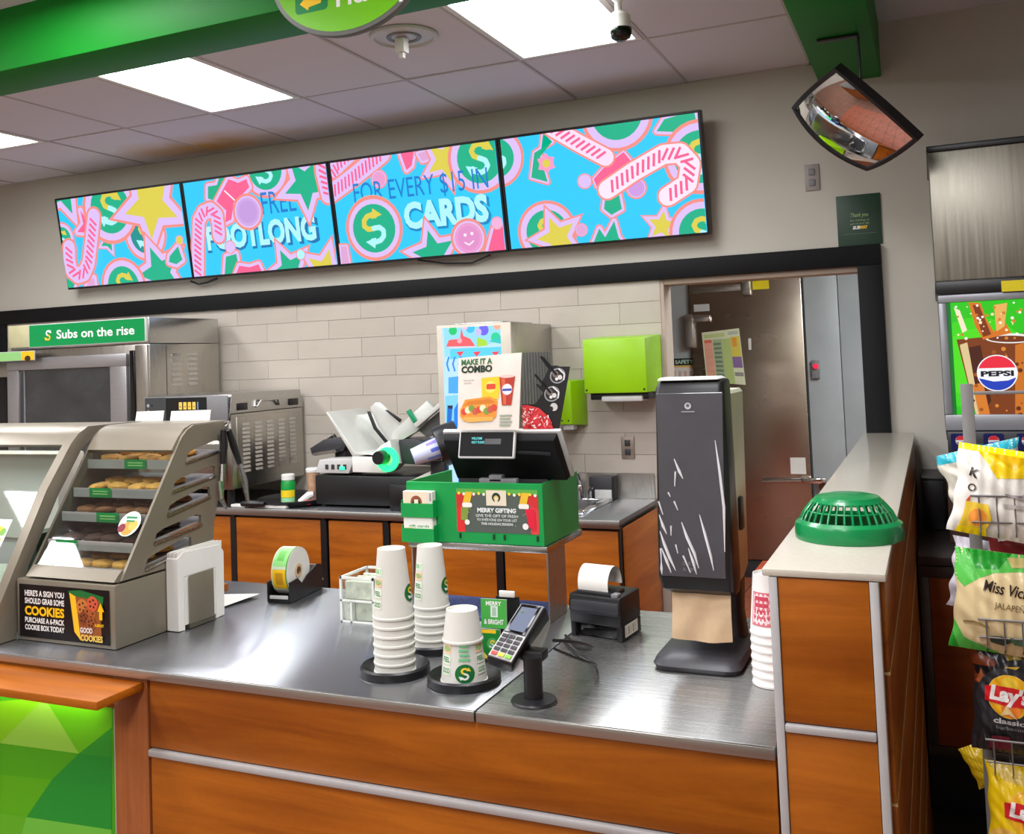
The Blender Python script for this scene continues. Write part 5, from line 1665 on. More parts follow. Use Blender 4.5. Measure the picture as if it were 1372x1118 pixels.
# ---- stack of white cups by the half wall
cr0 = None
M_FOAM = mat('white_cup', (232, 230, 226), 0.5)
def big_cup(lb, z, first):
    c = thing('drink_cup', lb, 'cup', (-0.325, 2.03, z), group='white drink cups stacked by the half wall')
    B().lathe([(0.028, 0.0), (0.029, 0.001), (0.040, 0.118), (0.0418, 0.120), (0.0418, 0.124), (0.0395, 0.124), (0.0385, 0.12), (0.0275, 0.004), (0.001, 0.003)][::1], (-0.325, 2.03, z), 28, False).obj('cup_body', M_FOAM, c)
    return c
# the stack stands mouth down
def inv_cup(lb, z):
    c = thing('drink_cup', lb, 'cup', (-0.325, 2.03, z), group='white drink cups stacked by the half wall')
    B().lathe([(0.039, 0.0), (0.042, 0.0), (0.0425, 0.004), (0.0412, 0.006), (0.0315, 0.118), (0.030, 0.118), (0.029, 0.112), (0.001, 0.112)], (-0.325, 2.03, z), 28, False).obj('cup_body', M_FOAM, c)
    return c
c0 = inv_cup('lowest white drink cup of the stack against the half wall', CT + 0.001)
for k in range(1, 7):
    dup(c0, (-0.325, 2.03, CT + 0.001 + k * 0.0165), None, '%s white drink cup of the stack against the half wall' % ('second third fourth fifth sixth seventh'.split()[k - 1] + (' and printed topmost' if k == 6 else '')))
top = [o for o in bpy.data.objects if o.get('label', '').startswith('seventh and printed')][0]
cv = Canvas(eps=0.00006)
cv.rect(-0.022, 0.02, 0.022, 0.085, (214, 120, 130)); cv.rect(-0.019, 0.023, 0.019, 0.082, (240, 226, 226))
for q in range(4):
    cv.rect(-0.015, 0.03 + q * 0.013, 0.015, 0.038 + q * 0.013, (200, 70, 90))
def cm2(u, v, l):
    r = 0.0414 - 0.0101 * v / 0.118 + 0.0008 + l
    a = u / 0.036 - PI / 2 - 0.35
    return (r * math.cos(a), r * math.sin(a), v)
cv.build('cup_print', cm2, PRINT, top, warp=0.01, local=True)
# red cup box behind the white cups
tag(B().box(-0.365, -0.288, 2.08, 2.20, CT + 0.001, 1.12, 0.003).obj('carton', mat('orange_carton', (196, 84, 44), 0.6)), 'orange carton standing behind the white cup stack', 'carton')

# ---- upturned green basket on the half wall
t = thing('green_basket', 'upturned green plastic colander basket on the stone top of the half wall', 'basket', (-0.168, 2.02, 1.211))
M_GB = mat('green_basket_plastic', (2, 132, 70), 0.26, vary=0.05, coat=0.3)
bc = (-0.168, 2.015, 1.2115)
B().lathe([(0.092, 0.001), (0.0985, 0.0), (0.0995, 0.004), (0.0985, 0.026), (0.097, 0.030), (0.088, 0.036), (0.085, 0.030)], bc, 48, False).obj('rim', M_GB, t)
B().lathe([(0.062, 0.0725), (0.058, 0.078), (0.04, 0.082), (0.001, 0.0835)], bc, 48, False).lathe([(0.0655, 0.066), (0.0665, 0.069), (0.062, 0.074), (0.059, 0.071)], bc, 48, False).obj('crown', M_GB, t)
B().lathe([(0.078, 0.0505), (0.0795, 0.0525), (0.078, 0.0545), (0.076, 0.0525)], bc, 48, False).obj('middle_ring', M_GB, t)
for k in range(36):
    a = 2 * PI * k / 36
    b = B()
    b.tube([(bc[0] + r * math.cos(a), bc[1] + r * math.sin(a), bc[2] + h) for r, h in ((0.0875, 0.034), (0.080, 0.050), (0.0635, 0.070))], 0.0023, 5)
    b.obj('slat', M_GB, t)
# ================================================================ back counter and its machines
def PXY(u, v, y):
    d = photo_ray(u, v); k = y / d.y
    return (d.x * k, EYE + d.z * k)
BY = 3.80
t = thing('worktop', 'steel worktop of the back counter under the tiled wall', 'countertop', (-3.2, 4.1, 0.893))
B().box(-5.3, -1.18, BY + 0.004, YB - 0.02, 0.894, CT, 0.002).obj('top_sheet', M_TOP, t)
B().box(-5.3, -1.18, BY, BY + 0.0035, 0.880, CT - 0.001, 0.002).obj('front_edge', M_TOPEDGE, t)
B().box(-1.56, -1.19, YB - 0.0175, YB - 0.0145, CT + 0.001, 1.03).obj('splash_back', M_STEELV, t)
cabs = [(-4.60, -4.10), (-4.06, -3.60), (-3.56, -3.125), (-3.09, -2.61), (-2.565, -2.28), (-2.24, -1.732), (-1.69, -1.192)]
cl = ['cabinet below the bread oven, far left', 'cabinet below the bread oven', 'cabinet below the speed oven', 'wide cabinet left of the two close black posts', 'narrow cabinet between the two close black posts', 'cabinet below the lit drinks kiosk', 'cabinet below the sink at the right end']
for (x0, x1), lb in zip(cabs, cl):
    t = thing('base_cabinet', 'orange wood fronted ' + lb, 'cabinet', ((x0 + x1) / 2, 4.1, 0.0), group='base cabinets of the back counter')
    B().box(x0 - 0.002, x1 + 0.002, BY + 0.035, 4.38, 0.12, 0.892).obj('carcass', M_BLACK, t)
    B().box(x0, x1, BY + 0.015, BY + 0.034, 0.16, 0.868, 0.002).obj('door_panel', M_WOODX, t)
    B().box(x0, x1, BY + 0.05, 4.3, 0.0, 0.119).obj('plinth', M_BLACK, t)
    b = B()
    b.prism([(x1 + 0.003, 0.1), (x1 + 0.034, 0.1), (x1 + 0.034, 0.862), (x1 + 0.018, 0.888), (x1 + 0.003, 0.862)], 'y', BY + 0.012, BY + 0.034)
    if x1 > -1.3:
        b = B(); b.box(x1 + 0.003, x1 + 0.01, BY + 0.012, BY + 0.034, 0.1, 0.888)
    b.obj('black_post', M_BLACK, t)
tag(B().box(-1.1805, -1.1795 + 0.006, BY + 0.04, 4.385, 0.05, 0.878, 0.001).obj('end_panel', M_WOODY), 'orange wood end panel closing the back counter beside the doorway', 'panel')

# ---- bread oven
t = thing('bread_oven', 'tall steel bread oven with glass door and green Subs on the rise sign', 'oven', (-4.1, 4.08, CT))
OX, OR, OYB = -4.588, -3.604, 4.34
B().box(OX, OR, 3.815, OYB, CT + 0.03, 1.72, 0.004).obj('body', M_STEELV, t)
B().box(OX, OR, 3.815, OYB, 1.722, 1.855, 0.004).obj('top_housing', M_STEEL, t)
for x in (OX + 0.04, OR - 0.08):
    for y in (3.86, 4.26):
        B().cyl((x, y, CT + 0.001), (x, y, CT + 0.031), 0.02).obj('foot', M_BLACK, t)
b = B()
dx0, dx1, dz0, dz1 = -4.584, -3.735, 0.99, 1.676
b.box(dx0, dx1, 3.785, 3.812, 1.612, dz1, 0.003); b.box(dx0, dx1, 3.785, 3.812, dz0, 1.05, 0.003); b.box(dx0, dx0 + 0.085, 3.785, 3.812, 1.05, 1.612, 0.003); b.box(dx1 - 0.11, dx1, 3.785, 3.812, 1.05, 1.612, 0.003)
M_DOORF = mat('oven_door_frame', (172, 170, 172), 0.36, 0.8, vary=0.04, stretch=(1, 30, 30))
b.obj('door_frame', M_DOORF, t)
M_OVGL = mat('dark_oven_glass', (44, 46, 48), 0.1, vary=0.3, scale=5, coat=0.6)
B().box(dx0 + 0.084, dx1 - 0.109, 3.797, 3.805, 1.049, 1.613).obj('door_glass', M_OVGL, t)
B().box(-4.47, -4.46, 3.794, 3.7965, 1.05, 1.61).obj('inner_rail', M_GREY, t)
B().box(-3.72, -3.69, 3.795, 3.814, 1.0, 1.69, 0.002).obj('door_gap', M_BLACKGLOSS, t)
B().box(-3.688, OR - 0.004, 3.80, 3.814, 0.99, 1.716, 0.002).obj('right_strip', M_STEELV, t)
B().box(OX, -4.432, 3.80, 3.8145, 1.735, 1.855, 0.002).obj('plain_panel', mat('cream_panel', (184, 178, 140), 0.5), t)
B().box(-4.43, -3.612, 3.797, 3.8145, 1.731, 1.854, 0.002).obj('sign_board', M_LGREY, t)
cv = Canvas(eps=0.00006)
cv.rect(-4.425, 1.735, -3.617, 1.850, (0, 140, 72))
cv.text('Subs on the rise', -3.955, 1.772, 0.045, (240, 240, 236), 0.02, 'c', 0.54)
sub_logo(cv, -4.285, 1.792, 0.034, (240, 240, 236), (250, 200, 50))
cv.build('sign_print', XZ(3.7968), GLOSSPRINT, t)
b = B()
for c0 in (3.97, 4.09):
    for k in range(7):
        z = 1.50 + k * 0.026
        b.prism([(OR, z), (OR + 0.006, z), (OR, z + 0.014)], 'y', c0, c0 + 0.07) if False else b.hexa([(OR, c0, z), (OR + 0.006, c0, z), (OR + 0.006, c0 + 0.07, z), (OR, c0 + 0.07, z), (OR, c0, z + 0.014), (OR + 0.001, c0, z + 0.014), (OR + 0.001, c0 + 0.07, z + 0.014), (OR, c0 + 0.07, z + 0.014)])
b.obj('louvres', M_STEEL, t)
B().box(OR - 0.001, OR + 0.002, 3.93, 3.933, CT + 0.04, 1.71).obj('side_seam', M_DARK, t)

# left of the oven: another steel unit with a green and yellow strip
t = thing('steel_cabinet', 'steel cabinet left of the bread oven, cut by the left edge', 'cabinet', (-4.9, 4.1, CT))
B().box(-5.25, -4.62, 3.86, 4.36, CT + 0.001, 1.70, 0.004).obj('body', M_STEELV, t)
B().box(-5.20, -4.66, 3.845, 3.8595, 1.0, 1.58, 0.003).obj('door', M_BLACKGLOSS, t)
t = thing('hanging_sign', 'narrow green sign with a yellow end hanging in front of the bread oven', 'sign', (-4.6, 3.74, 1.63))
s0, s1 = PXY(-60, 477, 3.74), PXY(46, 470, 3.74)
B().box(s0[0], s1[0], 3.74, 3.745, s1[1] - 0.05, s1[1], 0.001).obj('sign_board', M_LGREY, t)
cv = Canvas(eps=0.00006)
xm = PXY(28, 470, 3.74)[0]
cv.rect(s0[0], s1[1] - 0.048, xm, s1[1] - 0.002, (140, 196, 120)); cv.rect(xm + 0.004, s1[1] - 0.048, s1[0] - 0.002, s1[1] - 0.002, (244, 184, 30))
cv.circ((xm + s1[0]) / 2, s1[1] - 0.04, 0.022, (60, 40, 16), 0.016)
cv.build('sign_print', XZ(3.7396), PRINT, t)
B().box(s0[0], s1[0], 3.7455, 3.7840, s1[1] - 0.012, s1[1] - 0.004).obj('bracket', M_GREY, t)

# ---- speed oven
t = thing('speed_oven', 'grey speed oven with yellow lit display and slotted steel side', 'oven', (-3.35, 4.05, CT))
sx0, sx1, sy0, sy1 = -3.598, -3.082, 3.775, 4.375
B().box(sx0, sx1, sy0 + 0.012, sy1, 1.0, 1.36, 0.006).obj('body', M_STEELV, t)
B().prism([(sy0, 1.34), (sy0 + 0.02, 1.455), (sy0 + 0.12, 1.462), (sy1 - 0.02, 1.455), (sy1, 1.40), (sy1, 1.362), (sy0 + 0.01, 1.362)], 'x', sx0, sx1, 0.002).obj('lid', M_STEEL, t)
for x in (sx0 + 0.05, sx1 - 0.05):
    for y in (sy0 + 0.06, sy1 - 0.06):
        B().cyl((x, y, CT + 0.001), (x, y, 1.001), 0.018).obj('leg', M_BLACK, t)
B().box(sx0 + 0.001, sx1 - 0.001, sy0 - 0.012, sy0 - 0.001, 1.325, 1.452, 0.003).obj('control_panel', M_GREY, t)
cv = Canvas(eps=0.00006)
cv.rect(-3.592, 1.33, -3.462, 1.448, (62, 64, 66)); cv.rect(-3.460, 1.33, -3.205, 1.446, (14, 14, 16))
for q in range(2):
    cv.circ(-3.572, 1.41 - q * 0.03, 0.008, (170, 170, 170)); cv.circ(-3.548, 1.41 - q * 0.03, 0.006, (20, 20, 22))
cv.build('panel_print', XZ(sy0 - 0.0125), PRINT, t)
cv = Canvas(eps=0.00006)
for q in range(4):
    cv.rect(-3.376 + q * 0.028, 1.388, -3.356 + q * 0.028, 1.424, (255, 206, 90)); cv.rect(-3.371 + q * 0.028, 1.40, -3.361 + q * 0.028, 1.404, (90, 60, 20)); cv.rect(-3.376 + q * 0.028, 1.374, -3.356 + q * 0.028, 1.382, (90, 180, 110))
cv.rect(-3.262, 1.388, -3.255, 1.424, (120, 150, 200))
cv.build('lit_digits', XZ(sy0 - 0.0132), SCREEN, t)
B().box(sx0 + 0.03, sx1 - 0.03, sy0 - 0.004, sy0 + 0.011, 1.03, 1.32, 0.004).obj('oven_door', M_STEEL, t)
B().box(sx1 - 0.001, sx1 + 0.006, sy0 + 0.05, sy1 - 0.03, 1.03, 1.345, 0.003).obj('side_panel', M_STEELV, t)
for c in range(5):
    b = B()
    y = sy0 + 0.085 + c * 0.095
    for k in range(12):
        z = 1.075 + k * 0.0205
        b.hexa([(sx1 + 0.0055, y, z), (sx1 + 0.011, y, z), (sx1 + 0.011, y + 0.055, z), (sx1 + 0.0055, y + 0.055, z), (sx1 + 0.0055, y, z + 0.012), (sx1 + 0.0065, y, z + 0.012), (sx1 + 0.0065, y + 0.055, z + 0.012), (sx1 + 0.0055, y + 0.055, z + 0.012)])
    b.obj('louvres', M_STEEL, t)
for y in (sy0 + 0.06, sy1 - 0.12):
    B().box(sx1 + 0.0002, sx1 + 0.004, y, y + 0.075, 1.375, 1.41, 0.001).obj('recess_grip', M_BLACK, t)
B().tube([(sx1 + 0.004, 3.98, 1.385), (sx1 + 0.012, 4.0, 1.415), (sx1 + 0.012, 4.14, 1.415), (sx1 + 0.004, 4.16, 1.385)], 0.006).obj('lift_handle', M_STEEL, t)

# ---- black tray with bottle, cup and knife
tag(B().lathe([(0.15, 0.001), (0.185, 0.03), (0.18, 0.032), (0.145, 0.008), (0.001, 0.006)], (-2.86, 3.98, CT), 40, False).obj('tray', M_BLACK), 'round black tray on the back counter in front of the speed oven', 'tray')
t = thing('squeeze_bottle', 'small green and white bottle with a yellow label on the black tray', 'bottle', (-2.88, 3.95, CT + 0.008))
B().lathe([(0.001, 0.0), (0.033, 0.001), (0.035, 0.006), (0.035, 0.095), (0.030, 0.108), (0.024, 0.112)], (-2.88, 3.95, CT + 0.0085), 24, True).obj('bottle_body', mat('bottle_green', (10, 150, 60), 0.35), t)
B().lathe([(0.026, 0.109), (0.032, 0.110), (0.032, 0.134), (0.028, 0.137), (0.001, 0.137)], (-2.88, 3.95, CT + 0.0085), 24, False).obj('cap', M_WHITE, t)
cv = Canvas(eps=0.0002)
cv.rect(-0.03, 0.028, 0.055, 0.062, (240, 206, 30)); cv.rect(-0.03, 0.005, 0.055, 0.026, (150, 214, 160))
cv.build('bottle_label', lambda u, v, l: (-2.88 + (0.0352 + l) * math.cos(u / 0.035 - PI / 2), 3.95 + (0.0352 + l) * math.sin(u / 0.035 - PI / 2), CT + 0.0085 + v), PRINT, t, warp=0.012)
t = thing('lidded_cup', 'tan paper cup with a white lid beside the green bottle', 'cup', (-2.79, 4.03, CT + 0.008))
B().lathe([(0.001, 0.0), (0.026, 0.0), (0.033, 0.14)], (-2.79, 4.03, CT + 0.0095), 24, False).obj('cup_body', mat('tan_cup', (190, 150, 120), 0.6, vary=0.15, scale=40), t)
B().lathe([(0.035, 0.138), (0.036, 0.15), (0.031, 0.158), (0.001, 0.158)], (-2.79, 4.03, CT + 0.0095), 24, False).obj('lid', M_WHITE, t)
tag(B().tube([(-2.80, 3.93, CT + 0.013), (-2.76, 3.95, CT + 0.045), (-2.74, 3.96, CT + 0.05)], [0.016, 0.02, 0.014], 10).obj('crumpled_cup', M_WHITE), 'white crumpled cup lying on the black tray right of the bottle', 'cup')
tag(B().lathe([(0.001, 0), (0.018, 0.002), (0.018, 0.02), (0.001, 0.022)], (-2.735, 3.90, CT + 0.009), 16, False).obj('bottle_cap', M_RED), 'red bottle cap on the edge of the black tray', 'cap')
t = thing('spreading_knife', 'white bladed spreader with a black handle lying on the back counter edge', 'knife', (-2.95, 3.83, CT))
B().box(-3.12, -2.80, 3.815, 3.85, CT + 0.001, CT + 0.014, 0.003).obj('blade', M_WHITE, t)
B().tube([(-3.04, 3.80, CT + 0.02), (-2.97, 3.79, CT + 0.024), (-2.91, 3.80, CT + 0.022)], [0.012, 0.018, 0.012], 8).obj('handle', M_BLACK, t)
tag(B().box(-3.30, -3.14, 3.83, 4.3, CT + 0.001, CT + 0.07, 0.006).obj('cutting_board', M_BLACK), 'black board lying below the speed oven on the back counter', 'board') if False else None

# ---- meat slicer
SY = 3.93
def QP(lst, y=SY):
    return [PXY(u, v, y) for u, v in lst]
t = thing('meat_slicer', 'white and steel meat slicer with a green lit knob on a black stand', 'slicer', (-2.4, 4.0, CT))
B().box(-2.69, -2.14, 3.90, 4.30, CT + 0.012, 1.062, 0.006).obj('stand', M_BLACK, t)
for x in (-2.66, -2.17):
    for y in (3.93, 4.27):
        B().cyl((x, y, CT + 0.001), (x, y, CT + 0.013), 0.015).obj('foot', M_BLACK, t)
b = B(); b.prism(QP([(476, 611), (505, 606), (514, 597), (527, 589), (532, 622), (522, 633), (477, 632)]), 'y', SY - 0.03, SY + 0.09, 0.003)
b.obj('motor_housing', M_WHITE, t)
b = B(); b.prism(QP([(426, 633), (431, 616), (476, 614), (476, 619), (470, 634)]), 'y', SY - 0.02, SY + 0.1, 0.002)
b.obj('control_box', M_LGREY, t)
b = B()
for k in range(4):
    q = PXY(436 + k * 8, 629, SY - 0.022)
    b.box(q[0], q[0] + 0.016, SY - 0.0235, SY - 0.0205, q[1], q[1] + 0.022)
b.obj('control_key', M_DARK, t)
b = B(); q = PXY(455, 630, SY - 0.022); b.box(q[0], q[0] + 0.03, SY - 0.0245, SY - 0.0205, q[1], q[1] + 0.016); b.obj('lit_key', mat('green_led', (60, 230, 170), 0.4, emit=0.8), t)
k0 = PXY(507, 614, SY - 0.08)
B().cyl((k0[0], SY - 0.085, k0[1]), (k0[0], SY - 0.032, k0[1]), 0.03, 0.034, 24).obj('knob', M_BLACK, t)
k1 = PXY(519, 616, SY - 0.04)
fr_ = Matrix(((1, 0, 0), (0, 0, -1), (0, 1, 0)))
B().lathe([(0.028, 0.0), (0.056, 0.0), (0.056, 0.012), (0.028, 0.012)], (k1[0], SY - 0.0315, k1[1]), 28, False, fr_).obj('light_ring', mat('green_glow', (40, 255, 130), 0.4, emit=1.6), t)
M_PALE = mat('slicer_pale_grey', (206, 208, 202), 0.32, 0.2, vary=0.03)
def sheet(pts, ya, yb, th, nm, m):
    """bent sheet: list of photo points across, extruded in depth"""
    b = B()
    q = QP(pts)
    b.prism(q, 'y', ya, yb, 0.002)
    return b.obj(nm, m, t)
sheet([(441, 552), (444, 552), (481, 606), (508, 609), (505, 612), (477, 611)], 3.90, 4.25, 0, 'receiving_tray', M_PALE)
sheet([(447, 560), (482, 557), (508, 592), (500, 604), (482, 606)], 4.12, 4.126, 0, 'tray_back', M_PALE)
sheet([(482, 548), (489, 541), (496, 541), (522, 566), (540, 586), (530, 592), (512, 598), (494, 575)], 4.02, 4.03, 0, 'gauge_plate', M_PALE)
sheet([(480, 553), (483, 553), (492, 575), (510, 597), (507, 599), (489, 577)], 4.005, 4.019, 0, 'gauge_edge', M_BLACK)
sheet([(505, 551), (508, 551), (527, 564), (525, 568)], 4.0, 4.012, 0, 'spike_bar', M_BLACK)
sheet([(518, 600), (520, 580), (566, 538), (577, 549), (552, 580), (531, 592)], 3.97, 4.0, 0, 'carriage_plate', M_PALE)
sheet([(540, 552), (545, 549), (554, 564), (550, 568)], 3.955, 3.969, 0, 'green_grip', mat('green_handle', (20, 140, 96), 0.4))
sheet([(577, 549), (588, 539), (590, 545), (556, 574), (553, 568)], 3.94, 3.969, 0, 'push_arm', M_PALE)
sheet([(548, 578), (577, 553), (586, 553), (584, 580), (560, 588)], 4.01, 4.05, 0, 'arm_block', M_GREY)
sheet([(528, 590), (548, 589), (580, 600), (588, 612), (570, 625), (533, 623)], 3.97, 4.1, 0, 'side_housing', M_DARK)
# small scale behind it
t = thing('deli_scale', 'dark deli scale behind glass left of the meat slicer', 'scale', (-2.62, 4.22, CT))
B().box(-2.76, -2.70, 4.18, 4.36, CT + 0.001, 1.16, 0.004).box(-2.70, -2.55, 4.31, 4.36, CT + 0.001, 1.10, 0.004).obj('body', M_BLACK, t)
b = B(); b.prism(QP([(421, 600), (440, 588), (456, 586), (470, 592), (466, 604), (440, 607), (424, 609)], 4.2), 'y', 4.16, 4.30, 0.004); b.obj('weigh_hood', M_DARK, t)
B().prism(QP([(421, 607), (452, 602), (454, 606), (424, 611)], 4.15), 'y', 4.13, 4.158).obj('bright_edge', M_STEEL, t)
tag(B().tube([(-2.98, 4.395, 1.16), (-2.90, 4.39, 1.20), (-2.84, 4.385, 1.13), (-2.82, 4.38, 0.99)], 0.014, 8).obj('cable', M_BLACK), 'thick black power cable on the tiles right of the speed oven', 'cable')
# round cup dispenser lying on its side
t = thing('cup_dispenser', 'round black cup dispenser lying behind the till surround', 'cup dispenser', (-2.08, 3.85, CT))
c0 = PXY(587, 600, 3.79)
ax_ = Vector((-0.72, -0.45, -0.28)).normalized()
fr2 = ax_.to_track_quat('Z', 'Y').to_matrix()
cc = Vector((c0[0], 3.79, c0[1]))
B().lathe([(0.062, -0.10), (0.086, -0.10), (0.09, -0.02), (0.086, 0.0), (0.06, 0.0)], tuple(cc), 32, False, fr2).obj('ring_body', M_BLACK, t)
B().box(cc.x - 0.05, cc.x + 0.02, 3.805, 3.85, CT + 0.001, cc.z - 0.06, 0.004).obj('stand', M_BLACK, t)
t = thing('paper_cup_sleeve', 'white and blue printed paper cups lying in the black dispenser', 'cups', tuple(cc))
B().lathe([(0.035, 0.115), (0.037, 0.115), (0.052, -0.06), (0.0505, -0.06)], tuple(cc), 28, False, fr2).lathe([(0.0005, 0.108), (0.0365, 0.108)], tuple(cc), 28, False, fr2).obj('cup_body', mat('pale_blue_cup', (206, 214, 240), 0.5), t)
cv = Canvas(eps=0.0002)
for q in range(9):
    cv.rect(q * 0.032 - 0.1, -0.02 + (q % 2) * 0.02, q * 0.032 - 0.086, 0.035 + (q % 3) * 0.012, ((90, 110, 220), (150, 130, 226), (120, 160, 240))[q % 3])
cv.build('cup_print', lambda u, v, l: tuple(cc + fr2 @ Vector(((0.0445 - v * 0.086 + 0.0024 + l) * math.cos(u / 0.042), (0.0445 - v * 0.086 + 0.0024 + l) * math.sin(u / 0.042), v))), PRINT, t, warp=0.012)
b = B(); b.prism(QP([(549, 645), (583, 629), (586, 635), (556, 648)], 3.86), 'y', 3.85, 3.852)
tag(b.obj('paper_slip', M_PAPER), 'white paper slip leaning behind the green till surround', 'paper')
B_ = B().box(-2.26, -2.14, 3.85, 3.895, CT + 0.001, 1.03, 0.003)
tag(B_.obj('slip_holder', M_BLACK), 'black slip holder below the round cup dispenser', 'holder')

# ---- drinks kiosk with lit screen
KY = 3.90
t = thing('drinks_kiosk', 'steel drinks machine with a bright party picture on its lit front', 'drinks machine', (-1.85, 4.15, CT))
B().box(-2.012, -1.657, KY + 0.004, 4.39, CT + 0.001, 1.732, 0.004).obj('body', M_STEELV, t)
B().box(-2.014, -1.655, KY - 0.012, KY + 0.003, CT + 0.02, 1.734, 0.005).obj('front_frame', mat('kiosk_frame', (196, 188, 174), 0.4, 0.1), t)
B().box(-1.96, -1.72, 3.96, 4.30, 1.733, 1.742, 0.002).obj('top_plate', M_STEEL, t)
b = B()
for k in range(11):
    y = 3.97 + k * 0.036
    b.hexa([(-1.657, y, 1.36), (-1.651, y, 1.36), (-1.651, y + 0.012, 1.36), (-1.657, y + 0.012, 1.36), (-1.657, y, 1.60), (-1.651, y, 1.60), (-1.651, y + 0.012, 1.60), (-1.657, y + 0.012, 1.60)])
b.obj('side_vents', M_GREY, t)
cv = Canvas((-1.985, 1.0, -1.702, 1.722), 0.00006)
K = lambda X, Y: PXY(580 + X / 5.59, 420 + Y / 5.59, KY - 0.0125)
KP = lambda L: [K(*p) for p in L]
cv.rect(-1.985, 1.0, -1.702, 1.722, (186, 226, 250))
cv.poly(KP([(80, 90), (520, 80), (520, 200), (90, 330)]), (150, 220, 246))
for X, Y, r, c in ((150, 130, .02, (20, 200, 110)), (280, 110, .022, (60, 190, 250)), (380, 125, .024, (110, 100, 246)), (470, 180, .022, (30, 210, 150)), (480, 95, .016, (250, 170, 140)), (340, 140, .016, (200, 190, 250)), (240, 100, .014, (250, 190, 210))):
    cv.circ(*K(X, Y), r, c)
cv.poly(KP([(100, 250), (120, 200), (205, 190), (212, 110), (230, 170), (280, 190), (318, 245)]), (250, 96, 100))
cv.rect(*K(120, 262), *K(320, 246), (250, 206, 214)); cv.circ(*K(200, 205), .012, (250, 170, 190))
cv.poly(KP([(330, 180), (400, 200), (412, 240), (330, 250)]), (170, 220, 60)); cv.poly(KP([(420, 210), (510, 170), (515, 230)]), (40, 200, 190))
cv.poly(KP([(130, 270), (520, 250), (520, 310), (130, 345)]), (90, 210, 250))
for X in (205, 330, 470):
    cv.poly(KP([(X - 30, 290), (X + 30, 285), (X, 325)]), (240, 70, 90))
for X in (120, 165, 210):
    cv.stroke(KP([(X, 330), (X - 14, 380), (X, 430)]), .008, (40, 140, 230))
cv.poly(KP([(118, 480), (210, 470), (210, 600), (118, 600)]), (70, 170, 240)); cv.poly(KP([(95, 620), (210, 610), (210, 880), (100, 880)]), (130, 210, 250))
cv.poly(KP([(110, 700), (150, 690), (135, 880), (105, 880)]), (20, 110, 210)); cv.poly(KP([(160, 720), (205, 640), (195, 860), (160, 860)]), (30, 130, 230)); cv.poly(KP([(110, 690), (150, 690), (150, 715), (120, 715)]), (30, 40, 70))
for q in range(4):
    x = -1.93 + q * 0.06
    cv.poly([(x, 1.04), (x + 0.045, 1.04), (x + 0.045, 1.2), (x + 0.03, 1.25), (x + 0.015, 1.25), (x, 1.2)], ((40, 120, 220), (240, 90, 100), (60, 190, 110), (250, 190, 60))[q])
cv.build('lit_picture', XZ(KY - 0.0122), SCREEN, t)

# ---- wall things
def wall_box(name, lb, cat, pts, y0, m, extra=None):
    t = thing(name, lb, cat, ((pts[0] + pts[1]) / 2, YB - 0.012, pts[2]))
    return t
WY = YB - 0.0115
t = thing('towel_dispenser', 'large lime green paper towel dispenser on the tiles beside the doorway', 'towel dispenser', (-1.31, 4.3, 1.40))
b = B(); b.hexa([(-1.442, 4.205, 1.405), (-1.152, 4.205, 1.405), (-1.130, WY, 1.405), (-1.440, WY, 1.405), (-1.442, 4.205, 1.648), (-1.152, 4.205, 1.648), (-1.130, WY, 1.662), (-1.440, WY, 1.662)], 0.006, 2)
b.obj('cover', M_LIME, t)
B().box(-1.425, -1.155, 4.24, WY, 1.375, 1.404, 0.004).obj('lower_tray', M_BLACK, t)
B().box(-1.37, -1.18, 4.222, 4.40, 1.366, 1.392, 0.008).obj('paper_slot', M_LGREY, t)
b = B()
for x in (-1.43, -1.165):
    b.cyl((x, 4.2055, 1.42), (x, 4.2035, 1.42), 0.005, seg=10)
b.obj('screw', M_BLACK, t)
t = thing('soap_dispenser', 'small lime green soap dispenser on the tiles left of the towel dispenser', 'soap dispenser', (-1.55, 4.33, 1.245))
b = B(); b.hexa([(-1.598, 4.285, 1.262), (-1.535, 4.285, 1.262), (-1.495, WY, 1.25), (-1.612, WY, 1.25), (-1.598, 4.285, 1.462), (-1.535, 4.285, 1.462), (-1.495, WY, 1.466), (-1.612, WY, 1.466)], 0.005)
b.obj('cover', M_LIME, t)
B().box(-1.585, -1.535, 4.30, 4.36, 1.236, 1.2615, 0.004).obj('nozzle', M_LGREY, t)
b = B()
for x in (-1.583, -1.552):
    b.cyl((x, 4.2855, 1.28), (x, 4.2835, 1.28), 0.004, seg=8)
b.obj('screw', M_BLACK, t)
M_PLATE = mat('steel_plate_dull', (150, 136, 124), 0.4, 0.5)
def outlet(lb, x0, x1, z0, z1, y, m):
    t = thing('wall_outlet', lb, 'outlet', ((x0 + x1) / 2, y, z0))
    B().box(x0, x1, y - 0.006, y, z0, z1, 0.002).obj('cover_plate', m, t)
    h = z1 - z0
    b = B()
    for zc in (z0 + h * 0.3, z0 + h * 0.7):
        b.box((x0 + x1) / 2 - 0.013, (x0 + x1) / 2 + 0.013, y - 0.0085, y - 0.0055, zc - 0.014, zc + 0.014, 0.003)
    b.obj('socket', M_DARK if m is M_PLATE else M_GREY, t)
outlet('dull steel outlet plate on the tiles below the lime green dispensers', -1.339, -1.277, 1.096, 1.198, WY, M_PLATE)
outlet('grey outlet plate high on the wall below the green beam', -0.468, -0.408, 2.248, 2.362, YB - 0.0005, mat('outlet_grey', (150, 140, 138), 0.5))
t = thing('wall_sign', 'dark green thank you sign above the corner of the black frame', 'sign', (-0.258, 4.4, 2.0))
B().box(-0.346, -0.171, YB - 0.006, YB - 0.0005, 1.997, 2.212, 0.001).obj('sign_board', mat('deep_green', (34, 62, 46), 0.5), t)
cv = Canvas(eps=0.00006)
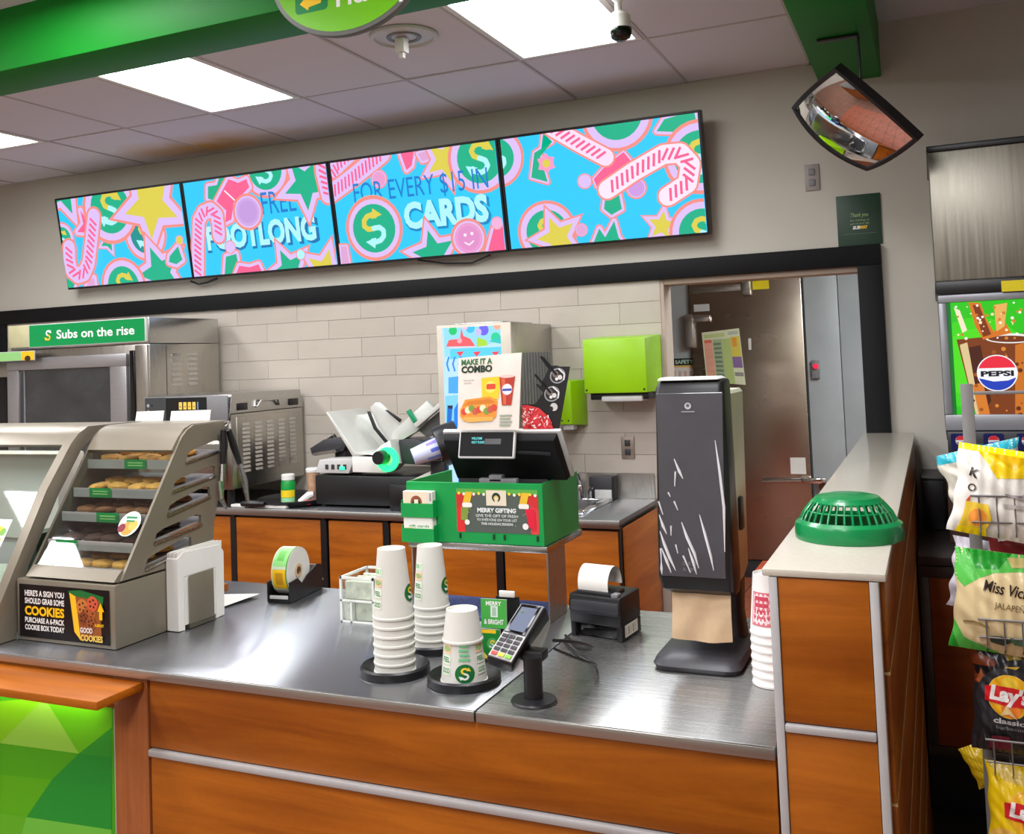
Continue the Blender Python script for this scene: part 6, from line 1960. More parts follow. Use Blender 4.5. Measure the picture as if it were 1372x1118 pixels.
cv.text('Thank you', -0.256, 2.118, 0.017, (166, 190, 120), 0, 'c', 0.07, shear=0.2)
for q, s in enumerate(('for making us', 'part of your day')):
    cv.text(s, -0.256, 2.10 - q * 0.014, 0.008, (150, 176, 120), 0, 'c', 0.075)
cv.text('SUB', -0.270, 2.066, 0.013, (236, 236, 226), 0.05, 'c', 0.03, shear=0.2); cv.text('WAY', -0.240, 2.066, 0.013, (246, 200, 40), 0.05, 'c', 0.03, shear=0.2)
cv.rect(-0.325, 2.045, -0.19, 2.047, (80, 110, 86))
cv.build('sign_print', XZ(YB - 0.0063), PRINT, t)

# ---- hand sink
t = thing('hand_sink', 'small steel hand sink with chrome tap at the end of the back counter', 'sink', (-1.50, 4.1, CT))

b = B()
b.box(-1.64, -1.36, 3.90, 3.925, CT + 0.001, CT + 0.022, 0.006); b.box(-1.64, -1.36, 4.27, 4.295, CT + 0.001, CT + 0.014, 0.004); b.box(-1.64, -1.615, 3.925, 4.27, CT + 0.001, CT + 0.014, 0.004); b.box(-1.385, -1.36, 3.925, 4.27, CT + 0.001, CT + 0.020, 0.004)
b.obj('rim', M_CHROME, t)
B().box(-1.615, -1.385, 3.925, 4.27, CT + 0.001, CT + 0.004).obj('basin', M_DARK, t)
b = B()
b.cyl((-1.51, 4.28, CT + 0.01), (-1.51, 4.28, CT + 0.07), 0.016)
b.tube([(-1.51, 4.28, CT + 0.07), (-1.512, 4.25, CT + 0.13), (-1.515, 4.17, CT + 0.14), (-1.518, 4.10, CT + 0.10), (-1.52, 4.08, CT + 0.07)], 0.011, 10)
b.tube([(-1.56, 4.28, CT + 0.01), (-1.56, 4.27, CT + 0.05), (-1.585, 4.24, CT + 0.075)], 0.009, 8); b.tube([(-1.46, 4.28, CT + 0.01), (-1.46, 4.27, CT + 0.05), (-1.435, 4.24, CT + 0.075)], 0.009, 8)
b.obj('tap', M_CHROME, t)
tag(B().box(-1.475, -1.365, 4.31, 4.388, CT + 0.001, 1.022, 0.004).obj('soap_box', M_DARK), 'dark grey box against the splash back behind the sink', 'box')
tag(B().box(-1.445, -1.365, 4.298, 4.308, CT + 0.001, CT + 0.05, 0.003).obj('scrub_pad', M_LGREY), 'pale scrub pad leaning on the dark grey box by the sink', 'pad')

# ---- papers on the cooler front
CYF = CY - 0.068
t = thing('rota_poster', 'colourful striped schedule sheet hanging on the cooler door', 'poster', (-1.36, CYF, 1.3))
cs = [(940, 446), (990, 440), (999, 516), (947, 512)]
P4 = [PXY(u, v, CYF - 0.004) for u, v in cs]
b = B(); b.hexa([(P4[3][0], CYF - 0.003, P4[3][1]), (P4[2][0], CYF - 0.003, P4[2][1]), (P4[2][0], CYF, P4[2][1]), (P4[3][0], CYF, P4[3][1]), (P4[0][0], CYF - 0.003, P4[0][1]), (P4[1][0], CYF - 0.003, P4[1][1]), (P4[1][0], CYF, P4[1][1]), (P4[0][0], CYF, P4[0][1])])
b.obj('sheet', M_PAPER, t)
cv = Canvas(eps=0.0001)
def pq(a, b_):
    return tuple((P4[3][i] * (1 - a) * (1 - b_) + P4[2][i] * a * (1 - b_) + P4[1][i] * a * b_ + P4[0][i] * (1 - a) * b_) for i in (0, 1))
def prect(a0, b0, a1, b1, c):
    cv.poly([pq(a0, b0), pq(a1, b0), pq(a1, b1), pq(a0, b1)], c)
prect(0, 0, 1, 1, (222, 226, 190))
prect(0.03, 0.0, 0.26, 0.84, (236, 176, 150)); prect(0.05, 0.78, 0.24, 0.84, (226, 110, 90)); prect(0.27, 0, 0.5, 0.84, (170, 190, 150)); prect(0.5, 0, 0.74, 0.84, (186, 206, 130)); prect(0.74, 0.5, 0.98, 0.86, (226, 210, 90)); prect(0.78, 0.68, 0.9, 0.84, (236, 160, 70)); prect(0.74, 0.3, 0.98, 0.5, (140, 110, 160)); prect(0.76, 0.15, 0.98, 0.22, (150, 150, 140))
prect(0.7, 0.9, 0.96, 0.96, (190, 196, 180)); prect(0.05, 0.88, 0.6, 0.95, (196, 210, 140))
for q in range(9):
    prect(0.29, 0.05 + q * 0.085, 0.48, 0.09 + q * 0.085, (120, 136, 110))
for q in range(5):
    prect(0.05, 0.08 + q * 0.14, 0.24, 0.085 + q * 0.14, (210, 140, 120))
cv.build('sheet_print', XZ(CYF - 0.0032), PRINT, t)
t = thing('notice_board', 'tall wooden framed notice with white edge on the cooler panel left of the door', 'notice', (-1.69, CY - 0.035, 1.6))
q0, q1 = PXY(893, 386, CY - 0.05), PXY(901, 465, CY - 0.05)
B().box(q0[0] - 0.02, q1[0] + 0.0, CY - 0.05, CY - 0.031, q1[1], q0[1], 0.003).obj('board', mat('notice_board_cork', (196, 140, 90), 0.7), t)
B().box(q1[0] - 0.018, q1[0] + 0.004, CY - 0.055, CY - 0.0505, q1[1] - 0.01, q0[1] + 0.005, 0.002).obj('white_edge', M_PAPER, t)
t = thing('certificate', 'white certificate with a black header on the cooler panel behind the dispenser', 'certificate', (-1.66, CY - 0.035, 1.2))
q0, q1 = PXY(897, 481, CY - 0.035), PXY(940, 560, CY - 0.035)
B().box(q0[0], q1[0], CY - 0.034, CY - 0.031, q1[1], q0[1]).obj('sheet', M_PAPER, t)
cv = Canvas(eps=0.0001)
cv.rect(q0[0], q0[1] - 0.05, q1[0], q0[1], (16, 40, 26)); cv.rect(q0[0], q0[1] - 0.065, q1[0], q0[1] - 0.05, (226, 190, 110)); cv.text('SAFETY', (q0[0] + q1[0]) / 2, q0[1] - 0.038, 0.026, (190, 220, 200), 0.03, 'c', 0.13)
for q in range(5):
    cv.rect(q0[0] + 0.02 + q * 0.04, q0[1] - 0.17, q0[0] + 0.04 + q * 0.04, q0[1] - 0.09, (206, 180, 170))
cv.build('sheet_print', XZ(CY - 0.0343), PRINT, t)
t = thing('light_switch', 'grey switch box with a red pilot light on the cooler panel', 'switch', (-0.745, CY - 0.035, 1.35))
q0, q1 = PXY(1087, 483, CY - 0.035), PXY(1099, 507, CY - 0.035)
B().box(q0[0], q1[0], CY - 0.06, CY - 0.031, q1[1], q0[1], 0.004).obj('switch_box', M_GREY, t)
q2 = PXY(1093, 491, CY - 0.06)
B().cyl((q2[0], CY - 0.06, q2[1]), (q2[0], CY - 0.075, q2[1]), 0.018).obj('pilot_light', mat('red_pilot', (230, 30, 70), 0.3, emit=0.6), t)
# ================================================================ right side: drinks fountain, snack rack
t = thing('fountain_counter', 'dark topped counter with brown wood door under the drinks fountain', 'counter', (0.7, 4.0, 0))
M_DTOP = mat('dark_counter_top', (58, 50, 48), 0.3, vary=0.08, scale=40)
M_WOODR = wood('brown_door_wood', (112, 52, 18), (138, 68, 28), (1.6, 12, 12))
B().box(-0.088, 1.6, 3.60, YB - 0.002, 0.836, 0.866, 0.004).obj('counter_top', M_DTOP, t)
B().box(-0.088, 1.6, 3.64, YB - 0.002, 0.21, 0.834).obj('carcass', M_BLACK, t)
for k in range(3):
    x0 = -0.088 + k * 0.56
    b = B()
    b.box(x0, x0 + 0.555, 3.612, 3.638, 0.795, 0.832, 0.002); b.box(x0, x0 + 0.555, 3.612, 3.638, 0.212, 0.242, 0.002); b.box(x0, x0 + 0.03, 3.612, 3.638, 0.242, 0.795, 0.002); b.box(x0 + 0.525, x0 + 0.555, 3.612, 3.638, 0.242, 0.795, 0.002)
    b.obj('door_frame', M_DTOP, t)
    B().box(x0 + 0.031, x0 + 0.524, 3.618, 3.636, 0.243, 0.794, 0.001).obj('door_panel', M_WOODR, t)
B().box(-0.088, 1.6, 3.70, YB - 0.002, 0.0, 0.208).obj('plinth', M_BLACK, t)
tag(B().box(-0.085, 1.7, 2.35, 3.695, 0.0005, 0.012, 0.004).obj('floor_mat', mat('black_rubber', (14, 14, 16), 0.8, vary=0.1, scale=60)), 'black rubber floor mat in front of the drinks fountain counter', 'mat')
t = thing('waste_bin', 'black bin on the dark counter in the corner beside the half wall', 'bin', (-0.02, 4.24, 0.867))
B().prism([(-0.068, 0.868), (0.004, 0.868), (0.006, 1.055), (-0.072, 1.055)], 'y', 4.10, 4.36, 0.004).obj('bin_body', M_BLACK, t)
B().box(-0.074, 0.008, 4.095, 4.365, 1.056, 1.066, 0.003).obj('rim', M_DARK, t)
t = thing('lid_organizer', 'dark brown lid organizer box on the counter behind the snack rack', 'organizer', (0.2, 3.98, 0.867))
M_BROWN = mat('dark_brown_box', (84, 56, 44), 0.45, vary=0.06)
B().box(0.016, 0.02, 3.86, 4.12, 0.867, 1.14).box(0.36, 0.364, 3.86, 4.12, 0.867, 1.14).box(0.0205, 0.3595, 4.115, 4.12, 0.867, 1.14).obj('side_walls', M_BROWN, t)
for k in range(4):
    B().box(0.0205, 0.3595, 3.865, 4.114, 0.868 + k * 0.088, 0.874 + k * 0.088).obj('shelf', M_BROWN, t)
B().box(0.0205, 0.3595, 3.86, 3.8645, 0.868, 1.14).obj('front_flap', M_BROWN, t)

FYM = 3.75
t = thing('drinks_fountain', 'drinks fountain with steel top and a lit cola picture', 'drinks machine', (0.45, 4.05, 0.867))
fx0, fx1 = 0.018, 0.80
a1 = PXY(1243, 205, FYM)[1]; a2 = PXY(1255, 378, FYM)[1]; a3 = PXY(1258, 395, FYM)[1]
M_FSTEEL = mat('fountain_steel', (150, 146, 134), 0.42, 1.0, vary=0.12, scale=4, stretch=(24, 24, 0.5), rvary=0.12)
B().box(fx0, fx1, FYM, YB - 0.004, a2 + 0.001, a1, 0.003).obj('upper_box', M_FSTEEL, t)
B().box(fx0 - 0.005, fx1 + 0.005, FYM - 0.006, YB - 0.004, a1 + 0.001, a1 + 0.022, 0.003).obj('top_rim', M_BLACK, t)
B().box(fx0 - 0.002, fx1, FYM - 0.012, YB - 0.004, a3, a2, 0.006).obj('black_band', M_BLACK, t)
s0, s1 = PXY(1341, 377, FYM), PXY(1385, 389, FYM)
B().box(s0[0], s1[0], FYM - 0.0145, FYM - 0.0125, s1[1], s0[1]).obj('yellow_sticker', M_YELLOW, t)
M_FRAME = mat('fountain_frame', (150, 152, 158), 0.35, 0.3)
B().box(fx0 + 0.006, fx1, FYM + 0.02, YB - 0.004, 1.235, a3 - 0.001, 0.004).obj('cabinet', M_DARK, t)
fr0 = B()
sx0_, sx1_, sz0, sz1 = 0.048, 0.60, 1.325, 1.712
fr0.box(fx0 + 0.004, fx1, FYM, FYM + 0.019, sz1, a3 - 0.001, 0.005); fr0.box(fx0 + 0.004, fx1, FYM, FYM + 0.019, 1.27, sz0, 0.005); fr0.box(fx0 + 0.004, sx0_, FYM, FYM + 0.019, sz0, sz1, 0.005); fr0.box(sx1_, fx1, FYM, FYM + 0.019, sz0, sz1, 0.005)
fr0.obj('screen_frame', M_FRAME, t)
cv = Canvas((sx0_ - 0.002, sz0 - 0.002, sx1_ + 0.002, sz1 + 0.002), 0.00006)
F = lambda X, Y: PXY(1160 + X / 2.797, 180 + Y / 2.797, FYM + 0.01)
FP = lambda L: [F(*p) for p in L]
cv.rect(sx0_ - .002, sz0 - .002, sx1_ + .002, sz1 + .002, (40, 190, 20))
cv.circ(*F(420, 860), 0.16, (60, 206, 20)); cv.circ(*F(420, 860), 0.12, (76, 214, 24))
cv.rect(sx0_ - .002, sz0 - .002, sx0_ + 0.012, sz1, (10, 110, 40))
cv.poly(FP([(340, 770), (600, 745), (760, 770), (690, 1080), (420, 1080)]), (120, 56, 14))
cv.poly(FP([(352, 790), (380, 780), (440, 1080), (420, 1080)]), (214, 190, 140))
cv.poly(FP([(385, 800), (430, 790), (470, 1000), (430, 1060)]), (70, 26, 6)); cv.poly(FP([(560, 790), (600, 780), (610, 1060), (560, 1060)]), (196, 110, 30)); cv.poly(FP([(400, 940), (440, 930), (470, 1070), (430, 1076)]), (206, 120, 40)); cv.poly(FP([(620, 790), (740, 780), (690, 1060), (640, 1060)]), (90, 36, 8))
cv.circ(*F(540, 765), 0.075, (230, 226, 220), 0.017, rot=-.04); cv.circ(*F(540, 767), 0.066, (110, 50, 16), 0.011, rot=-.04)
cv.poly(FP([(384, 630), (430, 632), (450, 690), (480, 740), (520, 700), (545, 745), (440, 770), (410, 720)]), (206, 112, 30))
cv.poly(FP([(400, 640), (424, 640), (470, 750), (440, 760)]), (120, 50, 10)); cv.poly(FP([(480, 640), (530, 632), (520, 720), (490, 740)]), (226, 170, 90)); cv.poly(FP([(330, 650), (352, 660), (380, 735), (362, 745)]), (236, 224, 190))
for q in range(60):
    X, Y = random.uniform(320, 720), random.uniform(630, 770)
    cv.circ(*F(X, Y), random.uniform(0.002, 0.006), ((240, 220, 170), (206, 120, 40), (250, 244, 230))[q % 3], seg=8)
for q in range(40):
    X, Y = random.uniform(400, 700), random.uniform(790, 1060)
    cv.circ(*F(X, Y), random.uniform(0.003, 0.008), ((214, 130, 46), (150, 80, 24), (96, 40, 10))[q % 3], seg=8)
gx, gz = F(492, 895)
gr_ = 0.062
cv.circ(gx, gz, gr_, (236, 236, 240), seg=40)
def arcband(y_lo, y_hi, col, wave):
    pts = []
    r = gr_ * 0.94
    for k in range(25):
        a = math.asin(max(-1, min(1, y_lo / r))) + (PI - 2 * math.asin(max(-1, min(1, y_lo / r)))) * k / 24 if wave > 0 else 0
        pts.append((gx + r * math.cos(a), gz + r * math.sin(a)))
    cv.poly(pts, col)
arcband(gr_ * 0.28, 0, (226, 40, 60), 1)
pts = [(gx + gr_ * .94 * math.cos(a), gz + gr_ * .94 * math.sin(a)) for a in [math.radians(196 + k * (344 - 196) / 24) for k in range(25)]]
pts += [(gx + gr_ * .5, gz - gr_ * .42), (gx - gr_ * .2, gz - gr_ * .46)]
cv.poly(pts, (30, 60, 180))
cv.text('PEPSI', gx, gz - 0.010, 0.017, (14, 14, 30), 0.05, 'c', gr_ * 1.62)
cv.build('lit_picture', XZ(FYM + 0.010), SCREEN, t)
bb = B(); bb.box(fx0 + 0.008, fx1, FYM - 0.02, FYM + 0.019, 1.20, 1.268, 0.004); bb.obj('valve_panel', M_DARK, t)
for k in range(5):
    g0 = 0.036 + k * 0.10
    cv = Canvas(eps=0.00006)
    cv.rrect(g0, 1.206, g0 + 0.062, 1.262, 0.006, (24, 30, 90)); cv.circ(g0 + 0.031, 1.238, 0.017, (230, 230, 236)); cv.poly([(g0 + .014, 1.24), (g0 + .048, 1.24), (g0 + .042, 1.252), (g0 + .031, 1.2555), (g0 + .02, 1.252)], (220, 50, 60)); cv.poly([(g0 + .016, 1.232), (g0 + .046, 1.236), (g0 + .04, 1.224), (g0 + .031, 1.221), (g0 + .022, 1.224)], (40, 70, 190)); cv.rect(g0 + 0.062, 1.206, g0 + 0.098, 1.228, (20, 120, 130))
    cv.build('flavour_label', XZ(FYM - 0.0205), GLOSSPRINT, t)
B().box(fx0 + 0.2, fx1, 3.86, YB - 0.004, 0.868, 1.20, 0.004).obj('lower_cabinet', M_STEELV, t) if False else B().box(0.375, fx1, 3.9, YB - 0.004, 0.868, 1.199, 0.004).box(0.03, 0.374, 4.13, YB - 0.004, 0.868, 1.199, 0.004).obj('lower_cabinet', M_DARK, t)

# ---- snack rack
RY = 1.90
RP = lambda u, v, y=RY: PXY(u, v, y)
t = thing('snack_rack', 'grey wire snack rack with flat post at the right edge', 'rack', (0.22, 2.0, 0))
M_WIRE = mat('grey_wire', (132, 130, 128), 0.4, 0.6, vary=0.04)
M_POST = mat('grey_post', (128, 126, 124), 0.5, 0.2, vary=0.04)
x0, x1 = 0.040, 0.42
B().box(x0, x0 + 0.021, RY + 0.10, RY + 0.106, 0.02, 1.50, 0.001).obj('post', M_POST, t)
B().box(x1 - 0.021, x1, RY + 0.10, RY + 0.106, 0.02, 1.50, 0.001).obj('post', M_POST, t)
B().box(x0 + 0.0215, x1 - 0.0215, RY + 0.10, RY + 0.106, 1.480, 1.486, 0.001).obj('cross_bar', M_POST, t)
B().box(x0 - 0.03, x1 + 0.03, RY - 0.1, RY + 0.22, 0.001, 0.02, 0.004).obj('foot', M_POST, t)
lv = [(1.311, 1.266), (1.100, 1.070), (0.897, 0.860), (0.69, 0.65)]
for k, (zt, zb) in enumerate(lv):
    ya, yb_ = RY, RY + 0.098
    b = B()
    xa, xb = x0 + 0.004, x1
    for z, r in ((zt, 0.002), (zb, 0.0017)):
        b.tube([(xa, ya, z), (xb, ya, z), (xb, yb_, z), (xa, yb_, z)], r, 6, True)
    b.obj('basket_rim', M_WIRE, t)
    n = 14
    w = B()
    for i in range(n):
        x = xa + 0.012 + (xb - xa - 0.02) * i / (n - 1)
        w.tube([(x, ya - 0.001, zt), (x, ya - 0.001, zb - 0.018), (x, ya + 0.02, zb - 0.03), (x, yb_, zb - 0.03), (x, yb_ - 0.001, zt)], 0.0013, 5)
    o = w.obj('basket_wires', M_WIRE, t)
    o['kind'] = 'stuff'

def bag(lb, tl, tr_len, h, y, roll, lean, bulge, base, group=None, art=None, wr=0.003, seed=1, cat='snack bag'):
    """pillow bag hung from its top-left corner tl (x, z); roll turns it in the picture plane"""
    rnd = random.Random(seed)
    W_, H_ = tr_len, h
    g = thing('snack_bag', lb, cat, (tl[0], y, tl[1] - h), group=group)
    R_ = Matrix.Translation((tl[0], y, tl[1])) @ Matrix.Rotation(roll, 4, 'Y') @ Matrix.Rotation(lean, 4, 'X')
    ph = [rnd.uniform(0, 6) for _ in range(6)]
    def depth(u, v):
        s = max(0.0, 1 - (2 * u / W_ - 1) ** 2) ** 0.55
        q = max(0.0, 1 - abs(2 * v / H_ - 1) ** 3.2)
        w = wr * (math.sin(38 * u / W_ * 1.3 + ph[0] + 3 * v / H_) * 0.5 + math.sin(23 * v / H_ + ph[1] + 9 * u / W_) * 0.6 + math.sin(31 * (u + v) / W_ + ph[2]) * 0.5)
        edge = min(1, 6 * min(v, H_ - v) / H_)
        return bulge * s * q + w * (0.35 + 0.65 * s) * edge + 0.0015 * math.sin(80 * u / W_ + ph[3]) * (1 - edge)
    def inset(u, v):         # sides pull in at mid height
        k = 0.035 * math.sin(PI * min(1, max(0, v / H_))) * W_
        return u + k * (1 - 2 * u / W_) + wr * 0.8 * math.sin(17 * v / H_ + ph[4]) * (abs(2 * u / W_ - 1) ** 4)
    def P(u, v, d):
        return tuple(R_ @ Vector((inset(u, v), -d, v - H_)))
    n, m_ = 22, 26
    b = B()
    for sgn in (1, -0.8):
        vs = [P(W_ * i / n, H_ * j / m_, sgn * (depth(W_ * i / n, H_ * j / m_) + 0.0006)) for j in range(m_ + 1) for i in range(n + 1)]
        b.faces(vs, [(j * (n + 1) + i, j * (n + 1) + i + 1, (j + 1) * (n + 1) + i + 1, (j + 1) * (n + 1) + i) for j in range(m_) for i in range(n)], True)
    b.obj('bag_film', base, g)
    if art:
        cv = Canvas(clip=(0.0, 0.0, W_, H_), eps=0.00035)
        art(cv, W_, H_)
        cv.build('bag_print', lambda u, v, l: P(u, v, depth(u, v) + 0.0009 + l), BAGPRINT, g, warp=0.0055)
    return g
BAGPRINT = attr_mat('bag_print', 0.3, coat=0.15)
def foil(n, c):
    return mat(n, c, 0.28, vary=0.04, scale=20, coat=0.2)
def lays(cv, cx, cz, r, rot=-0.06):
    cv.circ(cx, cz, r * 1.02, (240, 214, 120)); cv.circ(cx, cz, r, (250, 186, 30)); cv.circ(cx + r * .1, cz - r * .5, r * .48, (240, 130, 40)); cv.circ(cx, cz + r * .55, r * .4, (250, 210, 60))
    pts = []
    c, q = math.cos(rot), math.sin(rot)
    for x, y in ((-1.15, .30), (-.6, .42), (0, .46), (.6, .42), (1.2, .30), (1.12, -.36), (.5, -.42), (0, -.44), (-.5, -.42), (-1.1, -.38)):
        pts.append((cx + r * (x * c - y * q), cz + r * (x * q + y * c)))
    cv.poly(pts, (214, 30, 40))
    cv.text("Lay's", cx, cz - r * .22, r * .62, (245, 240, 236), 0.05, 'c', r * 1.85, rot, 0.1)
def art_yellow_top(cv, w, h):
    cv.rect(0, 0, w, h, (226, 222, 212)); cv.rect(0, h * .93, w, h, (250, 226, 10)); cv.poly([(w * .2, h * .93), (w, h * .93), (w * .75, h * .72), (w * .4, h * .66)], (238, 200, 10)); cv.poly([(w * .3, h * .93), (w * .7, h * .93), (w * .55, h * .78)], (214, 170, 6))
    cv.text('K', w * .16, h * .64, h * .09, (50, 40, 34), 0.05, rot=-.3); cv.text('O', w * .15, h * .48, h * .08, (70, 60, 50), 0.03, rot=-.3)
    cv.poly([(w * .12, h * .36), (w * .16, h * .44), (w * .16, h * .28)], (200, 80, 50))
    cv.poly([(w * .1, h * .04), (w * .12, h * .36), (w * .34, h * .36), (w * .4, h * .2), (w * .34, h * .02)], (236, 200, 60)); cv.circ(w * .26, h * .2, w * .09, (240, 150, 60)); cv.poly([(w * .08, 0), (w * .38, 0), (w * .36, h * .08), (w * .1, h * .08)], (250, 222, 20))
    cv.stroke([(w * .5, h * .5), (w * .8, h * .47)], .004, (170, 160, 160)); cv.stroke([(w * .5, h * .38), (w * .9, h * .4)], .006, (190, 184, 180)); cv.circ(w * .72, h * .5, w * .06, (150, 140, 140))
def art_cream(cv, w, h):
    cv.rect(0, 0, w, h, (228, 206, 156))
    G1, G2 = (30, 150, 40), (90, 196, 80)
    cv.poly([(0, h), (w, h), (w, h * .86), (w * .62, h * .84), (w * .38, h * .8), (w * .22, h * .72), (w * .08, h * .62), (0, h * .7)], G2)
    cv.poly([(w * .12, h), (w * .55, h), (w * .42, h * .84), (w * .2, h * .82)], G1); cv.poly([(w * .7, h), (w, h), (w, h * .9), (w * .74, h * .9)], G1)
    cv.poly([(w * .5, h * .96), (w * .7, h * .98), (w * .78, h * .9), (w * .55, h * .87)], (206, 190, 120))
    cv.poly([(0, 0), (0, h * .28), (w * .12, h * .12), (w * .5, 0)], G2); cv.poly([(0, 0), (0, h * .16), (w * .1, 0)], G1)
    cv.text("Miss Vickie's", w * .57, h * .60, h * .11, (44, 30, 20), 0.015, 'c', w * .60, -.07, .22)
    cv.text('JALAPEÑO', w * .57, h * .46, h * .06, (110, 84, 50), 0.0, 'c', w * .36, -.05)
    cv.stroke([(w * .1, h * .28), (w * .2, h * .30), (w * .34, h * .27)], .003, (150, 130, 80))
    cv.poly([(w * .36, h * .18), (w * .48, h * .2), (w * .6, h * .17), (w * .5, h * .1), (w * .38, h * .12)], (40, 60, 50)); cv.poly([(w * .55, h * .2), (w * .8, h * .2), (w * .75, h * .12), (w * .6, h * .13)], (70, 110, 80)); cv.circ(w * .3, h * .14, w * .06, (236, 214, 170)); cv.circ(w * .85, h * .12, w * .07, (220, 190, 130))
def art_black(cv, w, h):
    cv.rect(0, 0, w, h, (34, 34, 38)); cv.poly([(0, h * .6), (0, h * .9), (w * .3, h * .82), (w * .22, h * .62)], (120, 56, 30)); cv.poly([(0, h * .76), (w * .4, h * .78), (w * .5, h * .72), (0, h * .68)], (24, 22, 24))
    cv.poly([(w * .02, h * .62), (w * .1, h * .74), (w * .16, h * .58)], (170, 90, 50)); cv.poly([(w * .42, h * .9), (w * .6, h * .95), (w * .62, h * .86), (w * .44, h * .84)], (140, 120, 30)); cv.poly([(w * .4, h * .78), (w * .6, h * .8), (w * .5, h * .74)], (206, 170, 50))
    cv.circ(w * .45, h * .5, w * .42, (46, 46, 50)); lays(cv, w * .46, h * .53, w * .285)
    cv.poly([(w * .34, h * .36), (w * .42, h * .46), (w * .56, h * .34), (w * .45, h * .38)], (240, 214, 150)); cv.text('classic', w * .45, h * .29, h * .045, (190, 190, 190), 0.03, 'c', w * .4); cv.text('barbecue', w * .47, h * .24, h * .03, (130, 130, 134), 0.0, 'c', w * .36)
    cv.poly([(w * .2, h * .04), (w * .5, h * .04), (w * .46, h * .18), (w * .24, h * .17)], (110, 24, 44))
def art_yellow(cv, w, h):
    cv.rect(0, 0, w, h, (244, 206, 20)); cv.poly([(0, h), (w * .3, h), (w * .7, h * .82), (w * .2, h * .86)], (226, 196, 90)); cv.poly([(w * .4, h), (w, h), (w, h * .8), (w * .6, h * .8)], (214, 180, 14)); lays(cv, w * .52, h * .6, w * .29); cv.circ(w * .2, h * .3, w * .2, (240, 190, 90)); cv.circ(w * .5, h * .2, w * .2, (248, 220, 110))
def art_teal(cv, w, h):
    cv.rect(0, 0, w, h, (222, 216, 200)); cv.rect(0, h * .88, w, h, (40, 180, 200)); cv.text('chips', w * .3, h * .7, h * .08, (120, 110, 80), 0.02, 'l', w * .3); cv.rect(0, 0, w, h * .1, (40, 180, 200))
def art_red(cv, w, h):
    cv.rect(0, 0, w, h, (120, 20, 32)); cv.rect(w * .1, h * .7, w * .25, h * .85, (226, 220, 214))
p = RP(1284, 596, RY - 0.02)
bag('white and yellow snack bag leaning in the top basket of the rack', p, 0.165, 0.155, RY + 0.035, 0.17, -0.10, 0.026, foil('bag_white', (226, 222, 212)), 'snack bags in the rack', art_yellow_top, 0.0022, 3)
p = RP(1279, 738, RY)
bag('cream and green snack bag of jalapeno chips in the second basket', p, 0.165, 0.172, RY + 0.04, 0.10, -0.08, 0.028, foil('bag_cream', (228, 206, 156)), 'snack bags in the rack', art_cream, 0.002, 5)
p = RP(1302, 862, RY)
bag('black snack bag with round yellow logo in the third basket', p, 0.125, 0.19, RY + 0.045, 0.05, -0.06, 0.024, foil('bag_black', (34, 34, 38)), 'snack bags in the rack', art_black, 0.0018, 7)
p = RP(1322, 1030, RY)
bag('yellow snack bag with red logo in the lowest visible basket', p, 0.125, 0.18, RY + 0.04, 0.04, -0.06, 0.028, foil('bag_yellow', (244, 206, 20)), 'snack bags in the rack', art_yellow, 0.002, 9)
p = RP(1252, 612, 2.12)
bag('white snack bag with teal edges sticking out behind the grey post', p, 0.15, 0.15, 2.12, -0.25, 0.0, 0.02, foil('bag_teal', (222, 216, 200)), 'snack bags in the rack', art_teal, 0.004, 11)
p = RP(1316, 708, RY + 0.05)
bag('dark red snack bag lying behind the cream one', p, 0.16, 0.10, RY + 0.075, -0.18, -0.05, 0.008, foil('bag_red', (110, 20, 32)), 'snack bags in the rack', art_red, 0.002, 13)
p = RP(1279, 722, RY + 0.09)
bag('white and purple snack bag behind the cream one at its left corner', p, 0.10, 0.13, RY + 0.125, 0.15, 0.0, 0.015, foil('bag_purple', (206, 200, 210)), 'snack bags in the rack', None, 0.004, 15)
p = RP(1284, 1014, RY + 0.09)
bag('small yellow snack bag behind the lower basket at its left side', p, 0.05, 0.075, RY + 0.125, -0.45, 0.0, 0.015, foil('bag_yellow_small', (226, 190, 30)), 'snack bags in the rack', None, 0.0012, 17)

# ================================================================ convex mirror on the beam
t = thing('convex_mirror', 'black framed convex security mirror hanging below the green beam', 'mirror', (-0.2, 3.6, 2.2))
mN = Vector((-.50, -.63, -.59)).normalized()
def mcorner(u, v):
    d = photo_ray(u, v); e = Vector((0, 0, EYE)); c = Vector((-0.2, 3.6, 2.37))
    return e + d * ((c - e).dot(mN) / d.dot(mN))
mL, mT, mR, mB = mcorner(1062, 143), mcorner(1120, 90), mcorner(1232, 187), mcorner(1163, 228)
def mpt(s, q, lift=0.0, grow=1.0):
    s *= grow; q *= grow
    p = mL * (1 - s) * (1 - q) / 4 + mB * (1 + s) * (1 - q) / 4 + mR * (1 + s) * (1 + q) / 4 + mT * (1 - s) * (1 + q) / 4
    ns = ((mB + mR) / 2 - (mL + mT) / 2).normalized(); nq = ((mT + mR) / 2 - (mL + mB) / 2).normalized()
    p = p + nq * q * (1 - s * s) * 0.026 + ns * s * (1 - q * q) * 0.008
    return p + mN * (lift + 0.036 * (1 - (s * s * .6 + q * q * .4)))
n = 20
b = B()
vs = [tuple(mpt(-1 + 2 * i / n, -1 + 2 * j / n, 0.0, 0.94)) for j in range(n + 1) for i in range(n + 1)]
b.faces(vs, [(j * (n + 1) + i, j * (n + 1) + i + 1, (j + 1) * (n + 1) + i + 1, (j + 1) * (n + 1) + i) for j in range(n) for i in range(n)], True)
b.obj('mirror_glass', mat('mirror_silver', (230, 230, 230), 0.03, 1.0, vary=0.0), t)
bd = [(-1 + 2 * i / 10, -1) for i in range(10)] + [(1, -1 + 2 * i / 10) for i in range(10)] + [(1 - 2 * i / 10, 1) for i in range(10)] + [(-1, 1 - 2 * i / 10) for i in range(10)]
rings = []
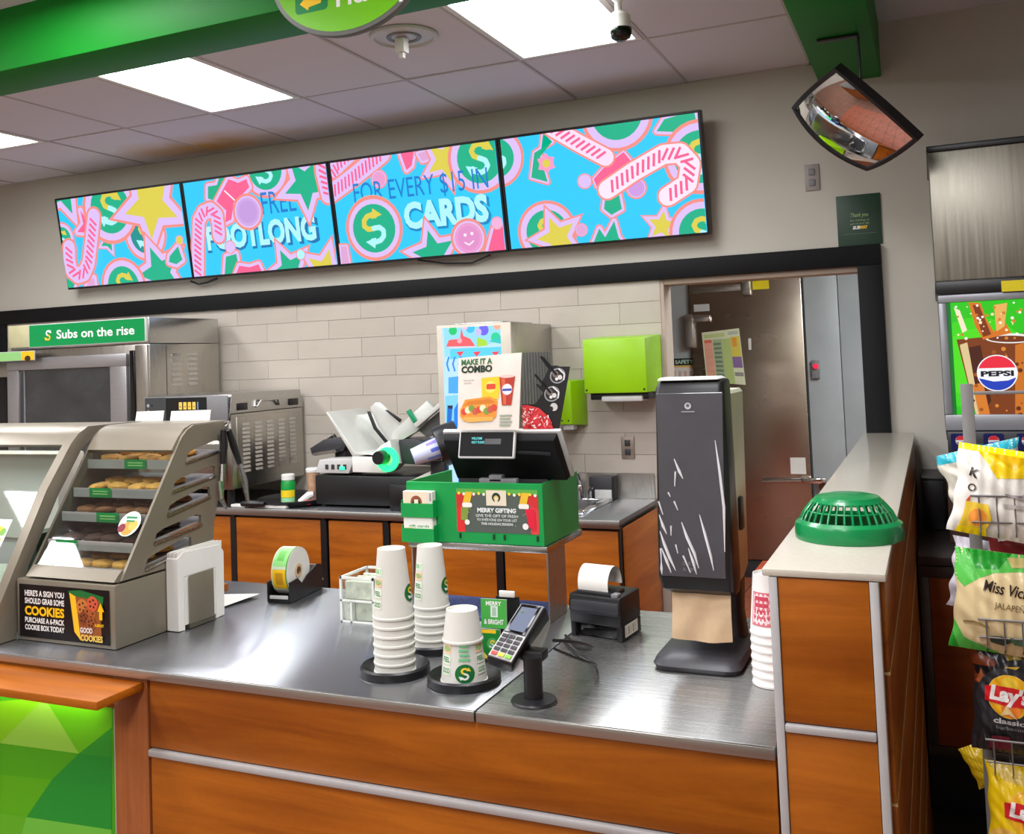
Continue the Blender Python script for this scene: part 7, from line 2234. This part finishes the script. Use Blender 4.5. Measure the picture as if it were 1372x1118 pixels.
for s, q in bd:
    rings.append([tuple(mpt(s, q, 0.006, 0.92)), tuple(mpt(s, q, 0.008, 1.0)), tuple(mpt(s, q, -0.03, 1.0)), tuple(mpt(s, q, -0.03, 0.92))])
b = B(); b.loft(rings, False, True, False, True)
b.obj('mirror_frame', M_BLACK, t)
b = B()
vs = [tuple(mpt(s, q, -0.031, 0.95)) for s, q in bd] + [tuple((mL + mR) / 2 - mN * 0.05)]
b.faces(vs, [(i, (i + 1) % 40, 40) for i in range(40)])
b.obj('mirror_back', M_DARK, t)
b = B()
b.box(-0.33, -0.185, 3.735, 3.765, 2.69, 2.6995, 0.002)
b.obj('ceiling_bracket', M_BLACK, t)
B().tube([(-0.188, 3.75, 2.69), (-0.188, 3.75, 2.52), (-0.195, 3.70, 2.40)], 0.005, 8).obj('drop_rod', M_BLACK, t)

# ================================================================ ceiling and beam fittings
t = thing('ceiling_camera', 'white ceiling camera with a black dome beside the large light panel', 'camera', (-0.90, 3.2, 2.8))
q0 = PXY(832, 50, 3.2); q1 = PXY(826, 0, 3.2)
cx = (q0[0] + q1[0]) / 2
B().cyl((cx, 3.2, 2.775), (cx, 3.2, 2.795), 0.012, 0.03).cyl((cx, 3.2, 2.735), (cx, 3.2, 2.775), 0.012).obj('mount', M_WHITE, t)
B().lathe([(0.001, 0.0), (0.026, 0.0), (0.036, -0.012), (0.037, -0.058), (0.001, -0.058)], (cx + 0.003, 3.2, 2.738), 24, False).obj('camera_body', M_WHITE, t)
B().lathe([(0.0375, 0.0), (0.038, -0.012), (0.033, -0.030), (0.018, -0.040), (0.001, -0.042)], (cx + 0.005, 3.2, 2.682), 24, False).obj('camera_dome', M_BLACKGLOSS, t)
t = thing('ceiling_speaker', 'round white ceiling speaker grille with a small box in its middle', 'speaker', (-1.74, 3.19, 2.8))
B().lathe([(0.128, 0.0), (0.126, -0.010), (0.112, -0.012), (0.108, -0.005), (0.001, -0.005)], (-1.745, 3.19, 2.7985), 40, False).obj('grille', M_LGREY, t)
B().lathe([(0.066, -0.006), (0.064, -0.009), (0.05, -0.009), (0.048, -0.006)], (-1.745, 3.19, 2.7985), 32, False).obj('inner_ring', M_GREY, t)
B().box(-1.775, -1.735, 3.17, 3.21, 2.735, 2.789, 0.003).box(-1.765, -1.745, 3.18, 3.20, 2.715, 2.735, 0.002).obj('sensor_box', M_WHITE, t)

t = thing('pickup_sign', 'lime green oval pick up sign with yellow arrow on the front beam', 'sign', (-1.557, 2.5, 2.57))
ec, ea, eb = (-1.557, 2.782), 0.272, 0.212
ring_ = lambda a_, b_: [(ec[0] + a_ * math.cos(2 * PI * k / 64), ec[1] + b_ * math.sin(2 * PI * k / 64)) for k in range(64)]
b = B(); b.prism(ring_(ea, eb), 'y', 2.494, 2.5195, 0.002); b.obj('sign_rim', mat('sign_rim_grey', (96, 98, 92), 0.5), t)
cv = Canvas(eps=0.00008)
cv.poly(ring_(ea - 0.014, eb - 0.014), (112, 196, 10))
cv.rrect(-1.741, 2.661, -1.622, 2.79, 0.014, (0, 134, 66))
cv.poly([(-1.724, 2.692), (-1.694, 2.668), (-1.692, 2.678), (-1.648, 2.684), (-1.636, 2.73), (-1.655, 2.708), (-1.692, 2.706), (-1.694, 2.718)], (250, 206, 30))
cv.poly([(-1.640, 2.755), (-1.668, 2.778), (-1.670, 2.766), (-1.712, 2.762), (-1.726, 2.72), (-1.706, 2.738), (-1.670, 2.742), (-1.668, 2.73)], (236, 240, 236))
cv.text('Pick Up', -1.592, 2.663, 0.075, (240, 244, 240), 0.03, 'l', 0.255)
cv.build('sign_print', XZ(2.4936), GLOSSPRINT, t)
